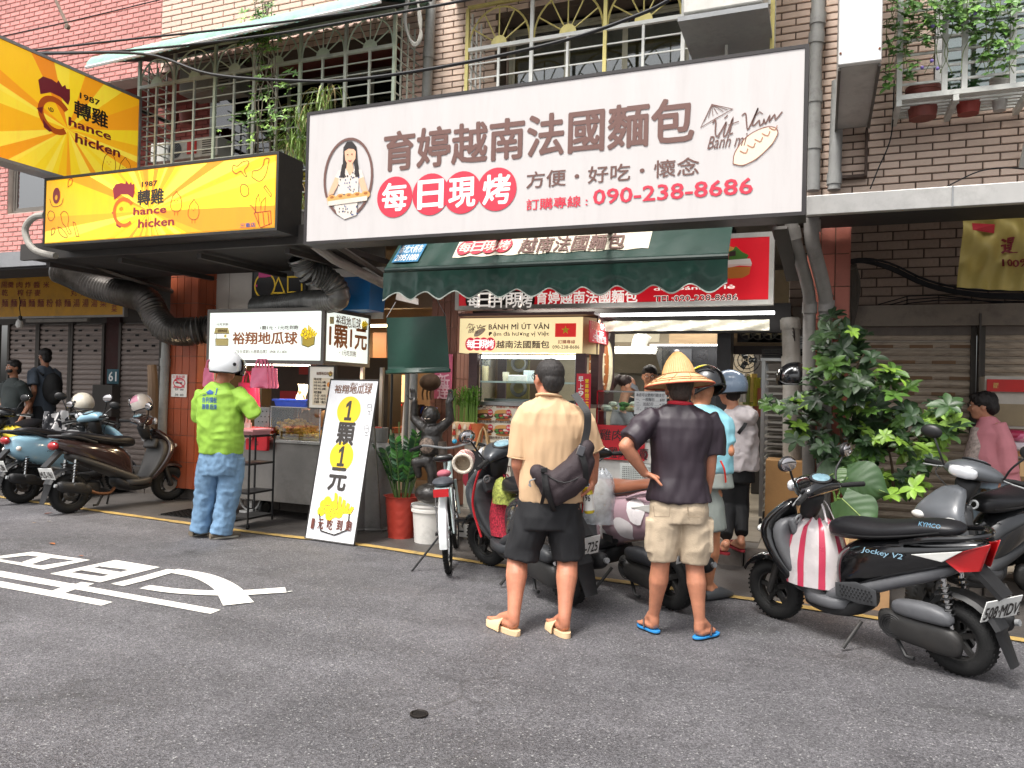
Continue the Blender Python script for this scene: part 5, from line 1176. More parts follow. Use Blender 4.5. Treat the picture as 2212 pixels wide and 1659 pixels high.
# ================= fried chicken shop interior behind the cart
t=root0('chicken_shop','warm lit fried chicken shop interior behind the cart with orange posters and glass counter','shop')
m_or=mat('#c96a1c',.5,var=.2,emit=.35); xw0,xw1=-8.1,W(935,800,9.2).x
part(MB().bb((-8.3,10.0,.15),(-3.6,10.1,3.4)),'back_wall',mat('#6d5640',.7,var=.25,scale=2),t)
part(MB().bb((-8.35,8.6,.15),(-8.25,10,3.4)),'side_wall',mat('#5a4a3a',.7),t)
part(MB().bb((-8.2,8.3,2.5),(-4.2,8.4,2.75)),'beam',mat('#7a6450',.6,dirt=.3),t)
part(MB().bb((-8.2,8.1,.142),(-3.6,10,.146)),'shop_floor',mat('#5c5048',.5,dirt=.4),t)
def YPp(Yv,pts,mt,name,th=.02,par=t): 
    q=[W(*B1(u,v),Yv) for u,v in pts]; return part(MB().prism(q,(0,0,0),(0,th,0)),name,mt,par)
YPp(9.6,[(800,655),(985,655),(985,1000),(800,1000)],m_or,'orange_partition')
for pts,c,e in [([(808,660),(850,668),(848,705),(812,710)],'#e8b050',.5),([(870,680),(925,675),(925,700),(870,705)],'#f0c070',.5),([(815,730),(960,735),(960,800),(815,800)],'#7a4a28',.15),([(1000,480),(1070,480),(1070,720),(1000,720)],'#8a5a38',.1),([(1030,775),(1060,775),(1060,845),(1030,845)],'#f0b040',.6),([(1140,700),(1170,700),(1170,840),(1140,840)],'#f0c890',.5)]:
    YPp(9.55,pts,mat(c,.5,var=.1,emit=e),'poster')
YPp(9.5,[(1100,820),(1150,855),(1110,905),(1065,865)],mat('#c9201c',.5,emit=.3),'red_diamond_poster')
p=Print(YP(9.5),t,.003); f=lambda u,v:YP(9.5).st(*B1(u,v)); p.text('福',f(1080,890),f(1135,840),ink('#f0c040'),1,.03,st=True); p.text('營業時間\n11:00-20:00',f(1008,850),f(1058,805),ink('#8a2018'),1,.01,st=True); p.done()
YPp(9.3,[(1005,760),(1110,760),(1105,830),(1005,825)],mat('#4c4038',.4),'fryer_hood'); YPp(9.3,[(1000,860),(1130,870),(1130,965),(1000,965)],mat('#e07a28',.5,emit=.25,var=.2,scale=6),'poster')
part(MB().bb((W(*B1(990,980),8.9).x,8.8,W(*B1(990,985),8.9).z-.02),(W(*B1(1150,980),8.9).x,9.4,W(*B1(990,965),8.9).z)),'counter',mat('#8a4a2c',.5),t)
part(MB().bb((W(*B1(985,1090),8.9).x,8.85,.15),(W(*B1(1150,1090),8.9).x,9.3,W(*B1(990,985),8.9).z-.022)),'fridge',mat('#d4d2cc',.4,dirt=.2),t)
q=W(*B1(1035,1030),8.84); part(MB().bb((q.x-.09,8.845,q.z-.06),(q.x+.09,8.849,q.z+.06)),'sticker',mat('#5a9ac0',.5),t)
for a_ in (-7.6,-6.6,-5.6): part(MB().bb((a_,8.6,2.3),(a_+.7,8.64,2.33)),'tube_lamp',mat('#ffdfae',.3,var=0,emit=9),t)
part(MB().bb((-4.75,9.0,1.95),(-4.2,9.03,1.98)),'tube_lamp',mat('#ffcf8e',.3,var=0,emit=9),t)
part(MB().bb((-7.2,8.75,.15),(-5.3,9.1,1.9)),'dark_cabinet',mat('#2c2620',.5,var=.3),t)
for i,(u,v,c) in enumerate([(560,820,'#8a1f2a'),(660,660,'#7a1f1a')]):
    q=W(*B1(u,v),8.7); part(MB().bb((q.x-.14,8.7,q.z-.1),(q.x+.14,8.72,q.z+.1)),'wall_notice',mat(c,.5),t)
for i in range(9):
    q=W(*B1(818+i*18,880),8.7); h=.14+.05*(i%3); part(MB().cyl((q.x,8.9,1.16),(q.x,8.9,1.16+h),.035),'jar',mat(['#c84a1a','#d8a03a','#7a2a1a','#e8c890'][i%4],.4,var=.2),t)
# tall white board with cloths, wooden stools, pole
pl=YP(7.75); c4=[W(*B1(u,v),7.75) for u,v in [(1140,1115),(1290,1115),(1330,870),(1160,850)]]
t=thing('white_board','tall plain white board standing behind the black statue with cloths over its top','board',(c4[0].x+.2,7.8,.3)); part(MB().prism(c4,(0,0,0),(0,.03,0)),'panel',mat('#d9d8de',.5,var=.04,dirt=.15),t)
def cloth(label,pts,col,Y=7.7,cat='cloth'):
    q=[W(*B1(u,v),Y) for u,v in pts]; t=thing('hanging_cloth',label,cat,q[0],0,'cloths over the white board')
    n=len(q)//2
    top=q[:n]; bot=q[n:][::-1]
    def lp(L,u): k=u*(len(L)-1); i=min(int(k),len(L)-2); return L[i].lerp(L[i+1],k-i)
    def g(u,v):
        r=lp(top,u).lerp(lp(bot,u),v); r.y-=.03*math.sin(u*17+v*3)+.02; return r
    part(MB().grid(g,24,10),'fold',mat(col,.8,var=.2,bump=.4,bscale=20),t,smooth=True); return t
cloth('dark blue cloth over the left end of the white board',[(1185,858),(1205,853),(1228,858),(1235,920),(1212,955),(1188,905)],'#26418f')
cloth('brown cloth over the middle of the white board',[(1222,855),(1258,852),(1290,862),(1275,900),(1245,930),(1222,905)],'#4b3328',7.66)
cloth('blue and yellow edged cloth between brown cloth and purple gloves',[(1262,866),(1280,862),(1298,870),(1290,895),(1275,918),(1255,905)],'#2f4fa8',7.68)
cloth('purple rubber gloves hanging at the right end of the white board',[(1285,865),(1308,862),(1332,868),(1320,935),(1300,950),(1272,925)],'#8a78c8',7.65,'gloves')
t=root0('grey_pole','grey metal pole carrying the green tarpaulin in front of the chicken shop','pole'); part(MB().cyl((W(*B1(1212,690),7.5).x,7.5,.15),W(*B1(1212,690),7.5),.045),'shaft',mat('#8a8c8c',.5,dirt=.4),t,smooth=True)
part(MB().cyl((W(*B1(1180,690),7.55).x,7.55,.15),W(*B1(1180,690),7.55),.03),'shaft',mat('#7a7c7c',.5,dirt=.4),t,smooth=True)
part(MB().cyl((W(*B1(1100,680),7.3).x,7.3,.15),W(*B1(1100,680),7.3),.015),'stay',m_black,t,smooth=True)
t=root0('wooden_rail','old wooden rail across the shop front behind the gas cylinders','rail'); part(MB().bar(W(*B1(1000,1040),7.6),W(*B1(1140,1045),7.6),.06,.04),'board',m_wood,t); part(MB().bar(W(*B1(1060,1055),7.6),W(*B1(1060,1200),7.6),.05,.04),'support',m_wood,t)
q=W(*B2(385,1250),7.7); t=thing('hanging_jacket','brown work cap and straps hanging on the pole under the green tarpaulin','cap',q)
part(MB().ell(W(*B2(385,1215),7.7),(.13,.1,.1),16,10),'cap',mat('#4a3524',.8,bump=.4),t,smooth=True)
for u in (340,375,400): part(MB().tube([W(*B2(u,1240),7.7),W(*B2(u-15,1300),7.72),W(*B2(u-10,1350),7.72)],.012,6,smooth=3),'strap',mat('#5a432e',.8),t)
q=W(*B2(490,1180),7.85); t=thing('paper_banner','faded pink paper strip with white characters on the brown tiled pillar','banner',(q.x,7.86,1.2))
pl=YP(7.86); a=pl.st(*B2(415,1340)); b=pl.st(*B2(555,1000)); part(MB().bb((a[0],7.86,a[1]),(b[0],7.872,b[1])),'paper',mat('#c8607e',.7,var=.25,scale=6),t)
p=Print(pl,t,.001)
for ch,v in (('新',1210),('逹',1285)): c=pl.st(*B2(487,v)); p.text(ch,(c[0]-.08,c[1]-.09),(c[0]+.08,c[1]+.09),ink('#e8c0cc'),1,.02,st=True)
p.done()
# gas cylinders
def gascyl(label,c,r,h,red=True):
    t=thing('gas_cylinder',label,'gas cylinder',c,0,'gas cylinders by the standing board')
    part(MB().rev([(.001,.02),(r*.9,.02),(r,.08),(r,h*.78),(r*.9,h*.88),(r*.55,h*.95),(.04,h*.97),(.001,h*.97)],c,n=24),'tank',mat('#8b8b8a',.45,metal=.3,dirt=.5,var=.15),t,smooth=True)
    part(MB().torus((c[0],c[1],.02),(0,0,1),r*.9,.02,24,6),'foot_ring',mat('#6a6a69',.5,dirt=.5),t,smooth=True)
    part(MB().rev([(r*.6,h*.95),(r*.62,h*1.1),(r*.56,h*1.1),(r*.55,h*.95)],c,n=20),'collar',mat('#8b8b8a',.45,metal=.3,dirt=.5),t)
    part(MB().cyl((c[0],c[1],h*.97),(c[0],c[1],h*1.06),.02),'valve',mat('#b08a4a',.4,metal=.8),t)
    part(MB().rev([(.001,0),(.045,.0),(.05,.02),(.04,.045),(.001,.045)],(c[0],c[1],h*1.06),n=10),'valve_knob',mat('#b51c1c',.5),t)
gascyl('grey gas cylinder with red valve nearest the potted plant',(W(*B1(1015,1400),7.0).x,7.0,0),.18,.98)
gascyl('rusty grey gas cylinder half hidden by the standing board',(W(*B1(945,1400),6.95).x-.05,6.9,0),.18,.95)
# ================= bread kiosk
KYf=7.15; kx0=W(*B2(612,850),KYf).x; kx1=W(*B2(1560,850),KYf).x; kz0=W(*B2(900,990),KYf).z; kz1=W(*B2(900,722),KYf).z; KB=8.0
t=thing('bread_kiosk','brown wooden bread kiosk with lit cream sign, glass cabinet and sandwich menu','kiosk',((kx0+kx1)/2,KYf+.4,.2)); m_kw=mat('#4a3030',.5,var=.2,stretch=(1,1,6))
s1=part(MB().bb((kx0,KYf,kz0),(kx1-.006,KYf+.16,kz1)),'sign_box',mat('#f0dca8',.45,var=.03,emit=.42),t); 
part(MB().prism([(kx1,KYf,kz0),(kx1+.11,KYf+.2,kz0),(kx1+.11,KYf+.2,kz1),(kx1,KYf,kz1)],(0,0,0),(-.004,.0,0)),'sign_end',mat('#d9c08c',.5),t)
part(MB().bb((kx0+.02,KYf+.165,kz0),(kx1+.1,KB,kz1+.02)),'roof_box',m_kw,t); part(MB().bb((kx0-.01,KYf-.02,kz1+.022),(kx1+.11,KB,kz1+.05)),'roof_trim',mat('#6a4a48',.5),t)
pl=YP(KYf); p=Print(pl,s1,.002); f=lambda u,v:pl.st(*B2(u,v)); kb=ink('#5a3a32')
p.text('BÁNH MÌ ÚT VÂN',f(835,812),f(1300,755),kb,1,.02,st=True,spacing=1.05); p.text('Đậm đà hương vị Việt',f(833,868),f(1300,825),kb,1,.012,st=True)
for i,ch in enumerate('每日現烤'): c=f(695+i*51,922); p.ell(c,(.058,.068),ink('#d22f45',.3),1,st=True); p.text(ch,(c[0]-.042,c[1]-.045),(c[0]+.042,c[1]+.045),ink('#f4f2ef',.5),2,.02,st=True)
p.text('越南法國麵包',f(892,955),f(1303,895),kb,1,.02,st=True)
a=f(1345,868); b=f(1508,762); p.poly([a,(b[0],a[1]),b,(a[0],b[1])],ink('#c8201c',.35),1,st=True); c=((a[0]+b[0])/2,(a[1]+b[1])/2); p.poly([(c[0]+(.045 if k%2==0 else .018)*math.sin(k*math.pi/5),c[1]+(.045 if k%2==0 else .018)*math.cos(k*math.pi/5)) for k in range(10)],k_ye,2,st=True)
p.text('訂購專線',f(1368,920),f(1500,890),ink('#b03a2a'),1,.015,st=True); p.text('090-238-8686',f(1325,958),f(1533,932),kb,1,.01,st=True)
g=lambda u,v:f(665+(u-522)*.36,765+(v-540)*.31); breadlogo(p,g,1,.004,kb,.3); p.done()
# posts, glass cabinet, shelves
for x,y in ((kx0+.16,KYf+.03),(kx1-.02,KYf+.03),(kx0+.16,KB-.05),(kx1-.02,KB-.05)): part(MB().bb((x-.05,y-.03,.4),(x+.05,y+.03,kz0-.001)),'post',m_kw,t,bev=.004)
ztab=W(*B2(900,1365),KYf).z; zsh=W(*B2(900,1212),KYf+.1).z
part(MB().bb((kx0+.05,KYf-.04,ztab-.04),(kx1+.05,KB,ztab)),'counter_top',m_steel,t,bev=.004)
part(MB().bb((kx0+.22,KYf+.06,ztab+.01),(kx1-.08,KYf+.066,kz0-.02)),'pane',m_glass,t); part(MB().bb((kx0+.22,KYf+.07,zsh-.006),(kx1-.08,KYf+.5,zsh+.004)),'glass_shelf',glass((.8,.95,.9),2.),t); part(MB().bb((kx0+.22,KYf+.052,zsh-.01),(kx1-.08,KYf+.068,zsh+.008)),'shelf_edge',mat('#b8d0c8',.2,metal=.3),t)
part(MB().bb((kx0+.2,KYf+.1,kz0-.05),(kx1-.1,KYf+.14,kz0-.02)),'tube_lamp',mat('#fbfdff',.3,var=0,emit=7),t)
for x in (kx0+.22,kx1-.09): part(MB().bb((x,KYf+.055,ztab),(x+.012,KYf+.075,kz0-.001)),'cabinet_edge',m_chrome,t)
# goods inside
zz_=zsh+.006
for u,kd,cn,h,r in [(800,'bag','#d8c8a0',.16,.05),(965,'cup','#e8e0c8',.1,.035),(1130,'jar','#dfe8ea',.12,.04),(1155,'jar','#dfe8ea',.12,.04)]:
    q=W(*B2(u,1200),KYf+.25); part(MB().rev([(.001,0),(r*.85,0),(r,h*.8),(r,h),(.001,h)],(q.x,KYf+.25,zz_),n=14),'container',mat(cn,.3,var=.05),t,smooth=True)
q=W(*B2(1060,1180),KYf+.25); part(MB().box((q.x,KYf+.25,zz_+.035),(.2,.14,.07),rz=.3),'foam_box',mat('#ecebe6',.6),t,bev=.01)
q=W(*B2(800,1060),KYf+.4); part(MB().bb((q.x-.07,KYf+.38,q.z-.06),(q.x+.07,KYf+.44,q.z+.08)),'steel_plate',mat('#c8c8c4',.4),t,bev=.015)
for k in range(4): part(MB().torus((q.x-.03+.06*(k%2),KYf+.375,q.z-.02+.06*(k//2)),(0,1,0),.022,.005,12,5),'plate_hole',m_grey,t)
part(MB().bb((kx0+.25,KYf+.1,ztab+.001),(kx1-.15,KYf+.45,ztab+.03)),'baking_tray',m_steel,t)
part(MB().bb((kx0+.23,KYf+.75,ztab+.01),(kx0+.5,KYf+.77,kz0-.02)),'yellow_panel',mat('#8d7f3c',.6),t)
for k in range(2): part(MB().torus((W(*B2(1070,1060),7.8).x,7.8,W(*B2(1070,1070+k*190),7.8).z),(0,1,0),.08,.02,20,6),'reel',mat('#8a8a86',.4,metal=.4),t)
# menu panel below counter
zm0=W(*B2(800,1660),KYf).z-.05; pl=YP(KYf-.02); a=(kx0+.2,W(*C3(1000,515),KYf).z); b=(kx1,ztab-.045)
part(MB().bb((a[0],KYf-.02,a[1]),(b[0],KYf,b[1])),'menu_panel',mat('#e5dcc6',.5,var=.03),t)
p=Print(pl,t,.002); f=lambda u,v:pl.st(*B2(u,v)); p.text('提醒您：如需加辣',f(893,1413),f(1090,1387),ink('#b03a2a'),1,.015,st=True); g=lambda u,v:f(735+(u-522)*.33,1378+(v-540)*.15); breadlogo(p,g,1,.004,kb,.2)
def sub_(c,wd,lay=1):
    p.ell(c,(wd,.05),k_bread,lay,st=True); p.ell((c[0],c[1]-.012),(wd*.96,.03),ink('#5a3a2a'),lay+1,st=True); rr=random.Random(int(c[0]*100))
    for i in range(7): p.ell((c[0]+rr.uniform(-.8,.8)*wd,c[1]-.012+rr.uniform(-.015,.015)),(.02,.012),[k_gr,ink('#c8402a'),ink('#e8d0c0'),ink('#6a8a3a')][i%4],lay+2,st=True,n=8)
    p.ell((c[0],c[1]+.03),(wd*.9,.025),k_bread,lay+1,st=True); p.ell((c[0],c[1]-.045),(wd*.8,.014),k_breadd,lay,st=True)
for i,(u,v) in enumerate([(805,1465),(945,1468),(805,1580),(945,1585)]):
    c=f(u,v); sub_(c,.1); q=f(u+45,v-20); p.ell(q,(.028,.03),k_rd,4,st=True); p.text(['$30','$100','$100','$60'][i],(q[0]-.02,q[1]-.01),(q[0]+.02,q[1]+.012),k_wh,5,.02,st=True)
    d=f(u-60,v+60 if i<2 else v+68); p.text(['雞肉法國麵包','鮮炸豬肉法國麵包','燻肉+火腿法國麵包','豬肉丸法國麵包'][i],(d[0],d[1]),(d[0]+.2,d[1]+.032),kb,1,.015,st=True)
p.done()
part(MB().bb((kx0+.15,KYf,.45),(kx1,KB-.02,a[1]-.03)),'lower_body',mat('#cfcbc2',.5,dirt=.3),t); part(MB().bb((kx0+.1,KYf-.05,a[1]-.028),(kx1+.03,KYf+.0,a[1]-.002)),'ledge',m_white,t)
for x in (kx0+.2,kx1-.05): part(MB().bb((x-.02,KYf+.05,.15),(x+.02,KYf+.09,.45)),'leg',m_steel,t); part(MB().torus((x,KYf+.07,.06),(1,0,0),.045,.014,14,6),'caster',m_rub,t)
# cream standing board under counter
pl=YP(7.05); a=pl.st(*C3(920,1065)); b=pl.st(*C3(1320,560)); t=thing('poster_board','cream poster board with dark letters leaning below the kiosk counter','board',(a[0]+.3,7.05,a[1])); part(MB().bb((a[0],7.05,a[1]),(b[0],7.07,b[1])),'panel',mat('#ddd6c6',.5,var=.04),t)
p=Print(pl,t,.002); f=lambda u,v:pl.st(*C3(u,v)); p.ell(f(985,820),(.09,.1),ink('#b53a4a'),1,st=True); p.text('每',f(975,860),f(1010,790),k_wh,2,.02,st=True); p.text('越南法',f(960,945),f(1240,880),kb,1,.03,st=True); p.text('●Bánh mì\n●Nhân',f(965,1022),f(1090,970),kb,1,.01,st=True); p.text('Bánh mì đậm',f(1025,760),f(1320,680),kb,1,.01,st=True); p.done()
q=C3(880,1280); a=W(*C3(880,1280),7.05); b=W(*C3(1040,1200),7.05); t=thing('metal_channel','perforated pale metal channel lying under the kiosk','metal channel',(a.x,7.05,0.1)); part(MB().bb((a.x,6.95,a.z),(b.x+.5,7.03,b.z)),'channel',mat('#b8b6b0',.5,dirt=.4),t)
for i in range(9): part(MB().bb((a.x+.05+i*.1,6.946,(a.z+b.z)/2-.012),(a.x+.11+i*.1,6.9495,(a.z+b.z)/2+.005)),'slot',m_black,t)
part(MB().bb((a.x+.1,6.96,0),(a.x+.18,7.02,a.z-.001)),'block',mat('#7a7264',.8),t)
# bamboo pot with a row of santas
q=W(*C3(945,510),7.05); t=thing('bamboo_pot','lucky bamboo in an orange pot with little red hatted figures at the kiosk','potted plant',(q.x,7.02,q.z)); c=wmat(t).translation
part(MB().bb((c.x-.12,c.y-.06,c.z),(c.x+.12,c.y+.06,c.z+.2)),'planter',mat('#d8b890',.6,var=.2,scale=20),t,bev=.01); part(MB().rev([(.001,0),(.06,0),(.08,.19),(.001,.19)],(c.x+.13,c.y,c.z),n=16),'pot',mat('#c8693a',.6),t,smooth=True)
for i in range(4):
    for k in range(3): part(MB().rev([(.001,.0),(.02,.005),(.018,.03),(.001,.06)],(c.x-.09+.06*i,c.y-.066,c.z+.005+.06*k),n=8),'figure',mat(['#e8d8c0','#c83a2a'][(i+k)%2],.5),t,smooth=True)
rnd=random.Random(8); m1=MB(); m2=MB()
for i in range(42):
    x,y=c.x+rnd.uniform(-.11,.15),c.y+rnd.uniform(-.05,.05); h=rnd.uniform(.2,.36); m1.tube([(x,y,c.z+.19),(x+rnd.uniform(-.01,.01),y,c.z+.19+h)],.006,5)
    for k in range(9):
        a_=rnd.uniform(0,6.28); L=rnd.uniform(.06,.12); z=c.z+.19+h*rnd.uniform(.6,1); e=Vector((math.cos(a_),math.sin(a_)*.6,rnd.uniform(.3,1.4))).normalized()*L; s=Vector((-e.y,e.x,0)).normalized()*.008; b_=Vector((x,y,z)); m2.add([b_,b_+e*.5+s,b_+e+Vector((0,0,-.02)),b_+e*.5-s],[(0,1,2,3)])
part(m1,'stems',mat('#6a8a3a',.5),t)['kind']='stuff'; part(m2,'leaves',mat('#5f8c2c',.5,rand=.25),t)['kind']='stuff'
# red hours banner, side sign, hanging loaves
pl=YP(7.1); a=pl.st(*B3(120,1490)); b=pl.st(*B3(237,1150)); t=thing('hours_banner','narrow red upright banner with white and yellow opening hours beside the kiosk','banner',(a[0]+.08,7.1,a[1])); part(MB().bb((a[0],7.1,a[1]-.25),(b[0],7.11,b[1])),'panel',mat('#b8182a',.45,emit=.1),t)
p=Print(pl,t,.002); f=lambda u,v:pl.st(*B3(u,v)); 
for i,ch in enumerate('早上9點至晚上'): p.text(ch,f(140,1215+i*55),f(182,1170+i*55),k_wh,1,.03,st=True)
for i,ch in enumerate('營業時間：每週一公休'): p.text(ch,f(193,1222+i*38),f(222,1190+i*38),k_ye,1,.03,st=True)
p.done()
pl=XP(kx1+.12); a=pl.st(*B3(230,915)); b=pl.st(*B3(370,750)); t=thing('side_notice','red notice with white opening times on the right side of the bread kiosk','notice',(kx1+.115,a[0],a[1])); zz0=min(a[1],b[1])
cc=[VX(*B3(u,v),kx1+.12) for u,v in [(228,905),(370,930),(372,780),(230,740)]]; part(MB().prism(cc,(0,0,0),(-.01,0,0)),'panel',mat('#c0182a',.45,emit=.1),t)
p=Print(pl,t,.002); f=lambda u,v:pl.st(*B3(u,v)); p.text('①①①①',f(240,805),f(305,760),ink('#f0d0a0'),1,.01,st=True); p.text('每週一公休',f(308,812),f(360,780),k_wh,1,.02,st=True); p.text('週二至週日',f(270,862),f(335,830),k_wh,1,.02,st=True); p.text('上午9點至晚上7點',f(245,900),f(352,866),k_wh,1,.02,st=True); p.done()
part(MB().bb((kx1+.02,KYf+.22,ztab),(kx1+.1,KB,kz0-.001)),'side_frame',m_kw,D.objects['bread_kiosk'])
for i,(u,c1,lb) in enumerate([(262,'#a85f2a','bagged brown crusted loaf hanging nearest the brown kiosk post'),(300,'#e4d6b0','pale bagged loaf second from the kiosk post'),(335,'#a85f2a','bagged brown crusted loaf third from the kiosk post'),(365,'#e4d6b0','pale bagged loaf farthest right by the green tag')]):
    Yb_=7.5+i*.06; q=W(*B3(u,1100),Yb_); r=thing('hanging_loaf',lb,'bread',q,0,'loaves hung in bags beside the kiosk')
    h=.29
    part(MB().ell(q,(.055,.06,h*.95),14,12),'loaf',mat(c1,.55,var=.25,scale=14),r,smooth=True)
    for k in range(4): part(MB().box((q.x,q.y-.058,q.z-.16+.1*k),(.075,.012,.02),ry=.6),'slash',mat('#ead8b4',.7),r,bev=.005)
    part(MB().tube([q+Vector((0,0,h)),q+Vector((0,0,h+.06))],[.012,.03],6),'bag_top',mat('#d8d8d4',.3),r)
# second counter with glass case and red notices
C0=W(*B3(285,1500),7.35).x; C1x=W(*B3(830,1500),7.35).x
t=thing('sandwich_counter','bread filling counter with glass case behind the man in beige','counter',((C0+C1x)/2,7.6,.15)); zc=W(*B3(400,1640),7.35).z; ztop_=W(*B3(400,1285),7.35).z
part(MB().bb((C0-.1,7.3,.15),(C1x+.25,8.0,zc-.03)),'cabinet',mat('#dcdad4',.4,var=.04,dirt=.12),t); part(MB().bb((C0-.12,7.26,zc-.028),(C1x+.27,8.02,zc)),'top',m_steel,t)
part(MB().bb((C0-.1,7.285,.62),(C1x+.25,7.299,.66)),'red_stripe',m_red,t)
part(MB().bb((C0,7.35,zc),(C1x+.1,7.356,ztop_)),'pane',m_glass,t); part(MB().bb((C0,7.345,ztop_),(C1x+.1,7.7,ztop_+.008)),'glass_top',m_glass,t); zm_=W(*B3(400,1440),7.35).z
part(MB().bb((C0,7.35,zm_),(C1x+.1,7.65,zm_+.006)),'glass_shelf',m_glass,t)
for x in (C0,C1x+.1): part(MB().bb((x-.008,7.342,zc),(x+.008,7.358,ztop_)),'edge',m_chrome,t)
part(MB().bb((C0,7.342,ztop_-.008),(C1x+.1,7.3495,ztop_+.008)),'edge',m_chrome,t)
rnd=random.Random(4); m={}
for i in range(90):
    c_=rnd.choice(['#3f7a2a','#6aa03a','#a8602a','#c8b070','#d8d4c0']); r=rnd.uniform(.02,.045); m.setdefault(c_,MB()).ell((rnd.uniform(C0+.06,C1x),rnd.uniform(7.42,7.6),rnd.choice([zc+.03,zc+.08,zm_+.03,zm_+.07])),(r*1.3,r,r*.8),7,5)
for c_,mm in m.items(): part(mm,'fillings',mat(c_,.6,rand=.2,var=.3,scale=30),t,smooth=True)['kind']='stuff'
pl=YP(7.34); a=pl.st(*B3(570,1460)); b=pl.st(*B3(820,1290)); n=solo(MB().bb((a[0],7.335,a[1]),(b[0],7.341,b[1])),'price_sheet',mat('#dfe2e2',.5,var=.03),'white handwritten price sheet taped on the counter glass','paper sheet')
p=Print(YP(7.335),n,.001); f=lambda u,v:pl.st(*B3(u,v))
for i,s_ in enumerate(['本店可以使用行動支付','一、一般麵包 ......$30','二、加起司 ......+15','三、辣醬可另加']): p.text(s_,f(585,1325+i*35),f(805,1303+i*35),ink('#4a4a55'),1,.004,shear=.1,st=True)
p.done()
pl=YP(7.25); a=pl.st(*B3(275,1660)); b=pl.st(*B3(535,1550)); n=solo(MB().bb((a[0],7.25,a[1]-.18),(b[0]+.15,7.256,b[1])),'red_notice',mat('#c9202c',.5,var=.05),'red paper notice with black brushed characters on the counter front','notice')
p=Print(pl,n,.001); p.text('雞肉停賣',(a[0]+.03,b[1]-.15),(a[0]+.52,b[1]-.04),k_bk,1,.01,st=True,shear=.1); p.text('辣雞肉停賣',(a[0]+.03,b[1]-.32),(a[0]+.52,b[1]-.21),k_bk,1,.01,st=True,shear=.1); p.done()
pl=YP(7.27); a=pl.st(*B4(1370,370)); b=pl.st(*B4(1510,235)); n=solo(MB().bb((a[0],7.27,a[1]),(b[0]+.2,7.278,b[1])),'price_card',mat('#e8e4dc',.5,var=.03),'white price card with a red sixty dollar disc under the red notice','price card')
p=Print(pl,n,.001); c=(a[0]+.1,a[1]+.08); p.ell(c,(.06,.06),k_rd,1,st=True); p.text('$60',(c[0]-.04,c[1]-.02),(c[0]+.04,c[1]+.02),k_wh,2,.02,st=True); p.text('方便食品',(a[0]+.2,a[1]+.05),(a[0]+.42,a[1]+.1),kb,1,.01,st=True); p.done()
a=W(*B4(1300,530),7.0); b=W(*B4(1500,385),7.0); t=thing('peg_board','small white perforated panel standing in front of the sandwich counter','panel',(a.x,7.0,a.z)); part(MB().bb((a.x,7.0,a.z),(b.x,7.02,b.z)),'sheet',mat('#d4d8d2',.45,dirt=.15),t)
m=MB()
for i in range(16):
    for k in range(11): x=a.x+.03+i*(b.x-a.x-.06)/15; z=a.z+.03+k*(b.z-a.z-.06)/10; m.bb((x-.004,6.9975,z-.004),(x+.004,6.9995,z+.004))
part(m,'holes',m_dk,t)['kind']='stuff'; part(MB().bb((a.x+.02,7.005,.15),(a.x+.05,7.03,a.z-.001)).bb((b.x-.05,7.005,.15),(b.x-.02,7.03,a.z-.001)),'feet',m_grey,t)
# ================= bread shop interior
t=root0('bread_shop','bright bread shop interior with steel hood, wood panels and dark columns','shop')
part(MB().bb((-4.3,12.0,.15),(-.3,12.1,3.45)),'back_wall',mat('#b9ab93',.6,var=.1,dirt=.2),t); part(MB().bb((-4.4,8.4,.15),(-4.3,12,3.45)),'side_wall',mat('#8f8474',.6),t); part(MB().bb((-.35,9.2,.15),(-.25,12,3.45)),'side_wall',mat('#6a6258',.6),t)
part(MB().bb((-4.3,9.1,.1),(-.35,12,.144)),'shop_floor',mat('#a39a8c',.3,var=.15,dirt=.2),t)
a=W(*C4(100,495),7.42); b=W(*B3(1650,690),7.42); part(MB().bb((a.x,7.36,a.z-.014),(b.x,7.4,a.z+.014)),'tube_lamp',mat('#ffffff',.3,var=0,emit=3),t)
ld=D.lights.new('shop_tube_light','AREA'); ld.shape='RECTANGLE'; ld.size=b.x-a.x; ld.size_y=.05; ld.energy=7; lo=D.objects.new('tube_light',ld); COL.objects.link(lo); lo.location=((a.x+b.x)/2,7.36,a.z-.05); lo.parent=t; lo.rotation_euler=(R(20),0,0)
part(MB().grid(lambda u,v:(a.x+u*(b.x-a.x)-.05,7.5+.015*math.sin(u*60)+.02*math.sin(u*23+v*5),a.z-.05-v*.1),120,6),'rolled_curtain',mat('#8f8a7c',.35,var=.1,bump=.2,bscale=6),t,smooth=True)
z_=W(*C4(1000,735),8.4).z; part(MB().bb((-4.2,8.35,z_),(-.3,8.5,z_+.3)),'header',mat('#2e2a28',.5),t)
part(MB().tube([W(*C4(400,660),8.3),W(*C4(2110,665),8.3)],.025,6),'rail',m_grey,t)
q0=W(*C4(1895,900),8.7); q1=W(*C4(2085,900),8.7); part(MB().bb((q0.x,8.7,.15),(q1.x,9.0,3.4)),'dark_column',mat('#35363a',.45,var=.1),t)
def IB(Y,u0,v0,u1,v1,mt,name,th=.05,reg=C4):
    a=W(*reg(u0,v1),Y); b=W(*reg(u1,v0),Y); return part(MB().bb((a.x,Y,a.z),(b.x,Y+th,b.z)),name,mt,t)
IB(10.3,1230,740,1895,905,mat('#b59a78',.5,var=.12,stretch=(1,1,10),bump=.1),'wood_panel'); IB(10.0,970,890,1900,906,mat('#ffffff',.3,var=0,emit=6),'tube_lamp',.03)
IB(10.8,985,905,1895,1700,mat('#26272b',.25,var=.2,spec=.7),'dark_fridge',.6); IB(10.75,1280,950,1545,1500,mat('#43454a',.2,var=.2),'fridge_door',.04)
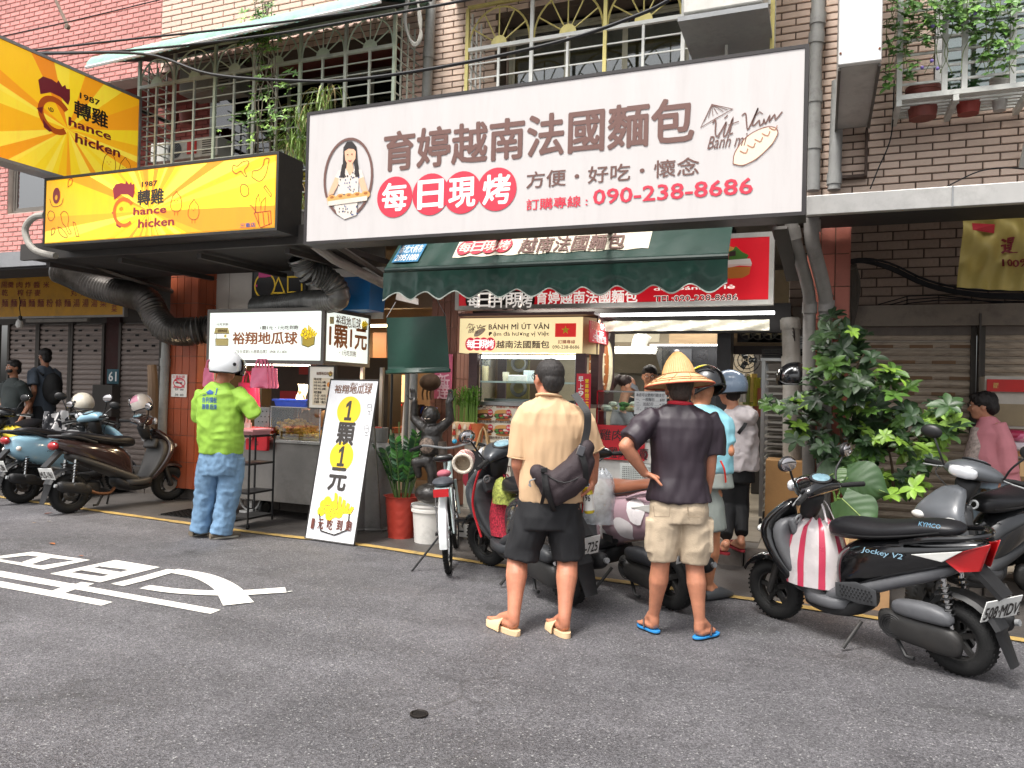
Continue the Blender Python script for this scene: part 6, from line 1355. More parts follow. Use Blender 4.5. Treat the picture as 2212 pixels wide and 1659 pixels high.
IB(11.4,395,740,1100,860,mat('#a8a08c',.5),'pale_panel'); IB(11.5,740,745,1100,860,mat('#b8b8b4',.4),'wall_unit')
# hood
a=W(*C4(395,1040),10.3); b=W(*C4(1130,1040),10.3); zb_=W(*C4(500,1280),10.3).z
part(MB().prism([(a.x,10.9,a.z+.1),(a.x,10.0,a.z+.1),(a.x,9.9,a.z),(a.x,10.3,zb_),(a.x,10.9,zb_)],(0,0,0),(b.x-a.x,0,0)),'steel_hood',mat('#a8a79f',.25,metal=.85,var=.2,scale=2),t)
IB(10.95,395,1280,1250,1700,mat('#8a8880',.3,metal=.8,var=.2,scale=3),'steel_back',.03)
part(MB().tube([W(*C4(900,740),10.6),W(*C4(840,830),10.6),W(*C4(815,920),10.6),W(*C4(815,1030),10.6)],.11,12,smooth=4),'white_duct',mat('#d8d8d4',.4),t,smooth=True)
IB(9.3,1310,820,1800,870,mat('#b59a78',.5,var=.12,bump=.1),'wood_panel',.04,B3); IB(9.25,1310,870,1800,937,mat('#a08a6c',.5,var=.12,bump=.1),'wood_panel',.04,B3); IB(9.2,1310,937,1800,1000,mat('#2c2320',.6),'dark_beam',.05,B3)
for i,u in enumerate((1440,1525,1610,1692)):
    q=W(*B3(u,832),9.0); part(MB().bb((q.x-.11,9.0,q.z-.11),(q.x+.11,9.06,q.z+.11)),'fan_housing',m_black,t); part(MB().torus((q.x,8.995,q.z),(0,1,0),.08,.008,16,5),'fan_ring',mat('#5a5a58',.4),t)
    part(MB().cyl((q.x,8.99,q.z),(q.x,8.998,q.z),.03),'fan_hub',mat('#c8b890',.4,metal=.5),t)
    for k in range(5): part(MB().box((q.x+.05*math.cos(k*1.257),8.994,q.z+.05*math.sin(k*1.257)),(.045,.004,.02),ry=-k*1.257+.3),'fan_blade',mat('#8a8570',.4),t)
part(MB().bb((q1.x+.05,11.2,.15),(-.36,11.3,2.4)),'inner_dark_wall',mat('#2a2624',.6,var=.3),t)
q=W(*B3(1435,1045),10); r=thing('wall_fan','black caged wall fan high inside the bread shop doorway','fan',q)
for k in (.16,.11,.06): part(MB().torus(q,(0,1,0),k,.006,20,5),'cage_ring',m_black,r)
for k in range(10): part(MB().cyl(q,q+Vector((.16*math.cos(k*.628),0,.16*math.sin(k*.628))),.003,n=4),'cage_wire',m_black,r)
for k in range(3): part(MB().box(q+Vector((.07*math.cos(k*2.09),.03,.07*math.sin(k*2.09))),(.1,.01,.06),ry=-k*2.09),'blade',mat('#3a4a5a',.4),r)
for i,(u,v,c_) in enumerate([(1445,1170,'#8a9a5a'),(1475,1150,'#d8c070'),(1500,1180,'#b0b040'),(1420,1150,'#d0d0d0'),(1530,1260,'#b06a5a')]):
    q=W(*B3(u,v),9.8); r=thing('hanging_item',['green cloth','sand coloured bag','olive yellow cloth','pale grey bag','dull pink cloth'][i]+' hanging in the bread shop doorway','cloth',q,0,'things hung in the bread shop doorway'); part(MB().grid(lambda a_,b_,q=q:(q.x+(a_-.5)*.12,9.8+.02*math.sin(a_*9),q.z-b_*.35),8,6),'cloth',mat(c_,.7),r,smooth=True)
# inner shop lights
for x,y,z,e in ((-2.6,10.2,2.9,32),(-1.2,10.2,2.9,22),(-5.7,7.2,1.7,13),(-6.3,9.0,2.4,26),(-4.6,9.0,2.1,18),(-2.8,8.2,2.6,16)):
    ld=D.lights.new('shop_lamp','AREA'); ld.size=.9; ld.size_y=.1; ld.shape='RECTANGLE'; ld.energy=e; ld.color=(1,.95,.86) if x>-4 else (1,.78,.5); lo=D.objects.new('tube_light',ld); COL.objects.link(lo); lo.location=(x,y,z); lo.parent=t if x>-4 else D.objects['chicken_shop']
# baking rack trolley
a=W(*B5(285,1490),8.3); b=W(*B5(480,700),8.3); t=thing('baking_rack','tall steel baking rack trolley on casters right of the shop entrance','rack',(a.x,8.3,.15))
xr0,xr1=a.x,b.x+.12
for x in (xr0,xr1):
    for y in (8.3,8.85): part(MB().bb((x-.018,y-.018,.27),(x+.018,y+.018,b.z)),'upright',m_steel,t)
n=20
for k in range(n):
    z=.35+k*(b.z-.4)/n; part(MB().bb((xr0+.02,8.29,z),(xr1-.02,8.88,z+.022)),'tray',mat('#a09c94',.35,metal=.7,var=.15,dirt=.3),t)
part(MB().bb((xr0-.03,8.26,b.z),(xr1+.03,8.9,b.z+.03)),'top_tray',m_steel,t)
for k in range(4): part(MB().bb((xr0-.02,8.27,b.z+.032+k*.025),(xr1+.02,8.88,b.z+.05+k*.025)),'stacked_tray',m_dk,t)
for x in (xr0,xr1):
    for y in (8.3,8.85): part(MB().torus((x,y,.2),(1,0,0),.04,.016,14,6),'caster',m_rub,t,smooth=True)
carton('large cardboard box behind the black scooter beside the steel rack',(W(*B5(440,1500),7.9).x+.05,7.95,.15),.42,.4,.75,0,'#9a7448')
# ================= people
D1=Rg(1220,860,1560,1282); D2=Rg(1540,860,1920,1433); D3=Rg(1200,1150,1800,2118); D4=Rg(0,860,420,1515)
def skinmat(c='#c98a6a'): 
    m=mat(c,.5,var=.2,scale=11,bump=.15,bscale=140)
    b=m.node_tree.nodes['Principled BSDF']; b.inputs['Subsurface Weight'].default_value=.12; b.inputs['Subsurface Radius'].default_value=(.02,.008,.004); return m
def az(a): a=R(a); return Vector((math.cos(a),-math.sin(a),0)),Vector((math.sin(a),math.cos(a),0))
def torso(mb,secs,a,n=24,ex=2.5,zc=5.):
    r,f=az(a); Rg_=[]
    for q in secs:
        c=Q(q[0],zc,q[3] if len(q)>3 else 0); Rg_.append([c+r*q[1]*math.copysign(abs(math.cos(t))**(2/ex),math.cos(t))+f*q[2]*math.copysign(abs(math.sin(t))**(2/ex),math.sin(t)) for t in [2*math.pi*(j+.5)/n for j in range(n)]])
    mb.rings(Rg_)
def hand(mb,w_,d,pn,side,curl=.5,s=1.,spread=.0,thumb=1.,grip=None):
    """palm, four jointed fingers of unequal length, thumb leaving the side of the palm"""
    d=Vector(d).normalized(); pn=Vector(pn); pn=(pn-d*pn.dot(d)).normalized(); sd=d.cross(pn)*side
    w_=Vector(w_)
    for k in (-.028,-.009,.009,.028): mb.cap(w_+d*.008+sd*k*.6*s,w_+d*.085*s+sd*k*s,.0165*s,.0135*s,8)
    for i,(k,L) in enumerate([(.030,.072),(.010,.082),(-.010,.077),(-.029,.060)]):
        p=w_+d*.088*s+sd*k*s; dd=(d+sd*(k*spread*18)).normalized(); a=curl*(.55+.12*i); r0=.0098*s
        for j,fr in enumerate((.45,.32,.23)):
            c,s_=math.cos(a),math.sin(a); dd=(dd*c+pn*s_).normalized(); q=p+dd*L*fr*s; mb.cap(p,q,r0,r0*.9,7); p=q; r0*=.9; a=curl*(.75 if j==0 else .6)
    p=w_+d*.025*s+sd*.03*s; dd=(d*.6+sd*.75*thumb+pn*.35).normalized(); q=p+dd*.045*s; mb.cap(p,q,.0145*s,.012*s,8); dd=(d*.85+sd*.25*thumb+pn*(.4+curl*.4)).normalized(); q2=q+dd*.035*s; mb.cap(q,q2,.012*s,.0105*s,8); mb.cap(q2,q2+dd*.022*s,.0105*s,.009*s,8)
def head(mb,c,a,s=1.,tilt=0.,chin=True):
    """skull, jaw, nose and ears; returns frame (origin,right,fwd,up)"""
    r,f=az(a); u=Vector((0,0,1)); f2=(f*math.cos(tilt)-u*math.sin(tilt)).normalized(); u2=(u*math.cos(tilt)+f*math.sin(tilt)).normalized()
    M=Matrix(((r.x,f2.x,u2.x,c[0]),(r.y,f2.y,u2.y,c[1]),(r.z,f2.z,u2.z,c[2]),(0,0,0,1)))@Matrix.Scale(s,4)
    mb.ell((0,-.012,.03),(.076,.094,.085),16,11,M); mb.ell((0,.02,-.01),(.066,.078,.095),14,10,M); mb.ell((0,.045,-.07),(.042,.045,.042),12,8,M)
    mb.cap(M@Vector((0,.088,.018)),M@Vector((0,.104,-.018)),.009*s,.013*s,8); 
    for k in (-1,1):
        mb.ell((k*.076,-.005,-.005),(.010,.02,.032),10,8,M); mb.ell((k*.035,.075,-.015),(.022,.016,.018),8,6,M)
    mb.cap(M@Vector((-.02,.083,-.05)),M@Vector((.02,.083,-.05)),.009*s,.009*s,7)
    return M
def face_parts(M,t,hair='#1c1512',glasses=False,s=1.,brow=True):
    def pt(x,y,z): return M@Vector((x,y,z))
    for k in (-1,1):
        part(MB().ell((0,0,0),(.013,.008,.007),10,7,Matrix.Translation(pt(k*.03,.088,.02))@M.to_3x3().normalized().to_4x4()),'eye',mat('#e8e2dc',.3),t,smooth=True)
        part(MB().ell((0,0,0),(.0055,.004,.006),8,6,Matrix.Translation(pt(k*.03,.0955,.02))@M.to_3x3().normalized().to_4x4()),'iris',mat('#1e120c',.2),t,smooth=True)
        if brow: part(MB().tube([pt(k*.048,.084,.036),pt(k*.03,.094,.041),pt(k*.014,.094,.038)],.0035,6),'eyebrow',mat(hair,.8),t)
        if glasses: part(MB().tube([pt(k*.031+.023*math.cos(q),.103,.018+.019*math.sin(q)) for q in [i*.3927 for i in range(17)]],.002,5),'glasses_rim',m_black,t); part(MB().tube([pt(k*.054,.103,.024),pt(k*.08,.03,.02),pt(k*.08,-.01,.012)],.002,5),'glasses_arm',m_black,t)
    if glasses: part(MB().tube([pt(-.009,.104,.02),pt(.009,.104,.02)],.002,5),'glasses_bridge',m_black,t)
    part(MB().tube([pt(-.021,.0915,-.05),pt(0,.0965,-.052),pt(.021,.0915,-.05)],[.002,.0045,.002],6,flat=.7),'lips',mat('#9a5248',.5),t,smooth=True)
def hairmesh(M,t,col,secs,amp=.004,vox=.007,label=None):
    mb=MB()
    for c,r in secs: mb.ell(c,r,16,11,M)
    return fuse(mb,vox,'hair',mat(col,.6,var=.35,scale=60,bump=.6,bscale=160,stretch=(1,1,.25)),t,2,amp,(45,45,14),amp2=amp*.6,label=label)
def leg(mb,hip,kn,an,r=(.09,.058,.036),calf=.062):
    hip,kn,an=Vector(hip),Vector(kn),Vector(an); mb.chain([hip,hip.lerp(kn,.5),kn],[r[0],(r[0]+r[1])/2*.98,r[1]],14)
    back=Vector(ray(1106,830)).normalized()*-.008
    mb.chain([kn,kn.lerp(an,.28)+back,kn.lerp(an,.6)+back*.5,an],[r[1],calf,calf*.74,r[2]],14)
def foot(mb,heel,toe,an,s=1.,toes=True):
    heel,toe,an=Vector(heel),Vector(toe),Vector(an); d=toe-heel; L=d.length; d.normalize(); sd=Vector((d.y,-d.x,0))
    mb.chain([an,heel+d*.03+Vector((0,0,.045))],[.036*s,.034*s],12); mb.cap(an+d*.015,heel+d*L*.6+Vector((0,0,.035)),.036*s,.028*s,12)
    for k in (-.022,0,.022): mb.cap(heel+d*.035+sd*k*.5+Vector((0,0,.026)),heel+d*L*.72+sd*k+Vector((0,0,.022)),.027*s,.019*s,9)
    if toes:
        for i,k in enumerate((-.034,-.016,.0,.015,.029)): q=heel+d*(L*.74)+sd*k+Vector((0,0,.018)); mb.cap(q,q+d*(L*.2-.008*i),.0115 if i else .014,.010,7)
def sole(name,mt,par,heel,toe,z,th,w_=.05,extra=.012,up=0.):
    heel,toe=Vector(heel),Vector(toe); d=(toe-heel).normalized(); sd=Vector((d.y,-d.x,0)); L=(toe-heel).length+2*extra; pts=[]
    for i in range(32):
        t=2*math.pi*i/32; u=.5-.5*math.cos(t); w2=(w_*.78+(w_*.34)*u-.3*w_*math.exp(-((u-.45)/.18)**2)*.5); pts.append(heel-d*extra+d*L*u+sd*w2*math.copysign(abs(math.sin(t))**.75,math.sin(t))+Vector((0,0,z)))
    return part(MB().prism(pts,(0,0,0),(0,0,th)),name,mt,par,bev=.005)
def nv(v): return Vector(v).normalized()

# ---- man in beige with the sling bag
zc=4.88; A=-30
hl,tl_=G(*D3(325,1500),.035),G(*D3(95,1400),.035); hr,tr2=G(*D3(765,1520),.035),G(*D3(625,1425),.035)
t=thing('person','man seen from behind in beige t-shirt and black shorts with a dark sling bag','person',(hl+hr)/2-Vector((0,0,.035)))
sk=skinmat('#bd7c60'); mb=MB(); d1=lambda u,v,z=0:Q(D1(u,v),zc,z); d3=lambda u,v,z=0:Q(D3(u,v),zc,z)
anl,anr=Vector(hl)+nv(tl_-hl)*.035+Vector((0,0,.075)),Vector(hr)+nv(tr2-hr)*.035+Vector((0,0,.075))
kl,kr=d3(330,880),d3(770,900); hpl,hpr=d3(450,450),d3(760,450)
leg(mb,hpl,kl,anl,(.1,.066,.038),.069); leg(mb,hpr,kr,anr,(.1,.066,.038),.069); foot(mb,hl,tl_,anl,1.05); foot(mb,hr,tr2,anr,1.05)
torso(mb,[(D1(600,1500),.15,.1),(D1(600,1200),.16,.11),(D1(600,900),.17,.11),(D1(600,650),.17,.1),(D1(580,540),.1,.07),(D1(570,500),.06,.06)],A,zc=zc)
hc=d1(567,335,.02); Mh=head(mb,hc,-48,1.1); mb.cap(d1(572,540),hc+Vector((0,0,-.05)),.072,.066,14)
shL,elL,wrL=d1(345,680),d1(285,1130,-.02),d1(330,1370,.12); shR,elR,wrR=d1(900,690),d1(985,1060),d1(990,1290,.02)
mb.chain([shL,elL,wrL],[.055,.047,.03],12); mb.chain([shR,elR,wrR],[.055,.047,.031],12)
hand(mb,wrL,wrL-elL,az(A)[0],1,.7); hand(mb,wrR,Vector((-.15,.05,-1)),az(A)[1]*.4-az(A)[0],-1,.85,1.08)
fuse(mb,.0065,'body',sk,t,3)
hairmesh(Mh,t,'#2b2725',[((0,-.022,.04),(.083,.094,.087)),((0,-.06,-.005),(.07,.055,.075)),((0,-.07,-.05),(.052,.032,.03))],.003,.006)
face_parts(Mh,t,glasses=True)
tee=mat('#cba984',.85,var=.06,scale=4,bump=.12,bscale=300); mb=MB()
torso(mb,[(D1(588,1475),.205,.135),(D1(590,1300),.205,.14),(D1(600,1100),.198,.14),(D1(605,900),.2,.142),(D1(615,760),.212,.135),(D1(620,650),.213,.118),(D1(605,590),.175,.095),(D1(585,535),.11,.075),(D1(578,500),.075,.066),(D1(575,485),.068,.062)],A,ex=2.3,zc=zc)
mb.chain([d1(400,640),d1(370,700)],[.07,.075],12); mb.tube([d1(395,630),d1(340,760),d1(310,930,-.005),d1(300,1075,-.01)],[.07,.082,.078,.078],16); mb.tube([d1(830,640),d1(890,760),d1(935,900),d1(985,1020)],[.07,.085,.08,.08],16)
fuse(mb,.0075,'shirt',tee,t,5,.012,(11,11,3),1,True,amp2=.004); part(MB().torus(d1(574,492),(0,.18,1),.079,.009,26,8),'collar',tee,t,smooth=True)
for a_,b_,r_ in ((d1(300,1072,-.01),d1(303,1050,-.01),.0795),(d1(982,1016),d1(972,994),.0815)): part(MB().torus(a_,a_-b_,r_,.0045,26,6),'sleeve_hem',tee,t,smooth=True)
sh=mat('#17171a',.75,var=.12,bump=.15,bscale=200); mb=MB()
torso(mb,[(D3(610,340),.195,.13),(D3(600,480),.198,.15),(D3(590,590),.195,.145)],A,ex=2.4,zc=zc); mb.tube([d3(470,450),d3(430,620),d3(385,760),d3(370,865)],[.115,.118,.11,.115],18); mb.tube([d3(730,450),d3(755,620),d3(770,760),d3(775,868)],[.115,.118,.108,.102],18)
fuse(mb,.0075,'shorts',sh,t,4,.011,(8,8,4),3,True,amp2=.004)
m=MB(); st=mat('#dbbb93',.75,var=.04,bump=.2,bscale=60)
for h_,t_ in ((hl,tl_),(hr,tr2)):
    sole('sandal_sole',st,t,h_,t_,-.035,.034,.056,.022)
    d=nv(t_-h_); sd=Vector((d.y,-d.x,0)); L=(t_-h_).length; c0=Vector(h_)+Vector((0,0,-.028)); Rg_=[]
    for k in range(9):
        u=.4+.68*k/8; w2=.064*(1 if k<5 else math.cos((k-4)/4*1.5)**.6); hh=.085-.05*(k/8); Rg_.append([c0+d*(L*u)+sd*w2*math.cos(q)+Vector((0,0,hh*math.sin(q)**.8)) for q in [math.pi*i/12 for i in range(13)]])
    part(MB().rings(Rg_,cap=False,close=False),'sandal_upper',st,t,smooth=True)
    part(MB().tube([c0+d*(L*.4)+sd*.064*math.cos(q)+Vector((0,0,.084*math.sin(q)**.8)) for q in [math.pi*i/12 for i in range(13)]],.006,6),'sandal_rim',st,t,smooth=True)
# sling bag: body, flap, straps, buckles
bg_=thing('sling_bag','dark brown black sling bag worn across the back of the man in beige','bag',d1(650,1350)); bm=mat('#302529',.7,var=.15,bump=.35,bscale=160); bk=mat('#161516',.6,bump=.2,bscale=200)
r_,f_=az(A); back=-f_
bp=lambda u,v,o:d1(u,v)+back*o
mb=MB()
for pts,rr_ in [(([430,1180],[560,1300],[760,1150],[870,960]),(.05,.07,.075,.05)),(([470,1260],[600,1360],[790,1250],[880,1080]),(.05,.07,.07,.045)),(([500,1330],[600,1400],[720,1340],[830,1220]),(.045,.06,.055,.045))]:
    mb.chain([bp(p[0],p[1],.165) for p in pts],rr_,12)
fuse(mb,.009,'bag_body',bm,bg_,5,.008,(9,9,7),2,True,amp2=.003)
part(MB().tube([bp(590,1560,.12),bp(545,1480,.2),bp(490,1330,.245),bp(470,1190,.235)],.018,8,smooth=4,flat=.3),'strap_tail',bk,bg_)
part(MB().tube([bp(440,1170,.2),bp(640,1262,.252),bp(860,1180,.215)],.004,6,smooth=4),'zip',bk,bg_)
def ribbon(pts,wd,mt,par,name,up):
    P=catmull(pts,6); L_=[];
    for i,p in enumerate(P):
        d=(P[min(i+1,len(P)-1)]-P[max(0,i-1)]).normalized(); e=d.cross(up[min(len(up)-1,i*len(up)//len(P))]).normalized()*wd/2; n_=e.cross(d).normalized()*.0025; L_.append([p-e-n_,p+e-n_,p+e+n_,p-e+n_])
    return part(MB().rings(L_),name,mt,par)
ribbon([bp(800,520,.04)+Vector((0,0,.035)),bp(845,560,.1),bp(880,640,.155),bp(880,760,.165),bp(860,860,.175),bp(830,950,.2)],.045,bk,bg_,'strap',[back])
ribbon([bp(775,960,.235),bp(810,1050,.25),bp(835,1150,.245),bp(855,1300,.2)],.035,bk,bg_,'strap',[back]); ribbon([bp(455,1150,.225),bp(460,1250,.242),bp(465,1350,.235),bp(460,1470,.175)],.022,bk,bg_,'strap',[back])
part(MB().box(bp(790,975,.25),(.045,.02,.06),rz=-R(A),ry=.3),'buckle',mat('#6e6e72',.3,metal=.5),bg_,bev=.004); part(MB().box(bp(465,1150,.24),(.04,.02,.03),rz=-R(A)),'buckle',bk,bg_,bev=.004)
part(MB().tube([bp(405,1120,.15),bp(385,1180,.19),bp(400,1230,.2),bp(350,1260,.18),bp(360,1310,.18),bp(340,1290,.18)],.005,6,smooth=4),'key_chain',m_grey,bg_,smooth=True)
# drink can in the right hand
c=d1(945,1470,.0); cn=thing('drink_can','white and yellow drink can numbered 96 in the right hand of the man in beige','can',c-Vector((0,0,.09))); cdir=Vector((-.12,0,1)).normalized()
part(MB().rev([(.001,-.085),(.026,-.085),(.033,-.075),(.033,.07),(.026,.085),(.001,.083)],c,cdir,20),'can_body',mat('#d8c23a',.3,metal=.3,var=.05),cn,smooth=True); part(MB().rev([(.0335,-.065),(.0335,.035)],c,cdir,20,cap=False),'label_band',mat('#e4e2dc',.35),cn,smooth=True); part(MB().rev([(.001,.0855),(.025,.0855),(.025,.082)],c,cdir,16),'can_top',m_chrome,cn)
vd=(Vector(CAMP)-c); vd.z=0; vd.normalize(); pl=Plane(c+vd*.034,vd,Vector((-vd.y,vd.x,0))); p=Print(pl,cn,.0005); a=pl.st(*D1(895,1482)); b=pl.st(*D1(965,1418)); p.text('196',a,b,k_bk,1,.02,st=True); p.done()

# ---- man with the straw hat
zc=4.75; A=-14; d2=lambda u,v,z=0:Q(D2(u,v),zc,z)
hl,tl_=G(*D3(1560,1505),.022),G(*D3(1425,1440),.022); hr,tr2=G(*D3(1905,1560),.022),G(*D3(2075,1510),.022)
t=thing('person','man with one hand on his hip in a dark t-shirt, cargo shorts and straw hat','person',(hl+hr)/2-Vector((0,0,.022))); sk=skinmat('#b67a5e'); mb=MB(); d3=lambda u,v,z=0:Q(D3(u,v),zc,z)
anl,anr=Vector(hl)+nv(tl_-hl)*.035+Vector((0,0,.085)),Vector(hr)+nv(tr2-hr)*.035+Vector((0,0,.085))
leg(mb,d3(1640,450),d3(1590,930),anl,(.085,.057,.033),.061); leg(mb,d3(1880,450),d3(1895,950),anr,(.085,.057,.033),.061); foot(mb,hl,tl_,anl); foot(mb,hr,tr2,anr)
torso(mb,[(D2(590,1450),.14,.09),(D2(595,1150),.13,.09),(D2(600,900),.15,.1),(D2(610,700),.16,.09),(D2(610,610),.09,.06),(D2(605,560),.055,.055)],A,zc=zc)
hc=d2(600,432,.03); Mh=head(mb,hc,A,1.07); mb.cap(d2(605,590),hc+Vector((0,0,-.04)),.058,.056,14)
shL,elL,wrL=d2(310,740),d2(90,960,-.1),d2(270,1220,-.04); shR,elR,wrR=d2(890,740),d2(885,1110),d2(855,1400,.06)
mb.chain([shL,elL],[.05,.043],12); mb.chain([elL,elL.lerp(wrL,.35),wrL],[.042,.043,.027],12); mb.chain([shR,elR],[.05,.043],12); mb.chain([elR,elR.lerp(wrR,.35),wrR],[.042,.042,.028],12)
hand(mb,wrL,az(A)[0]*.9+az(A)[1]*.25-Vector((0,0,.35)),-az(A)[1]*.2-Vector((0,0,1)),-1,.45); hand(mb,wrR,wrR-elR,-az(A)[0],-1,.5)
fuse(mb,.0065,'body',sk,t,3)
hairmesh(Mh,t,'#3a2c24',[((0,-.02,.035),(.08,.09,.08)),((0,-.06,-.015),(.066,.045,.06))],.002,.006)
tee=mat('#2d232b',.5,var=.12,scale=3,bump=.1,bscale=300); mb=MB()
torso(mb,[(D2(600,1478),.198,.142),(D2(595,1430),.195,.138),(D2(590,1250),.16,.118),(D2(595,1100),.16,.12),(D2(605,900),.182,.13),(D2(610,780),.2,.125),(D2(612,700),.2,.11),(D2(610,640),.16,.09),(D2(608,590),.1,.07),(D2(606,562),.068,.06)],A,ex=2.3,zc=zc)
mb.chain([d2(360,700),d2(300,760)],[.065,.065],12); mb.tube([d2(370,690),d2(260,770,-.02),d2(175,870,-.07),d2(125,915,-.09)],[.07,.074,.07,.07],16); mb.tube([d2(850,690),d2(905,800),d2(915,930),d2(910,1040)],[.07,.076,.073,.075],16)
so=fuse(mb,.0075,'shirt',tee,t,5,.017,(8,8,3),5,True,amp2=.008)
part(MB().torus(d2(606,565)+Vector((0,0,.0)),(0.05,.1,1),.071,.011,24,8,flat=1.2),'collar',mat('#b5162a',.6),t,smooth=True)
sh=mat('#b8a68e',.85,var=.1,scale=4,bump=.3,bscale=140); mb=MB()
torso(mb,[(D3(1755,310),.165,.11),(D3(1755,420),.178,.13),(D3(1755,540),.175,.125)],A,ex=2.4,zc=zc); mb.tube([d3(1645,450),d3(1625,600),d3(1610,780),d3(1612,880)],[.1,.104,.1,.087],18); mb.tube([d3(1865,450),d3(1885,600),d3(1895,780),d3(1885,905)],[.1,.105,.102,.086],18)
for u in (1505,2005): mb.box(d3(u,660),(.06,.13,.2),rz=R(14))
fuse(mb,.0075,'cargo_shorts',sh,t,4,.008,(10,10,7),7,True,amp2=.003)
for u0,u1 in ((1530,1680),(1830,1980)):
    part(MB().tube([d3(u0,410,-.135),d3(u0+10,500,-.145),d3(u1-10,500,-.145),d3(u1,410,-.135)],.003,5),'pocket_seam',mat('#8f7f6a',.8),t)
for h_,t_ in ((hl,tl_),(hr,tr2)):
    sole('flip_flop_sole',mat('#2a86c8',.6,var=.05),t,h_,t_,-.012,.012,.05,.018); sole('flip_flop_base',m_rub,t,h_,t_,-.022,.0095,.049,.016)
    d=nv(t_-h_); sd=Vector((d.y,-d.x,0)); L=(t_-h_).length; q=Vector(h_)+d*L*.74+Vector((0,0,.02))
    for k in (-1,1): part(MB().tube([q,Vector(h_)+d*L*.6+sd*.03*k+Vector((0,0,.052)),Vector(h_)+d*L*.42+sd*.05*k+Vector((0,0,.005))],.006,6,smooth=3),'thong_strap',mat('#3a2420',.6),t,smooth=True)
# straw hat
c=d2(592,318,.03); ht=thing('straw_hat','wide woven straw hat with a pointed crown on the man in the dark t-shirt','hat',c); tl=Matrix.Translation(c)@Matrix.Rotation(R(-5),4,'X')@Matrix.Rotation(R(-6),4,'Y')
prof=[(.19,-.05),(.187,-.042),(.15,-.015),(.118,.004),(.1,.018),(.094,.045),(.084,.075),(.068,.105),(.046,.135),(.022,.158),(.001,.168)]
ms=mat('#cfae80',.75,var=.16,scale=12,bump=.5,bscale=90); Rg_=[]
for r0,z in prof: Rg_.append([tl@Vector(((r0+.002*math.sin(j*8))*math.cos(2*math.pi*j/64)*(1.12 if r0>.11 else 1.03),(r0)*math.sin(2*math.pi*j/64)*1.0,z)) for j in range(64)])
part(MB().rings(Rg_,cap=False),'weave',ms,ht,smooth=True)
part(MB().tube([tl@Vector((.192*1.12*math.cos(2*math.pi*j/48),.192*math.sin(2*math.pi*j/48),-.05)) for j in range(49)],.0055,6),'rim',mat('#b5553a',.7),ht,smooth=True)
for r0,z in [(.1,.021),(.15,-.014),(.17,-.028)]:
    part(MB().tube([tl@Vector((r0*(1.13 if r0>.11 else 1.06)*math.cos(2*math.pi*j/40),r0*1.01*math.sin(2*math.pi*j/40),z+.001)) for j in range(41)],.0022,5),'binding',mat('#a8744a',.7),ht,smooth=True)
for j in range(40):
    a=2*math.pi*j/40; part(MB().tube([tl@Vector((rr_*1.035*math.cos(a),rr_*1.01*math.sin(a),z+.0015)) for rr_,z in prof[4:10]],.0016,4),'rib',mat('#c79a5a',.7),ht)
for j in range(10):
    a=2*math.pi*j/10+.15; part(MB().tube([tl@Vector((rr_*1.13*math.cos(a+b_),rr_*1.0*math.sin(a+b_),z+.003)) for (rr_,z),b_ in zip(prof[1:5],(.0,.12,.2,.25))],.0016,4),'brim_thread',mat('#a8744a',.7),ht)
part(MB().ell(tl@Vector((0,0,.17)),(.016,.016,.009),10,6),'cap_knot',mat('#e8dcd0',.7),ht,smooth=True)

# ---- shaped helmet builder
def helmet(name,label,M,col,lw=.125,trim='#111111',visor=None,extra=None,group=None,open_front=True,s=1.,parent_label=None,twotone=None):
    t=thing(name,label,'helmet',M.translation,0,group); Rg_=[]; n=40; S=Matrix.Scale(s,4)
    def P(th,ph,k=1.):
        return M@S@Vector((.122*k*math.sin(ph)*math.cos(th),.148*k*math.sin(ph)*math.sin(th)-.008,.135*k*math.cos(ph)+.02))
    def lim(th):
        fr=max(0,math.sin(th)); fr=fr**1.5; return (2.02-.0*fr)-(fr*.62 if open_front else .45+.0*fr)
    rows=12
    for i in range(rows+1):
        Rg_.append([P(2*math.pi*j/n,max(.02,lim(2*math.pi*j/n)*i/rows)) for j in range(n)])
    inner=[[P(2*math.pi*j/n,max(.02,lim(2*math.pi*j/n)*i/rows),.88) for j in range(n)] for i in range(rows,-1,-1)]
    part(MB().rings(Rg_+[inner[0]],cap=False),'shell',col if not isinstance(col,str) else mat(col,.18,coat=.7,var=.04),t,smooth=True,ang=70)
    part(MB().rings(inner,cap=False),'liner',mat('#15130f',.9),t,smooth=True)
    part(MB().tube([P(2*math.pi*j/n,lim(2*math.pi*j/n),.985) for j in range(n+1)],.008*s,6),'trim',mat(trim,.5),t,smooth=True)
    if visor:
        vm=glass((.25,.25,.27),.8) if visor=='dark' else mat('#0d0d0e',.12,coat=.6,var=0) if visor=='black' else glass((.8,.8,.8),.6)
        k=visor_pos=extra or 0
        Rv=[[P(R(90)+R(a_),R(62+k)+i*R(52)/6-.0,1.07+.04*i/6) for a_ in range(-66,67,11)] for i in range(7)]
        part(MB().rings(Rv,cap=False,close=False),'visor',vm,t,smooth=True)
    for q in (0,math.pi): part(MB().cyl(P(q,1.45,1.0),P(q,1.45,1.06),.016*s),'screw',m_black,t)
    return t
def framef(c,a,tilt=0.,roll=0.):
    r,f=az(a); M=Matrix(((r.x,f.x,0,c[0]),(r.y,f.y,0,c[1]),(r.z,f.z,1,c[2]),(0,0,0,1))); return M@Matrix.Rotation(-tilt,4,'X')@Matrix.Rotation(roll,4,'Y')

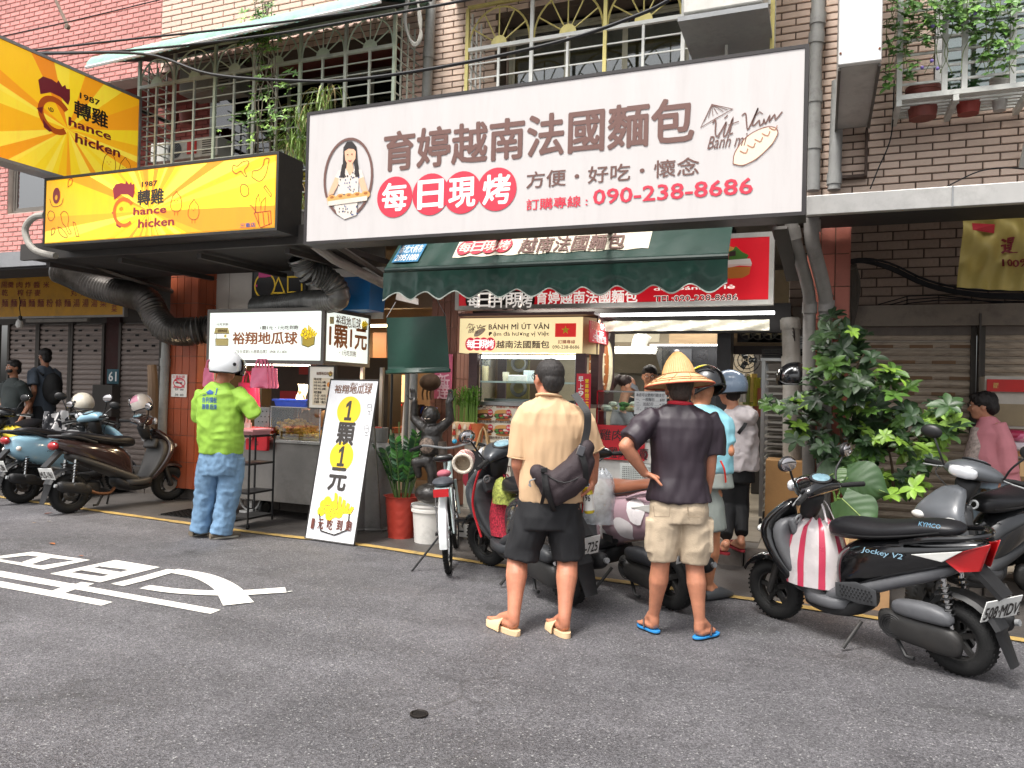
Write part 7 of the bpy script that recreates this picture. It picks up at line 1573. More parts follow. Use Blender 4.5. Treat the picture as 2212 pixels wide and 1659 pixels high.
# ---- man in teal with the black and yellow helmet (behind the straw hat man)
zc=5.55; A=-38; d2=lambda u,v,z=0:Q(D2(u,v),zc,z); b4=lambda u,v,z=0:Q(B4(u,v),zc,z)
ft=G(*B4(1845,1160),.02)
t=thing('person','man in a light blue t-shirt and grey shorts under a black and yellow helmet','person',Vector((ft.x,ft.y,0))); sk=skinmat('#c48562'); mb=MB()
hr=G(*B4(1820,1165),.03); tr2=G(*B4(1905,1150),.03); hl=G(*B4(1640,1090),.03); tl_=hl+Vector((-.15,.2,0))
anr=hr+Vector((.0,.03,.08)); anl=hl+Vector((0,.03,.08)); leg(mb,b4(1840,560),b4(1850,830),anr,(.085,.056,.034),.06); leg(mb,b4(1720,560),b4(1690,830),anl,(.085,.056,.034),.06); foot(mb,hr,tr2,anr,toes=False); foot(mb,hl,tl_,anl,toes=False)
torso(mb,[(D2(870,1300),.14,.09),(D2(870,1000),.14,.1),(D2(860,750),.15,.09),(D2(830,610),.08,.06)],A,zc=zc); hc=d2(815,470,.05); Mh=head(mb,hc,-55,1.,.45); mb.cap(d2(800,600),hc+Vector((0,0,-.03)),.06,.058,14)
shR,elR,wrR=d2(960,740),d2(1060,1010,-.05),d2(960,1000,.22); mb.chain([shR,elR,wrR],[.052,.046,.03],12); hand(mb,wrR,wrR-elR,(0,0,-1),1,.7); shL,elL,wrL=d2(740,720,.1),d2(690,950,.2),d2(760,1000,.4); mb.chain([shL,elL,wrL],[.05,.044,.03],12); hand(mb,wrL,wrL-elL,(0,0,-1),-1,.7)
fuse(mb,.008,'body',sk,t,3); mb=MB()
torso(mb,[(D2(880,1210),.17,.125),(D2(880,1000),.165,.125),(D2(875,800),.19,.125),(D2(865,700),.185,.11),(D2(840,620),.12,.08),(D2(815,575),.07,.065)],A,zc=zc); mb.tube([d2(930,680),d2(985,800),d2(1035,950,-.02)],[.072,.078,.075],16); mb.tube([d2(760,680,.1),d2(720,850,.17)],[.07,.074],14)
fuse(mb,.009,'shirt',mat('#8cc7d4',.7,var=.06,bump=.1,bscale=200),t,5,.012,(8,8,5),4,True,amp2=.003); mb=MB()
torso(mb,[(D2(880,1200),.165,.12),(D2(880,1350),.175,.14)],A,zc=zc); mb.tube([b4(1790,500),b4(1830,640),b4(1850,770)],[.11,.11,.1],16); mb.tube([b4(1730,500),b4(1710,640),b4(1700,770)],[.1,.1,.095],16)
fuse(mb,.009,'shorts',mat('#8f9690',.85,var=.1,bump=.2,bscale=200),t,4,.008,(8,8,5),9,True)
for h_,t_ in ((hr,tr2),(hl,tl_)): part(MB().loft([(0,0,.03,.03,.028),(.06,0,.045,.042,.045),(.16,0,.045,.046,.045),(.24,0,.03,.045,.028),(.285,0,.02,.025,.016)],14,'x',M=Matrix.Translation(Vector(h_)-Vector((0,0,.028))-nv(t_-h_)*.03)@Matrix.Rotation(math.atan2((t_-h_).y,(t_-h_).x),4,'Z')),'shoe',mat('#4a4d50',.7,dirt=.3),t,smooth=True)
part(MB().tube([d2(985,1100,-.15),d2(1020,1180,-.16),d2(1035,1300,-.14)],.016,8,smooth=4,flat=.4),'red_strap',mat('#d8321e',.5),t,smooth=True)
hm=helmet('helmet','black helmet with a yellow crown on the man in light blue',framef(d2(835,425,.03),-55,.5)@Matrix.Scale(1.12,4),mat('#0e0e10',.15,coat=.8,var=0),visor=None)
Mm=framef(d2(835,425,.03),-55,.5)@Matrix.Scale(1.12,4); part(MB().rings([[Mm@Vector((.1235*math.sin(ph)*math.cos(th),.1495*math.sin(ph)*math.sin(th)-.008,.1365*math.cos(ph)+.02)) for th in [2*math.pi*j/28 for j in range(28)]] for ph in (.02,.3,.55,.75)],cap=False),'yellow_crown',mat('#d8cf3a',.25,coat=.5,var=.02),hm,smooth=True)

# ---- woman in the pale jacket with a grey helmet, on the sidewalk
zc=6.85; A=-48; d2=lambda u,v,z=0:Q(D2(u,v),zc,z); b4=lambda u,v,z=0:Q(B4(u,v),zc,z)
hr=G(*B4(2035,890),.17); tr2=G(*B4(1950,850),.17); hl=G(*B4(1945,905),.17); tl_=G(*B4(1885,890),.17)
t=thing('person','woman in a pale hooded jacket and black trousers wearing a grey helmet','person',Vector(((hr.x+hl.x)/2,(hr.y+hl.y)/2,.15))); sk=skinmat('#c48a6c'); mb=MB(); anr=hr+Vector((-.02,.0,.07)); anl=hl+Vector((-.02,0,.07))
leg(mb,b4(2010,480),b4(2010,660),anr,(.08,.05,.03),.05); leg(mb,b4(1960,480),b4(1960,680),anl,(.08,.05,.03),.05); foot(mb,hr,tr2,anr,.9); foot(mb,hl,tl_,anl,.9)
torso(mb,[(D2(1150,1200),.14,.09),(D2(1150,900),.14,.1),(D2(1140,700),.13,.08),(D2(1110,600),.06,.06)],A,zc=zc); hc=d2(1065,450,.02); Mh=head(mb,hc,-62,.98,.2); mb.cap(d2(1110,600),hc,.052,.055,12); mb.chain([d2(1220,720),d2(1180,980,-.05),d2(1010,1010,.0)],[.045,.04,.028],10); hand(mb,d2(1010,1010,.0),Vector((-1,.1,.1)),(0,0,-1),-1,.6)
fuse(mb,.009,'body',sk,t,3); mb=MB(); jk=mat('#cfc6c6',.6,var=.1,bump=.3,bscale=60)
torso(mb,[(D2(1165,1190),.17,.13),(D2(1165,1000),.17,.135),(D2(1160,820),.17,.13),(D2(1150,720),.16,.11),(D2(1130,620),.09,.08)],A,zc=zc); mb.tube([d2(1220,700),d2(1240,850,-.06),d2(1200,1000,-.08),d2(1100,1040,-.03),d2(1020,1020,0)],[.07,.075,.07,.06,.05],14); mb.tube([d2(1060,700,.1),d2(1000,900,.15)],[.065,.06],12)
mb.ell(d2(1190,680,-.06),(.14,.1,.09),16,10)
fuse(mb,.01,'jacket',jk,t,4,.015,(8,8,8),2,True,amp2=.006); mb=MB(); tr_m=mat('#0f0f11',.8,var=.1); torso(mb,[(D2(1150,1180),.15,.11),(D2(1150,1300),.155,.12)],A,zc=zc); mb.tube([b4(2000,460),b4(2015,640),anr+Vector((0,0,.07))],[.105,.08,.055],14); mb.tube([b4(1970,460),b4(1945,640),anl+Vector((0,0,.07))],[.1,.075,.052],14)
fuse(mb,.01,'trousers',tr_m,t,4,.006,(8,8,4),2,True)
hairmesh(Mh,t,'#1d1512',[((0,-.035,-.02),(.075,.07,.08))],.004,.01)
for h_,t_ in ((hr,tr2),(hl,tl_)): sole('slipper',mat('#8a1f2a',.6),t,h_,t_,-.02,.02,.045,.01); part(MB().ell(Vector(h_).lerp(Vector(t_),.75)+Vector((0,0,.02)),(.05,.05,.03),12,8),'slipper_upper',mat('#8a1f2a',.6),t,smooth=True)
ribbon([d2(1160,1000,.05),d2(1150,860,-.13),d2(1210,770,-.16),d2(1240,700,-.1)],.03,bk,t,'bag_strap',[Vector(ray(1500,900)).normalized()])
helmet('helmet','blue grey half helmet on the woman in the pale hooded jacket',framef(d2(1065,425,.0),-62,.12)@Matrix.Scale(1.13,4),mat('#8193a8',.25,coat=.6,var=.04))

# ---- shop man behind the glass, facing out
zc=8.5; A=168; c4=lambda u,v,z=0:Q(C4(u,v),zc,z); q=G(1390,1100,.144); q=Vector((c4(960,1500).x,c4(960,1500).y,.144)); t=thing('person','shop man in black with round glasses looking down behind the counter glass','person',q); mb=MB()
hc=c4(962,1340); Mh=head(mb,hc,A,1.02,.2); mb.cap(hc+Vector((0,.02,-.2)),hc+Vector((0,.01,-.06)),.06,.056,12)
bx=lambda x,y,z:q+az(A)[0]*x+az(A)[1]*y+Vector((0,0,z-.144))
H_=hc.z
for k in (-1,1): 
    mb.chain([bx(k*.2,0,H_-.27),bx(k*.25,.05,H_-.52),bx(k*.15,.28,H_-.6)],[.052,.044,.03],10); hand(mb,bx(k*.15,.28,H_-.6),az(A)[1],(0,0,-1),k,.5); leg(mb,bx(k*.09,0,.95),bx(k*.1,.02,.55),bx(k*.1,0,.23),(.09,.06,.04),.06); foot(mb,bx(k*.1,-.04,.16),bx(k*.11,.2,.16),bx(k*.1,0,.23),toes=False)
mb.rings([[bx(w_*math.cos(a_),d_*math.sin(a_),z) for a_ in [2*math.pi*j/20 for j in range(20)]] for z,w_,d_ in ((.9,.15,.1),(1.1,.15,.1),(H_-.35,.17,.1),(H_-.24,.13,.08),(H_-.19,.06,.06))])
fuse(mb,.009,'body',skinmat('#c98f70'),t,3); hairmesh(Mh,t,'#16110f',[((0,-.02,.05),(.083,.098,.082)),((0,.045,.098),(.06,.035,.028))],.004,.008); face_parts(Mh,t,glasses=True); mb=MB()
mb.rings([[bx(w_*math.cos(a_),d_*math.sin(a_),z) for a_ in [2*math.pi*j/24 for j in range(24)]] for z,w_,d_ in ((.85,.19,.13),(1.1,.19,.14),(H_-.4,.205,.13),(H_-.26,.19,.11),(H_-.2,.12,.085),(H_-.165,.075,.07))])
for k in (-1,1): mb.tube([bx(k*.17,0,H_-.25),bx(k*.24,.03,H_-.45)],[.072,.072],14); mb.tube([bx(k*.09,0,.95),bx(k*.1,0,.25)],[.11,.08],14)
fuse(mb,.01,'black_clothes',mat('#121214',.8),t,4,.008,(8,8,5),3,True)
# ---- shop woman with visor and ponytail
zc=8.3; A=70; q=Vector((c4(620,1500).x,c4(620,1500).y,.144)); hc=Q(C4(650,1470),zc); q=Vector((hc.x,hc.y,.144)); t=thing('person','shop woman with a ponytail and grey visor bent over behind the counter glass','person',q); mb=MB(); bx=lambda x,y,z:q+az(A)[0]*x+az(A)[1]*y+Vector((0,0,z-.144)); H_=hc.z
Mh=head(mb,hc,A,.98,.5); mb.cap(bx(0,-.04,H_-.2),hc,.05,.052,12)
for k in (-1,1): mb.chain([bx(k*.17,-.05,H_-.25),bx(k*.2,.08,H_-.45),bx(k*.12,.28,H_-.5)],[.045,.04,.028],10); hand(mb,bx(k*.12,.28,H_-.5),az(A)[1],(0,0,-1),k,.5); leg(mb,bx(k*.09,-.1,.92),bx(k*.1,-.05,.5),bx(k*.1,-.05,.23),(.085,.055,.035),.055); foot(mb,bx(k*.1,-.1,.16),bx(k*.11,.12,.16),bx(k*.1,-.05,.23),toes=False)
fuse(mb,.01,'body',skinmat('#d29a7c'),t,3); hairmesh(Mh,t,'#2a1712',[((0,-.03,.035),(.083,.09,.08)),((0,-.12,0.02),(.04,.05,.06)),((0,-.14,-.08),(.03,.035,.08))],.005,.009); face_parts(Mh,t); mb=MB()
mb.rings([[bx(w_*math.cos(a_),d_*math.sin(a_)-.06,z) for a_ in [2*math.pi*j/24 for j in range(24)]] for z,w_,d_ in ((.5,.16,.12),(.9,.17,.13),(1.1,.16,.12),(H_-.36,.175,.11),(H_-.25,.15,.09),(H_-.18,.07,.06))])
for k in (-1,1): mb.tube([bx(k*.15,-.05,H_-.24),bx(k*.19,.05,H_-.42)],[.06,.06],12); mb.tube([bx(k*.09,-.08,.9),bx(k*.1,-.05,.25)],[.1,.07],12)
fuse(mb,.01,'grey_clothes',mat('#77777a',.8,var=.2),t,4,.008,(8,8,5),3,True); vM=Mh
part(MB().rings([[vM@Vector((.09*math.cos(R(90)+R(a_))*(1+.0*i),(.1+.06*i/4)*math.sin(R(90)+R(a_)),.055-.012*i)) for a_ in range(-80,81,16)] for i in range(5)],cap=False,close=False),'visor',mat('#8d9094',.5),t,smooth=True)

# ---- green shirted man with the white helmet
zc=7.42; A=-5; b1=lambda u,v,z=0:Q(B1(u,v),zc,z); a4=lambda u,v,z=0:Q(A4(u,v),zc,z)
hl,tl_=G(*A4(1000,1520),.03),G(*A4(1085,1500),.03); hr,tr2=G(*A4(1105,1535),.03),G(*A4(1240,1520),.03)
t=thing('person','man in a lime green long sleeved shirt and faded jeans ordering at the cart','person',(hl+hr)/2-Vector((0,0,.03))); mb=MB(); anl=hl+Vector((.03,.02,.07)); anr=hr+Vector((.03,.02,.07))
leg(mb,b1(170,1150),b1(140,1330),anl,(.06,.05,.035),.045); leg(mb,b1(250,1150),b1(240,1330),anr,(.06,.05,.035),.045); foot(mb,hl,tl_,anl,toes=False); foot(mb,hr,tr2,anr,toes=False)
torso(mb,[(B1(210,1120),.15,.1),(B1(205,900),.16,.11),(B1(200,790),.15,.09),(B1(210,740),.08,.07)],A,zc=zc); hc=b1(238,665,.03); Mh=head(mb,hc,20,1.03,.15); mb.cap(b1(215,750),hc+Vector((0,0,-.03)),.066,.062,14)
shR,elR,wrR=b1(310,830),b1(370,905,-.05),b1(345,850,.25); mb.chain([shR,elR,wrR],[.052,.048,.032],12); hand(mb,wrR,wrR-elR,(0,0,1),-1,.8); shL,elL,wrL=b1(110,810,.05),b1(105,915,.08),b1(200,930,.3); mb.chain([shL,elL,wrL],[.052,.048,.032],12); hand(mb,wrL,wrL-elL,(0,0,1),1,.7)
fuse(mb,.0085,'body',skinmat('#b9795a'),t,3); mb=MB()
torso(mb,[(B1(212,1105),.21,.16),(B1(212,1050),.222,.17),(B1(208,950),.225,.17),(B1(202,860),.222,.15),(B1(200,800),.2,.12),(B1(205,762),.14,.09),(B1(212,740),.085,.075)],A,ex=2.2,zc=zc); mb.tube([b1(285,790),b1(345,850,-.03),b1(385,905,-.06),b1(375,900,.02),b1(352,860,.2)],[.08,.085,.07,.06,.046],16); mb.tube([b1(130,790,.03),b1(105,850,.05),b1(100,920,.08),b1(150,935,.22)],[.075,.08,.068,.05],16)
so=fuse(mb,.008,'shirt',mat('#86ae3a',.75,var=.07,scale=3,bump=.15,bscale=200),t,5,.016,(6,6,7),2,True,amp2=.006)
mb=MB(); torso(mb,[(B1(212,1095),.2,.15),(B1(212,1170),.205,.16),(B1(208,1215),.2,.15)],A,zc=zc); mb.tube([b1(165,1130),b1(140,1250,.02),b1(125,1380,.03),b1(105,1505,.05)],[.125,.11,.095,.1],18); mb.tube([b1(265,1130),b1(265,1250),b1(235,1400),b1(215,1520)],[.125,.115,.1,.105],18)
fuse(mb,.0085,'jeans',mat('#6f8fad',.85,var=.4,scale=4.5,bump=.3,bscale=220,stretch=(1,1,.4)),t,4,.011,(9,9,9),6,True,amp2=.006)
for h_,t_ in ((hl,tl_),(hr,tr2)): part(MB().loft([(0,0,.03,.03,.026),(.06,0,.045,.042,.045),(.16,0,.045,.048,.045),(.24,0,.03,.046,.028),(.29,0,.022,.03,.018)],14,'x',M=Matrix.Translation(Vector(h_)-Vector((0,0,.028))-nv(t_-h_)*.03)@Matrix.Rotation(math.atan2((t_-h_).y,(t_-h_).x),4,'Z')),'shoe',mat('#6e6455',.8,dirt=.4),t,smooth=True); sole('shoe_sole',mat('#c8c2b4',.7,dirt=.4),t,h_,Vector(h_)+nv(t_-h_)*.23,-.029,.018,.052,.022)
# print on the shirt, laid onto the cloth
from mathutils.bvhtree import BVHTree
def drape(o_parent,cloth,pl,fn,off=.004):
    bv=BVHTree.FromPolygons([cloth.matrix_world@v.co if not cloth.parent else wmat(cloth)@v.co for v in cloth.data.vertices],[tuple(p.vertices) for p in cloth.data.polygons])
    p=Print(pl,o_parent,0); fn(p)
    for k,(m_,mb_) in p.g.items():
        # split long edges so that the print follows the folds
        for i,v in enumerate(mb_.v):
            h=bv.ray_cast(v+pl.n*.5,-pl.n)
            if h[0] is not None: mb_.v[i]=h[0]+pl.n*off
    p.done()
c=b1(150,820,-.25); vd=-Vector(ray(*B1(150,820))); vd.z=0; vd.normalize(); pl=Plane(c,vd,Vector((-vd.y,vd.x,0))); kg=ink('#2a4f8a',0,.8)
def pr_(p):
    f=lambda u,v:pl.st(*B1(u,v)); p.text('合利模板',f(112,845),f(192,816),kg,1,.02,st=True); p.text('雅德.鈺烽',f(112,880),f(192,852),kg,1,.02,st=True)
    p.line([f(118,806),f(128,773),f(193,770),f(186,802)],.008,kg,1,st=True,closed=True); p.poly([f(140,802),f(140,792),f(132,792),f(155,776),f(180,790),f(172,790),f(172,801)],kg,1,st=True)
drape(t,so,pl,pr_)
helmet('helmet','glossy white helmet with black visor on the man in lime green',framef(b1(246,668,.0),20,.1)@Matrix.Scale(1.16,4),mat('#dfe2e4',.15,coat=.8,var=.02),visor='black')
# ---- stall keeper in crimson behind the cart
zc=9.35; A=200; b1=lambda u,v,z=0:Q(B1(u,v),zc,z); q=b1(740,760); t=thing('person','stall keeper hidden behind the menu board, holding up a gloved hand','person',Vector((q.x,q.y,.15))); bx=lambda x,y,z:Vector((q.x,q.y,0))+az(A)[0]*x+az(A)[1]*y+Vector((0,0,z)); mb=MB(); hc=bx(0,.02,1.66); Mh=head(mb,hc,A,1.,.1); mb.cap(bx(0,0,1.48),hc,.055,.055,12)
gw=b1(640,800,-.3)
mb.chain([bx(.18,0,1.4),b1(655,905,-.1),gw+Vector((0,0,-.12))],[.05,.045,.03],10); hand(mb,gw+Vector((0,0,-.12)),Vector((-.2,0,1)),Vector((-.3,-1,0)),1,.4,1.05); mb.chain([bx(-.18,0,1.4),bx(-.24,.02,1.12),bx(-.24,.06,.9)],[.05,.045,.03],10); hand(mb,bx(-.24,.06,.9),(0,0,-1),az(A)[0],1,.5)
for k in (-1,1): leg(mb,bx(k*.09,0,.9),bx(k*.1,0,.5),bx(k*.1,0,.23),(.09,.06,.04),.06); foot(mb,bx(k*.1,-.04,.16),bx(k*.11,.2,.16),bx(k*.1,0,.23),toes=False)
fuse(mb,.01,'body',skinmat('#c08866'),t,3); hairmesh(Mh,t,'#1a1412',[((0,-.02,.045),(.083,.095,.083))],.004,.01); face_parts(Mh,t); mb=MB()
mb.rings([[bx(w_*math.cos(a_),d_*math.sin(a_),z) for a_ in [2*math.pi*j/24 for j in range(24)]] for z,w_,d_ in ((.7,.19,.13),(1.0,.19,.14),(1.3,.2,.13),(1.42,.18,.1),(1.5,.07,.065))])
for k in (-1,1): mb.tube([bx(k*.16,0,1.4),bx(k*.24,.08,1.22)],[.07,.07],12)
fuse(mb,.01,'shirt',mat('#3a2c30',.7,var=.1),t,4,.01,(8,8,5),3,True); mb=MB()
for k in (-1,1): mb.tube([bx(k*.08,0,.95),bx(k*.1,0,.25)],[.11,.08],12)
fuse(mb,.01,'dark_trousers',mat('#17181c',.8),t,4)
part(MB().grid(lambda u,v:(gw+Vector(((u-.5)*.13+.02*math.sin(v*8),-.03+.02*math.sin(u*7),.12-.28*v))),10,12),'plastic_glove',mat('#e0dcd0',.3,var=.1,bump=.4,bscale=30),t,smooth=True)
# ---- woman in pink walking at the right
zc=6.8; A=-84; c5=lambda u,v,z=0:Q(C5(u,v),zc,z); hr=G(*C5(1160,1480),.17); tr2=hr+Vector((.02,-.0,0))+Vector((-.2,.02,0)); hl=hr+Vector((-.55,.1,0)); 
t=thing('person','woman with short black hair, glasses and pink jacket walking past the shutters','person',Vector((c5(900,1000).x,c5(900,1000).y,.15))); mb=MB(); anr=Vector((c5(1110,1440).x,c5(1110,1440).y,.24)); hr=anr+Vector((.04,0,-.075)); tr2=hr+Vector((-.22,0,-.0)); anl=Vector((anr.x-.5,anr.y+.1,.24)); hl=anl+Vector((.04,0,-.075)); tl_=hl+Vector((-.22,0,0))
leg(mb,c5(930,1010),c5(1010,1200),anr,(.09,.06,.035),.055); leg(mb,c5(900,1010,.1),c5(860,1230,.1),anl,(.09,.06,.035),.055); foot(mb,hr,tr2,anr,.9,False); foot(mb,hl,tl_,anl,.9,False)
torso(mb,[(C5(900,980),.14,.1),(C5(900,750),.15,.11),(C5(900,570),.13,.09),(C5(890,490),.06,.06)],A,zc=zc); hc=c5(845,385); Mh=head(mb,hc,A,1.02,.12); mb.cap(c5(895,520),hc,.052,.055,12); mb.chain([c5(975,560,-.12),c5(1010,770,-.15),c5(1000,960,-.13)],[.045,.04,.028],10); hand(mb,c5(1000,970,-.13),Vector((-.2,0,-1)),Vector((-1,0,0)),1,.5); mb.chain([c5(940,560,.15),c5(890,760,.2),c5(800,900,.2)],[.045,.04,.028],10); hand(mb,c5(800,900,.2),Vector((-.6,0,-1)),Vector((-1,0,0)),-1,.5)
fuse(mb,.009,'body',skinmat('#b98468'),t,3); hairmesh(Mh,t,'#17110f',[((0,-.025,.045),(.092,.105,.09)),((0,-.07,-.01),(.08,.06,.075)),((0,.04,.09),(.06,.05,.035))],.008,.009); face_parts(Mh,t,glasses=True); mb=MB()
torso(mb,[(C5(930,1000),.2,.21),(C5(920,850),.19,.19),(C5(905,700),.18,.165),(C5(905,600),.175,.13),(C5(905,530),.13,.09),(C5(890,470),.075,.065)],A,zc=zc); mb.tube([c5(970,540,-.1),c5(1030,720,-.16),c5(1050,930,-.15)],[.07,.085,.09],14); mb.tube([c5(930,540,.12),c5(880,740,.2)],[.065,.07],12)
fuse(mb,.01,'pink_jacket',mat('#c98088',.8,var=.08,bump=.15,bscale=120),t,4,.014,(7,7,3),3,True,amp2=.004); mb=MB()
torso(mb,[(C5(800,880),.12,.12),(C5(830,700),.13,.1),(C5(850,560),.1,.08)],A,zc=zc); fuse(mb,.01,'floral_blouse',mat('#b8a8a0',.8,var=.5,scale=40),t,4,.01,(7,7,3),1,True); mb=MB(); torso(mb,[(C5(930,980),.16,.14),(C5(930,1060),.16,.14)],A,zc=zc); mb.tube([c5(940,1020),c5(1020,1200),c5(1100,1420)],[.115,.09,.07],14); mb.tube([c5(910,1020,.1),c5(870,1230,.1),anl+Vector((0,0,.05))],[.11,.09,.07],14); fuse(mb,.01,'jeans',mat('#7c8c98',.85,var=.2,bump=.2),t,4,.008,(7,7,5),1,True)
for h_,t_ in ((hr,tr2),(hl,tl_)): part(MB().loft([(0,0,.03,.03,.026),(.06,0,.045,.042,.045),(.16,0,.045,.046,.04),(.23,0,.03,.044,.028),(.27,0,.022,.028,.018)],14,'x',M=Matrix.Translation(Vector(h_)-Vector((0,0,.026))-nv(t_-h_)*.03)@Matrix.Rotation(math.atan2((t_-h_).y,(t_-h_).x),4,'Z')),'shoe',mat('#8f7a68',.7),t,smooth=True)
# ---- two dim walkers by the left shutters
def walker(label,zc,A,hu,hv,col,pack,mask,tr='#23262b',h=1.68):
    c=Q(D4(hu,hv),zc); q=Vector((c.x,c.y,.15)); t=thing('person',label,'person',q); bx=lambda x,y,z:q+az(A)[0]*x+az(A)[1]*y+Vector((0,0,z)); mb=MB(); H_=c.z-.15; Mh=head(mb,c,A,1.,.1); mb.cap(bx(0,-.02,H_-.2),c,.055,.055,12)
    for k in (-1,1):
        mb.chain([bx(k*.18,0,H_-.25),bx(k*.22,-.06+.06*k,H_-.55),bx(k*.2,.06+.06*k,H_-.78)],[.047,.041,.028],10); hand(mb,bx(k*.2,.06+.06*k,H_-.78),Vector((0,0,-1)),az(A)[0]*-k,k,.5); leg(mb,bx(k*.09,0,.88),bx(k*.1,.1*k,.48),bx(k*.1,.18*k,.08),(.09,.06,.036),.056); foot(mb,bx(k*.1,.15*k-.04,.01),bx(k*.11,.15*k+.2,.01),bx(k*.1,.18*k,.08),toes=False)
    fuse(mb,.01,'body',skinmat('#9a6a50'),t,3); hairmesh(Mh,t,'#120e0d',[((0,-.02,.045),(.09,.1,.085)),((0,.03,.085),(.07,.05,.035)),((0,-.055,-.03),(.072,.055,.08))],.005,.01); face_parts(Mh,t); mb=MB()
    mb.rings([[bx(w_*math.cos(a_),d_*math.sin(a_),z) for a_ in [2*math.pi*j/24 for j in range(24)]] for z,w_,d_ in ((.82,.18,.13),(1.0,.18,.13),(H_-.42,.19,.12),(H_-.27,.19,.1),(H_-.19,.11,.08),(H_-.15,.07,.065))])
    for k in (-1,1): mb.tube([bx(k*.13,0,H_-.24),bx(k*.185,-.01,H_-.27),bx(k*.22,-.04+.05*k,H_-.46)],[.07,.078,.078],14)
    fuse(mb,.01,'shirt',mat(col,.85,var=.1),t,4,.012,(7,7,5),3,True); mb=MB()
    for k in (-1,1): mb.tube([bx(k*.08,0,.92),bx(k*.1,.1*k,.45),bx(k*.1,.17*k,.1)],[.115,.09,.07],14)
    fuse(mb,.01,'trousers',mat(tr,.85),t,4,.006,(7,7,5),1,True)
    for k in (-1,1): a_=bx(k*.105,.15*k+.08,.0); part(MB().ell((0,0,.035),(.045,.14,.04),12,8,Matrix.Translation(a_)@Matrix.Rotation(-R(A),4,'Z')),'shoe',mat('#222222',.7),t,smooth=True)
    if mask: part(MB().ell((0,.058,-.035),(.06,.05,.045),14,8,Mh),'face_mask',m_black,t,smooth=True)
    if pack:
        b_=thing('backpack','black backpack on the walker in the grey shirt before the shutters','backpack',bx(0,-.2,H_-.6)); mb=MB(); mb.ell(bx(0,-.22,H_-.5),(.16,.13,.24),16,12); mb.ell(bx(0,-.27,H_-.6),(.13,.1,.16),14,10); fuse(mb,.012,'pack_body',mat('#0c0c0d',.8,bump=.2),b_,4,.008,(8,8,5),1)
        for k in (-1,1): part(MB().tube([bx(k*.1,-.14,H_-.3),bx(k*.12,.02,H_-.24),bx(k*.13,.12,H_-.36),bx(k*.15,.05,H_-.6)],.016,6,smooth=4),'strap',mat('#0c0c0d',.8),b_,smooth=True)
walker('walker in a grey t-shirt and dark cap facing left before the shutters',12.0,-85,405,110,'#4c5560',True,False)
walker('walker in a dark vest and black face mask coming from the left shutters',11.6,-178,120,215,'#252c2c',False,True,h=1.6)
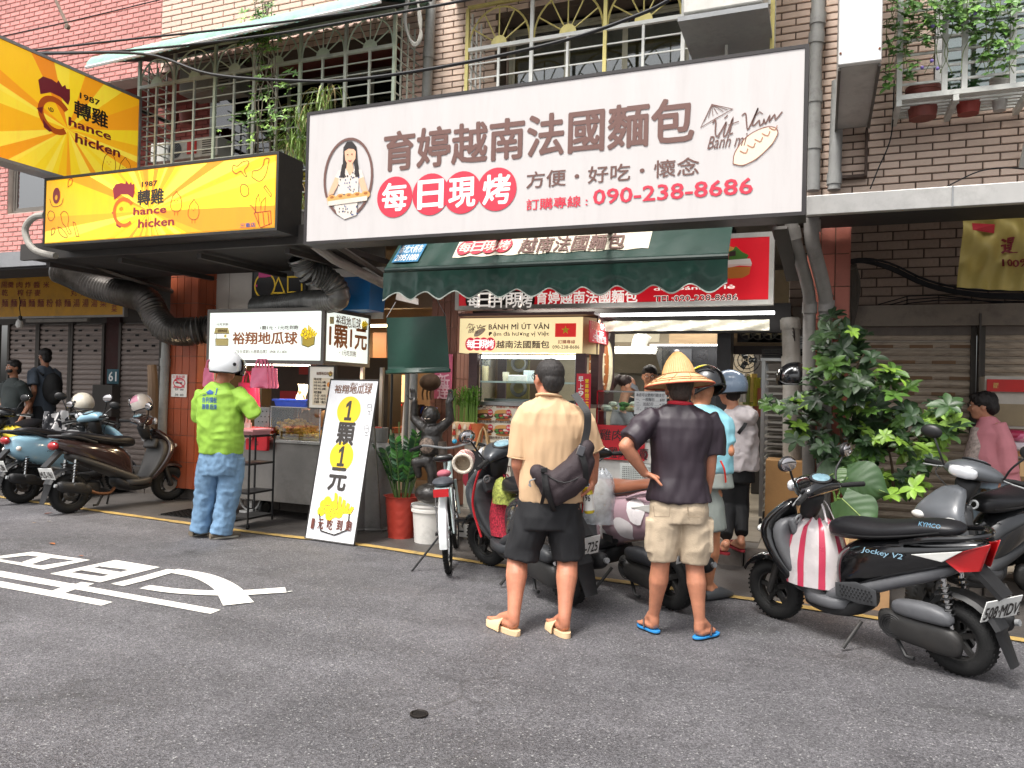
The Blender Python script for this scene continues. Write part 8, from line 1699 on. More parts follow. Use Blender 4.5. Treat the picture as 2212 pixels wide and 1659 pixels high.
# ================= scooters
def scooter(label,rear,front,body,seat='#17171a',lower='#2c2d2f',steer=0,lean=7,plate=None,tail='wedge',sc=1.,pr=0,side=1,mirr=True,shield=None,name='scooter',z0=0.,round_=False):
    rear,front=Vector((*rear,z0)),Vector((*front,z0)); d=front-rear; L=1.28
    M=Matrix.Translation(rear)@Matrix.Rotation(math.atan2(d.y,d.x),4,'Z')@Matrix.Rotation(-R(lean)*side,4,'X')@Matrix.Scale(sc,4)
    t=thing(name,label,'scooter',M=M)
    mb_=mat(body,.16,coat=.8,var=.05,dirt=.12); ml=mat(lower,.5,var=.15,bump=.12,dirt=.25); ms=mat(seat,.42,var=.12,bump=.15,bscale=150); me=mat('#3d3c3b',.5,metal=.5,var=.2,dirt=.5); mp=mat('#1d1d1e',.55,bump=.1); sh=mat(shield,.3,coat=.4,dirt=.2) if shield else ml
    P=lambda m,n,mt,par=t,**k: part(m,n,mt,par,local=True,**k)
    rot=Matrix.Translation((L-.22,0,.7))@Matrix.Rotation(R(-24),4,'Y')@Matrix.Rotation(R(steer),4,'Z')@Matrix.Rotation(R(24),4,'Y')@Matrix.Translation((-(L-.22),0,-.7))
    def T(m): m.v=[rot@p for p in m.v]; return m
    def wheel(x,f=lambda m:m):
        w=P(f(MB().torus((x,0,.222),(0,1,0),.168,.054,36,12,flat=1.0)),'wheel',m_rub,smooth=True)
        P(f(MB().rev([(.118,-.032),(.14,-.035),(.132,-.012),(.132,.012),(.14,.035),(.118,.032)],(x,0,.222),(0,1,0),30,cap=False)),'rim',me,w,smooth=True)
        for k in range(5): a=k*1.257; P(f(MB().bar((x+.02*math.cos(a),0,.222+.02*math.sin(a)),(x+.128*math.cos(a+.25),0,.222+.128*math.sin(a+.25)),.03,.028,(0,1,0))),'spoke',me,w)
        P(f(MB().cyl((x,-.055,.222),(x,.055,.222),.035)),'hub',me,w); P(f(MB().cyl((x,-.038,.222),(x,-.034,.222),.085,n=22)),'brake_disc',m_chrome,w)
        m=MB()
        for k in range(40):
            a=k*.157
            for s_ in(-1,1): c=Vector((x+.2145*math.cos(a),s_*.022,.222+.2145*math.sin(a))); m.box(c,(.006,.03,.012),ry=-a)
        P(f(m),'tread_blocks',mat('#0c0c0c',.9),w)['kind']='stuff'
        return w
    wheel(0); wheel(L,T)
    for s_ in (-1,1): P(T(MB().tube([(L,s_*.075,.222),(L-.06,s_*.075,.38),(L-.12,s_*.055,.56)],[.022,.024,.02],10)),'fork_leg',me,smooth=True)
    P(T(MB().rings([[(L+math.cos(a)*r_,y,.222+math.sin(a)*r_) for y,r_ in ((-.07,.235),(-.062,.26),(-.03,.275),(.03,.275),(.062,.26),(.07,.235))] for a in [R(x) for x in range(28,160,11)]],cap=False,close=False)),'front_fender',mb_ if not round_ else ml,smooth=True)
    # apron (leg shield) and its inner side
    ap=[(.26,L-.34,0,.05,.1),(.36,L-.25,0,.07,.15),(.48,L-.17,0,.06,.19),(.6,L-.1,0,.06,.205),(.72,L-.05,0,.065,.185),(.8,L-.09,0,.06,.14),(.93,L-.23,0,.05,.08)]
    P(MB().loft([(z,x,y,a,b) for z,x,y,a,b in ap],22,'z',3.2),'front_apron',mb_ if not shield else sh,smooth=True,sub=1)
    P(MB().loft([(z,x-.06-.1*max(0,z-.36),y,a*.9,b*.93) for z,x,y,a,b in ap[:-1]],18,'z',3.4),'inner_shield',ml,smooth=True,sub=1)
    P(MB().box((L-.25,0,.74),(.06,.22,.12),ry=.3),'glove_box',ml,bev=.02); P(MB().torus((L-.29,.09,.8),(1,0,.3),.028,.008,18,6),'key_switch',m_grey,smooth=True)
    for s_ in (-1,1): P(MB().ell((L-.01,s_*.12,.7),(.03,.05,.028),12,7),'indicator_lamp',mat('#c9c9c4',.15,coat=.5) ,smooth=True)
    # floor, belly
    P(MB().loft([(.6,0,.3,.13,.05),(.7,0,.285,.17,.045),(.8,0,.28,.175,.045),(L-.28,0,.3,.15,.06)],18,'x',4),'floor_board',ml,smooth=True,sub=1)
    P(MB().loft([(.5,0,.34,.12,.09),(.65,0,.24,.14,.05),(.8,0,.215,.13,.045),(L-.25,0,.25,.09,.05)],16,'x',3),'belly_cover',mp,smooth=True,sub=1)
    for k in range(6): P(MB().box((.76+.05*k,0,.331),(.02,.2,.006)),'floor_rib',mp)
    # tail
    X=lambda l:[(q[0]*.99+.245,*q[1:]) for q in l]
    bz=[(-.45,0,.8,.05,.035),(-.34,0,.765,.1,.075),(-.15,0,.71,.148,.11),(.08,0,.655,.165,.135),(.28,0,.58,.16,.17),(.42,0,.5,.135,.19),(.5,0,.44,.1,.16)]
    if round_: bz=[(-.42,0,.7,.07,.08),(-.34,0,.68,.13,.14),(-.15,0,.65,.175,.175),(.08,0,.62,.19,.2),(.28,0,.57,.175,.21),(.42,0,.5,.14,.2),(.5,0,.44,.1,.16)]
    P(MB().loft(X(bz),24,'x',2.6),'rear_body',mb_,smooth=True,sub=1)
    P(MB().loft(X([(-.3,0,.66,.1,.04),(-.1,0,.58,.14,.05),(.1,0,.5,.15,.05),(.3,0,.41,.155,.06),(.5,0,.33,.15,.06),(.58,0,.3,.13,.04)]),18,'x',3),'side_skirt',ml,smooth=True,sub=1)
    P(MB().loft(X([(-.32,0,.875,.08,.03),(-.2,0,.885,.12,.045),(0,0,.84,.145,.055),(.2,0,.795,.14,.055),(.38,0,.785,.125,.072),(.5,0,.775,.095,.066),(.56,0,.76,.05,.04)]),20,'x',2.8),'seat',ms,smooth=True,sub=1)
    for s_ in (-1,1): P(MB().tube(X([(.5,s_*.085,.75),(.25,s_*.143,.775),(0,s_*.15,.82),(-.22,s_*.11,.87)]),.005,5,smooth=4),'seat_piping',mp)
    P(MB().tube(X([(.0,.14,.78),(-.2,.16,.84),(-.38,.13,.87),(-.45,0,.875),(-.38,-.13,.87),(-.2,-.16,.84),(0,-.14,.78)]),.016,8,smooth=5),'grab_rail',mb_ if tail=='wedge' else mp,smooth=True)
    mr=mat('#a30d12',.12,coat=.9,var=.05)
    if tail=='wedge':
        for s_ in (-1,1):
            P(MB().prism(X([(-.48,s_*.05,.84),(-.36,s_*.11,.79),(-.26,s_*.128,.72),(-.33,s_*.11,.66),(-.42,s_*.05,.67)]),(0,0,0),(0,s_*.016,0)),'tail_lamp',mr,bev=.006); P(MB().prism(X([(-.36,s_*.126,.792),(-.08,s_*.168,.73),(-.25,s_*.14,.71)]),(0,0,0),(0,s_*.012,0)),'indicator_lamp',mat('#cfcfca',.1,coat=.7),bev=.004)
    else: P(MB().ell((-.175,0,.765),(.045,.085,.05),16,9),'tail_lamp',mr,smooth=True)
    P(MB().rings([[(math.cos(a)*r_-.0,y,.222+math.sin(a)*r_) for y,r_ in ((-.075,.27),(-.05,.29),(.05,.29),(.075,.27))] for a in [R(x) for x in range(70,165,12)]]+[[(-.24,-.07,.32),(-.25,-.05,.32),(-.25,.05,.32),(-.24,.07,.32)],[(-.3,-.05,.14),(-.31,-.04,.14),(-.31,.04,.14),(-.3,.05,.14)]],cap=False,close=False),'rear_fender',mp,smooth=True)
    if plate:
        Mp=Matrix.Translation((-.245,0,.46))@Matrix.Rotation(-R(pr),4,'Z')@Matrix.Rotation(R(-20),4,'Y'); pp=P(MB().box((0,0,0),(.006,.26,.14),Mp),'number_plate',mat('#dcdcd8',.4,dirt=.15),bev=.004)
        G0=wmat(t)@Mp; p=Print(Plane(G0@Vector((-.004,0,0)),G0.to_3x3()@Vector((-1,0,0)),G0.to_3x3()@Vector((0,-1,0)),G0.to_3x3()@Vector((0,0,1))),pp,.001); p.text(plate,(-.115,-.05),(.115,.03),k_bk,1,.02,st=True); p.done()
        P(MB().bar((-.1,0,.7),(-.27,0,.53),.12,.03),'plate_lamp',mp)
    # engine, exhaust, shock, stand
    P(MB().loft([(-.09,.115,.22,.035,.06),(.0,.12,.235,.045,.1),(.15,.12,.24,.05,.085),(.32,.115,.25,.05,.095),(.44,.1,.26,.035,.07)],18,'x',2.6),'transmission_case',me,smooth=True,sub=1); P(MB().loft([(-.05,.125,.36,.045,.035),(.05,.13,.385,.055,.06),(.25,.13,.38,.055,.055),(.33,.12,.37,.035,.035)],16,'x',2.8),'air_filter_box',ml,smooth=True,sub=1)
    for k in range(5): P(MB().torus((.32,.155,.25),(0,1,0),.02+.013*k,.004,16,5),'case_ring',mp)
    P(MB().tube([(.5,-.06,.24),(.4,-.12,.19),(.25,-.15,.2),(.15,-.155,.24)],.018,8,smooth=4),'exhaust_pipe',mat('#6a4a36',.5,metal=.7,dirt=.3),smooth=True); P(MB().loft([(.17,-.155,.25,.03,.035),(.1,-.165,.265,.05,.06),(-.15,-.175,.31,.055,.065),(-.24,-.175,.33,.045,.055)],18,'x',2.3),'muffler',mp,smooth=True,sub=1); P(MB().loft([(.1,-.2,.285,.016,.05),(-.1,-.215,.32,.016,.05)],12,'x',3),'heat_shield',me,smooth=True,sub=1); P(MB().cyl((-.24,-.175,.33),(-.262,-.175,.334),.02),'exhaust_tip',m_grey)
    for s_ in (1,-1):
        P(MB().cyl((-.02,s_*.1,.28),(.02,s_*.1,.6),.016),'shock_absorber',m_chrome,smooth=True)
        P(MB().tube([(-.01+.03*k/36+.03*math.cos(k*1.1),s_*.1+.03*math.sin(k*1.1),.38+.2*k/36) for k in range(37)],.0055,5),'spring',m_black,smooth=True)
    P(MB().tube([(.55,.1,.2),(.6,.24,.02+.24*math.sin(R(lean))*side)],.012,8),'side_stand',me,smooth=True)
    for s_ in (1,-1): P(MB().tube([(.36,s_*.08,.2),(.25,s_*.13,.07),(.2,s_*.13,.07)],.013,8),'centre_stand_leg',mp,smooth=True)
    # handlebar
    H=(L-.38,0,1.02)
    P(T(MB().loft([(.78,L-.3,0,.06,.06),(.9,L-.34,0,.065,.07),(.98,L-.36,0,.08,.1)],14,'z',2.6)),'steering_neck',mp,smooth=True,sub=1)
    P(T(MB().loft([(-.2,L-.42,1.0,.04,.028),(-.13,L-.38,1.02,.09,.05),(-.06,L-.35,1.03,.125,.068),(.06,L-.35,1.03,.125,.068),(.13,L-.38,1.02,.09,.05),(.2,L-.42,1.0,.04,.028)],18,'y',2.5)),'handlebar_cowl',mb_ if not shield else sh,smooth=True,sub=1)
    P(T(MB().loft([(-.1,L-.235,1.02,.02,.03),(-.05,L-.225,1.02,.03,.045),(.05,L-.225,1.02,.03,.045),(.1,L-.235,1.02,.02,.03)],14,'y',2.6)),'headlight',mat('#d8dade',.05,coat=1,metal=.3,var=0),smooth=True,sub=1)
    Md=Matrix.Translation((L-.42,0,1.083))@Matrix.Rotation(R(-24),4,'Y'); P(T(MB().ell((0,0,0),(.062,.1,.012),20,7,Md)),'dash_rim',mp,smooth=True); P(T(MB().ell((0,0,.006),(.048,.082,.01),20,7,Md)),'dash_glass',mat('#7fa0ac',.06,coat=1,var=.3,scale=18),smooth=True)
    for s_ in (-1,1):
        P(T(MB().tube([(L-.42,s_*.18,1.0),(L-.46,s_*.25,1.0),(L-.5,s_*.37,.99)],[.014,.018,.018],10)),'grip',m_rub,smooth=True); P(T(MB().tube([(L-.4,s_*.2,1.0),(L-.42,s_*.26,.985),(L-.46,s_*.37,.97)],.006,6)),'brake_lever',m_grey,smooth=True)
        P(T(MB().tube([(L-.41,s_*.24,.99),(L-.3,s_*.2,.95),(L-.27,s_*.08,.86),(L-.25,s_*.04,.7)],.0045,5,smooth=4)),'brake_cable',m_rub,smooth=True)
        if mirr:
            mi=P(T(MB().tube([(L-.4,s_*.2,1.01),(L-.38,s_*.24,1.1),(L-.4,s_*.3,1.19)],.0075,7,smooth=4)),'mirror',m_black,smooth=True); Mm=Matrix.Translation((L-.4,s_*.33,1.23))@Matrix.Rotation(R(s_*-8),4,'Z')
            P(T(MB().ell((0,0,0),(.028,.075,.052),18,10,Mm)),'mirror_housing',m_black,mi,smooth=True); P(T(MB().ell((-.02,0,0),(.012,.068,.046),18,8,Mm)),'mirror_glass',mat('#c9c4c4',.03,metal=1,var=0),mi,smooth=True)
    return t,M,rot,P,T
def gw(x,y,z=0): v=G(x,y,z); return (v.x,v.y)
def onbody(t,name,mt,pts,s_=1,y=.17,th=.003,par=None): return part(MB().prism([(a,y,b) for a,b in pts],(0,0,0),(0,s_*th,0)),name,mt,par or t,local=True)
K,MK,rk,PK,TK=scooter('large glossy black scooter at the right with a striped plastic bag on its floor',gw(2073,1456),(-.235,5.53),'#0b0c0e',plate='508·MDV',lower='#56575a',sc=.93,pr=18)
PK(MB().loft([(.4,.165,.4,.004,.05),(.53,.17,.41,.004,.07),(.68,.165,.4,.004,.045)],18,'x',2.2),'vent_panel',m_plast,smooth=True)
m=MB()
for i in range(9):
    for k in range(4): m.cyl((.43+.025*i+.012*(k%2),.173,.375+.02*k),(.43+.025*i+.012*(k%2),.1765,.375+.02*k),.006,n=6)
PK(m,'vent_holes',m_black)['kind']='stuff'
# badges
def badge(M,t,txt,a,b,y,col,s_=1,sh=.3):
    G0=M; o=G0@Vector((0,y,0)); nn=(G0.to_3x3()@Vector((0,s_,0))); p=Print(Plane(o,nn,G0.to_3x3()@Vector((-s_,0,0)),G0.to_3x3()@Vector((0,0,1))),t,.001); p.text(txt,a,b,col,1,.01,shear=sh,st=True); p.done()
badge(MK,K,'Jockey V2',(-.45,.63),(-.2,.67),.172,ink('#8fb4c8')); badge(MK,K,'KYMCO',(-.12,.84),(.0,.865),.14,ink('#7fb0cc'))
B_,MB2,rb_,PB_,TB_=scooter('dark brown scooter with plate MUS-1961 parked before the orange tiled pillar',(-7.82,6.14),(-7.66,7.38),'#3a2b28',plate='MUS-1961',tail='round',lean=4,steer=-18,lower='#3c3a38')
Bl,MBl,_,PBl,_=scooter('pale sky blue scooter with dark seat at the left edge',(-8.9,6.35),(-8.75,7.6),'#8fb6c9',plate='MHK-286',tail='round',lean=5,round_=True,steer=10)
badge(MBl,Bl,'Woman',(.2,.6),(.32,.625),-.198,k_bk,-1)
for s_ in (-1,1): part(MB().ell((-.1,s_*.15,.66),(.03,.03,.03),12,8),'indicator_lamp',mat('#d8d0c8',.2),Bl,smooth=True,local=True)
D_,MD_,_,PD,_=scooter('dark scooter facing out with a camouflage jacket over it and a white helmet',(-9.75,8.15),(-9.1,7.1),'#191a1c',lean=4,steer=15,tail='round')
E_,ME_,_,PE_,_=scooter('black scooter cut off by the left edge with a bright mirror and yellow bag',(-10.9,7.9),(-10.35,6.8),'#1a1b1d',lean=4,steer=-15,tail='round')
S3,M3,_,P3_,_=scooter('black scooter with red trim and checked hand muff, behind the man in beige',(-1.62,5.2),(-2.55,5.98),'#232528',plate='MKC-725',lower='#303235',steer=18,shield='#3b3e42')
P3_(MB().tube([(.98,.19,.34),(1.06,.205,.6),(1.0,.16,.85),(.96,.08,.96)],.01,8,smooth=5),'red_trim',mat('#b8202a',.3,coat=.5),smooth=True)
S4,M4,_,P4_,_=scooter('mauve pink electric scooter with white blotches and brown seat, plate EPF-7',(-.93,5.42),(-1.9,6.2),'#a98d96',seat='#7a4a34',plate='EPF·7128',lower='#26272a',round_=True,shield='#141518',mirr=False)
mw_=mat('#e4dfe0',.25,coat=.5)
for c_,rx,rz in [((-.12,.7),.09,.1),((.02,.56),.1,.09),((-.3,.62),.05,.1),((.33,.62),.06,.12),((.3,.45),.05,.08)]:
    m=MB(); pts=[(c_[0]+rx*(1+.2*math.sin(3*a))*math.cos(a),c_[1]+rz*(1+.15*math.sin(2*a+1))*math.sin(a)) for a in [i*.45 for i in range(14)]]
    # blotches follow the rounded flank
    def yy(x,z):
        S_=[(-.42,.7,.07,.08),(-.34,.68,.13,.14),(-.15,.65,.175,.175),(.08,.62,.19,.2),(.28,.57,.175,.21),(.42,.5,.14,.2),(.5,.44,.1,.16)]
        for a,b in zip(S_,S_[1:]):
            if a[0]<=x<=b[0]: k=(x-a[0])/(b[0]-a[0]); q=[a[i]+(b[i]-a[i])*k for i in range(4)]; u=min(1,abs((z-q[1])/q[3])); return q[2]*(1-u**2.6)**(1/2.6)+.001
        return .05
    V_=[(c_[0],yy(*c_),c_[1])]; 
    for r_ in (.35,.7,1): V_+=[(c_[0]+(x-c_[0])*r_,yy(c_[0]+(x-c_[0])*r_,c_[1]+(z-c_[1])*r_),c_[1]+(z-c_[1])*r_) for x,z in pts]
    n=14; F_=[(0,1+j,1+(j+1)%n) for j in range(n)]+[(1+q*n+j,1+q*n+(j+1)%n,1+(q+1)*n+(j+1)%n,1+(q+1)*n+j) for q in (0,1) for j in range(n)]
    P4_(m.add([(x*.99+.245,y-.0,z) for x,y,z in V_],F_),'white_blotch',mw_,smooth=True)
P4_(MB().loft([(.4,.185,.46,.006,.025),(.52,.18,.46,.006,.025)],12,'x',4),'foot_peg_slot',m_black); P4_(MB().box((-.085,.0,.87),(.012,.12,.04)),'seat_badge',m_grey,bev=.005)
P4_(MB().cyl((.93,0,.86),(.93,0,1.06),.075,n=20),'bar_cover',m_blackgl,smooth=True,bev=.02)
S5,M5,_,P5_,_=scooter('dark grey scooter facing the street at the right, chrome headlight turned outward',(1.55,7.0),(.72,6.08),'#1c1d1f',shield='#54575b',lean=5,steer=12,tail='round')
# hand muff, red floral bag, silver bag, striped bag, yellow bag
def muff():
    c=M3@Vector((.86,.33,1.0)); t=thing('hand_muff','red and white checked cloth muff with a fur mouth on the scooter handlebar','hand muff',c); ax=(M3.to_3x3()@Vector((-.75,.5,-.1))).normalized()
    a=c-ax*.12; b=c+ax*.1; mm=mat('#d8cfc4',.85); m2=D.materials.new('check'); m2.use_nodes=True; N=m2.node_tree.nodes; L_=m2.node_tree.links; ch=N.new('ShaderNodeTexChecker'); ch.inputs['Scale'].default_value=55; ch.inputs[1].default_value=(.42,.04,.05,1); ch.inputs[2].default_value=(.7,.62,.55,1); tc=N.new('ShaderNodeTexCoord'); L_.new(tc.outputs['Object'],ch.inputs[0]); L_.new(ch.outputs[0],N['Principled BSDF'].inputs[0]); N['Principled BSDF'].inputs['Roughness'].default_value=.9
    part(MB().tube([a,a.lerp(b,.3),a.lerp(b,.7),b],[.045,.075,.08,.075],18,cap=False),'checked_cloth',m2,t,smooth=True); part(MB().torus(b,ax,.072,.013,22,8),'fur_mouth',mat('#cfc4b4',.95,bump=1,bscale=90),t,smooth=True); part(MB().rev([(.001,-.08),(.066,-.07),(.068,0)],b,ax,18,cap=False),'fur_lining',mat('#b3a48f',.95,bump=1,bscale=90),t,smooth=True)
muff()
def softbag(name,label,c,w_,d,h,mt,hand=True,az_=0,stripes=None,cat='bag',seed=1,amp=.03):
    t=thing(name,label,cat,c,az_); rnd=random.Random(seed)
    def g(u,v):
        a=2*math.pi*u; k=.72+.5*math.sin(min(1,v*1.25)*math.pi*.62); k*=1 if v>.12 else (.55+.45*v/.12); z=h*(1-v); w2=k*(1+amp*2*noise.noise(Vector((math.cos(a)*2.2,math.sin(a)*2.2,v*3+seed)))); 
        return (w_/2*w2*math.cos(a),d/2*w2*math.sin(a),z+.01*math.sin(a*9)*(1-v))
    b=MB().grid(g,48,16); part(b,'bag_body',mt,t,smooth=True,local=True)
    if stripes:
        for k in range(9):
            u0=k/9; m=MB()
            m.grid(lambda a,v,u0=u0:(lambda q:(q[0]*1.012,q[1]*1.012,q[2]))(g(u0+a*.035,v)),2,16); part(m,'red_stripe',stripes,t,smooth=True,local=True)
    if hand:
        for s_ in (-1,1): part(MB().tube([(-w_*.3,s_*d*.18,h*.97),(-w_*.12,s_*d*.1,h*1.25),(w_*.12,s_*d*.1,h*1.25),(w_*.3,s_*d*.18,h*.97)],.008,6,smooth=4,flat=.5),'handle',mt,t,smooth=True,local=True)
    part(MB().ell((0,0,h*.42),(w_*.42,d*.42,h*.4),14,10),'contents',mat('#bdb3a4',.8,var=.2,scale=9),t,local=True,smooth=True); return t
mplast=mat('#dcd4d4',.25,var=.08,scale=8,bump=.5,bscale=16,alpha=.72,coat=.3)
q=MK@Vector((.93,.02,.345)); bgt=softbag('striped_plastic_bag','bulging red and white striped plastic bag standing on the black scooter floor',q,.32,.26,.42,mplast,True,R(150),mat('#b2344e',.3,var=.1),seed=4); bgt.children
q=M3@Vector((.92,.02,.34)); softbag('floral_bag','red bag with tiny white flowers on the floor of the muff scooter',q,.24,.18,.38,mat('#b02a3c',.8,var=.9,scale=70),True,R(140),seed=2)
q=M3@Vector((.8,.05,.62)); softbag('leafy_bag','yellow green patterned bag on top of the red floral bag',q,.16,.14,.2,mat('#98a04a',.7,var=.8,scale=50),False,0,seed=7)
q=Q(D3(1050,560),5.6); softbag('clear_plastic_bag','crumpled clear silver plastic bag hanging between the two men',q,.2,.12,.4,mat('#aeb4ba',.12,var=.3,scale=12,bump=1.,bscale=18,coat=.8,alpha=.5),False,R(20),seed=9,amp=.08)
q=W(*D4(95,850),7.2); softbag('yellow_bag','bright yellow plastic bag behind the pale blue scooter seat',q-Vector((0,0,.05)),.42,.3,.22,mat('#e0c83a',.4,bump=.8,bscale=22,var=.1),False,0,seed=5,amp=.1)
# helmets and jacket on parked scooters
helmet('helmet','cream open helmet with raised grey visor on the dark scooter',framef(W(*D4(740,545),7.7),-95,-.1)@Matrix.Scale(1.1,4),mat('#d8d0c0',.3,coat=.5,dirt=.1),visor='dark')
hh=helmet('helmet','cream helmet with pink flame hanging on the brown scooter handlebar',framef(W(*D4(1280,560),7.2),-60,.15,-.3)@Matrix.Scale(1.05,4),mat('#d9cfc4',.2,coat=.7,dirt=.05)); Mp=framef(W(*D4(1280,560),7.2),-60,.15,-.3)@Matrix.Scale(1.05,4)
part(MB().rings([[Mp@Vector((.1235*math.sin(ph)*math.cos(th),.1495*math.sin(ph)*math.sin(th)-.008,.1365*math.cos(ph)+.02)) for th in [R(x) for x in range(60,250,14)]] for ph in (.5,.75,1.0,1.25)],cap=False,close=False),'pink_flame',mat('#d88aa0',.2,coat=.6,var=.3),hh,smooth=True)
t=thing('camouflage_jacket','black white camouflage jacket draped over the dark scooter behind the brown one','jacket',W(*D4(480,880),7.2)); cm_=D.materials.new('camouflage'); cm_.use_nodes=True; N=cm_.node_tree.nodes; L_=cm_.node_tree.links; n1=N.new('ShaderNodeTexVoronoi'); n1.inputs['Scale'].default_value=13; tc=N.new('ShaderNodeTexCoord'); nz=N.new('ShaderNodeTexNoise'); nz.inputs['Scale'].default_value=9; L_.new(tc.outputs['Object'],nz.inputs[0]); va=N.new('ShaderNodeVectorMath'); va.operation='MULTIPLY_ADD'; va.inputs[1].default_value=(.25,.25,.25); L_.new(nz.outputs['Color'],va.inputs[0]); L_.new(tc.outputs['Object'],va.inputs[2]); L_.new(va.outputs[0],n1.inputs[0]); se=N.new('ShaderNodeSeparateColor'); L_.new(n1.outputs['Color'],se.inputs[0]); rp=N.new('ShaderNodeValToRGB'); rp.color_ramp.interpolation='CONSTANT'; rp.color_ramp.elements[0].color=(.012,.012,.016,1); rp.color_ramp.elements[1].position=.45; rp.color_ramp.elements[1].color=(.55,.53,.52,1); e_=rp.color_ramp.elements.new(.8); e_.color=(.16,.16,.17,1); L_.new(se.outputs[0],rp.inputs[0]); L_.new(rp.outputs[0],N['Principled BSDF'].inputs[0]); N['Principled BSDF'].inputs['Roughness'].default_value=.8
cq=[W(*D4(u,v),7.15) for u,v in [(410,620),(610,610),(590,890),(375,880)]]
part(MB().grid(lambda u,v:(lambda q:(q.x,q.y-.14*math.sin(math.pi*min(1,u*1.05))*(.5+.5*v)-.025*math.sin(u*16+v*5),q.z+.02*math.sin(u*9)))(cq[0].lerp(cq[1],u).lerp(cq[3].lerp(cq[2],u),v)),36,30),'cloth',cm_,t,smooth=True)
# ================= bicycle
Rb=Vector((*gw(970,1236),0)); dirv=Vector((-.42,1,0)).normalized(); MBk=Matrix.Translation(Rb)@Matrix.Rotation(math.atan2(dirv.y,dirv.x),4,'Z')@Matrix.Rotation(R(-5),4,'X'); t=thing('bicycle','old pale bicycle with white rear mudguard and black saddle seen from behind','bicycle',M=MBk); P=lambda m,n,mt,par=t,**k: part(m,n,mt,par,local=True,**k)
mf=mat('#b8c8c6',.35,coat=.4,dirt=.3)
for x in (0,1.02):
    w=P(MB().torus((x,0,.32),(0,1,0),.3,.022,44,8),'wheel',m_rub,smooth=True); P(MB().torus((x,0,.32),(0,1,0),.275,.01,40,6),'rim',m_chrome,w,smooth=True); P(MB().cyl((x,-.04,.32),(x,.04,.32),.02),'hub',m_chrome,w)
    for k in range(18): a=k*.349; P(MB().cyl((x,.02*(-1)**k,.32),(x+.275*math.cos(a),0,.32+.275*math.sin(a)),.0016,n=3),'spoke',m_chrome,w)
    m=MB()
    for k in range(60):
        a=k*.1047
        for s_ in (-1,1): m.box((x+.321*math.cos(a),s_*.012,.32+.321*math.sin(a)),(.006,.014,.018),ry=-a)
    P(m,'tread_knobs',mat('#0b0b0b',.9),w)['kind']='stuff'
for pts,r_ in [([(.42,0,.3),(.28,0,.78)],.016),([(.42,0,.3),(.86,0,.72)],.02),([(.3,0,.7),(.84,0,.82)],.018),([(.86,0,.68),(.82,0,.9)],.02),([(0,.06,.32),(.28,.02,.68)],.008),([(0,-.06,.32),(.28,-.02,.68)],.008),([(0,.06,.32),(.42,.03,.3)],.009),([(0,-.06,.32),(.42,-.03,.3)],.009),([(1.02,.05,.32),(.87,.04,.66)],.012),([(1.02,-.05,.32),(.87,-.04,.66)],.012),([(.28,0,.78),(.25,0,.88)],.012)]: P(MB().tube(pts,r_,8),'frame_tube',mf,smooth=True)
P(MB().loft([(.08,0,.93,.09,.03),(.15,0,.925,.095,.035),(.25,0,.92,.05,.03),(.35,0,.915,.022,.02)],16,'x',2.3),'saddle',mat('#161616',.35,bump=.1),smooth=True,sub=1)
P(MB().rings([[(math.cos(a)*r_,y,.32+math.sin(a)*r_) for y,r_ in ((-.035,.345),(-.025,.36),(.025,.36),(.035,.345))] for a in [R(x) for x in range(60,200,10)]],cap=False,close=False),'rear_mudguard',mat('#dfe2e2',.3,coat=.4,dirt=.15),smooth=True)
P(MB().bb((-.28,-.06,.7),(.2,.06,.715)),'rear_rack',mf); P(MB().bb((-.31,-.06,.66),(-.285,.06,.72)),'rear_reflector',mat('#b8121a',.15,coat=.8)); P(MB().tube([(-.05,.07,.715),(-.04,.07,.34)],.005,6),'rack_stay',m_chrome); P(MB().tube([(-.05,-.07,.715),(-.04,-.07,.34)],.005,6),'rack_stay',m_chrome)
P(MB().ell((-.05,0,.75),(.15,.09,.04),14,8),'folded_rain_cape',mat('#3a3d44',.7,bump=.6,bscale=20),smooth=True); P(MB().ell((.1,0,.8),(.05,.06,.035),12,7),'knotted_cloth',mat('#a85a66',.8,bump=.6),smooth=True)
P(MB().tube([(.7,.3,.98),(.78,.22,1.0),(.83,0,.96),(.78,-.22,1.0),(.7,-.3,.98)],.011,8,smooth=5),'handlebar',m_grey,smooth=True)
for s_ in (-1,1): P(MB().tube([(.76,s_*.25,.995),(.66,s_*.34,.97)],.016,8),'grip',m_rub,smooth=True); P(MB().tube([(.42,s_*.03,.3),(.42+s_*.14,s_*.05,.3-s_*.08)],.009,6),'crank',m_grey); P(MB().box((.42+s_*.14,s_*.1,.3-s_*.08),(.09,.09,.022)),'pedal',m_black)
P(MB().torus((.42,-.045,.3),(0,1,0),.085,.006,24,5),'chain_ring',m_dk); P(MB().ell((.8,-.06,1.02),(.025,.025,.022),10,7),'bell',mat('#2a9ac0',.3,coat=.5),smooth=True); P(MB().cyl((.86,.06,.88),(.86,.06,1.02),.04),'bottle',mat('#4a4038',.4),smooth=True); P(MB().tube([(.02,.06,.3),(.0,.32,.01)],.009,7),'kick_stand',m_black,smooth=True)
q=MBk@Vector((.72,-.3,.62)); tb=thing('tote_bag','black tote bag with tan handles hanging from the bicycle handlebar','bag',q); m=MB().grid(lambda u,v:(q.x+.15*math.cos(6.283*u),q.y+.05*math.sin(6.283*u),q.z+.3*(1-v)-.0),24,4).flat([(q.x+.15*math.cos(a),q.y+.05*math.sin(a),q.z) for a in [i*.2618 for i in range(24)]]); part(m,'bag_body',mat('#151415',.8,bump=.3),tb,smooth=True)
for s_ in (-1,1): part(MB().tube([q+Vector((-.07,s_*.04,.3)),q+Vector((-.01,0,.52)),q+Vector((.07,s_*.04,.3))],.01,6,smooth=3),'handle',mat('#a8875a',.6),tb,smooth=True)
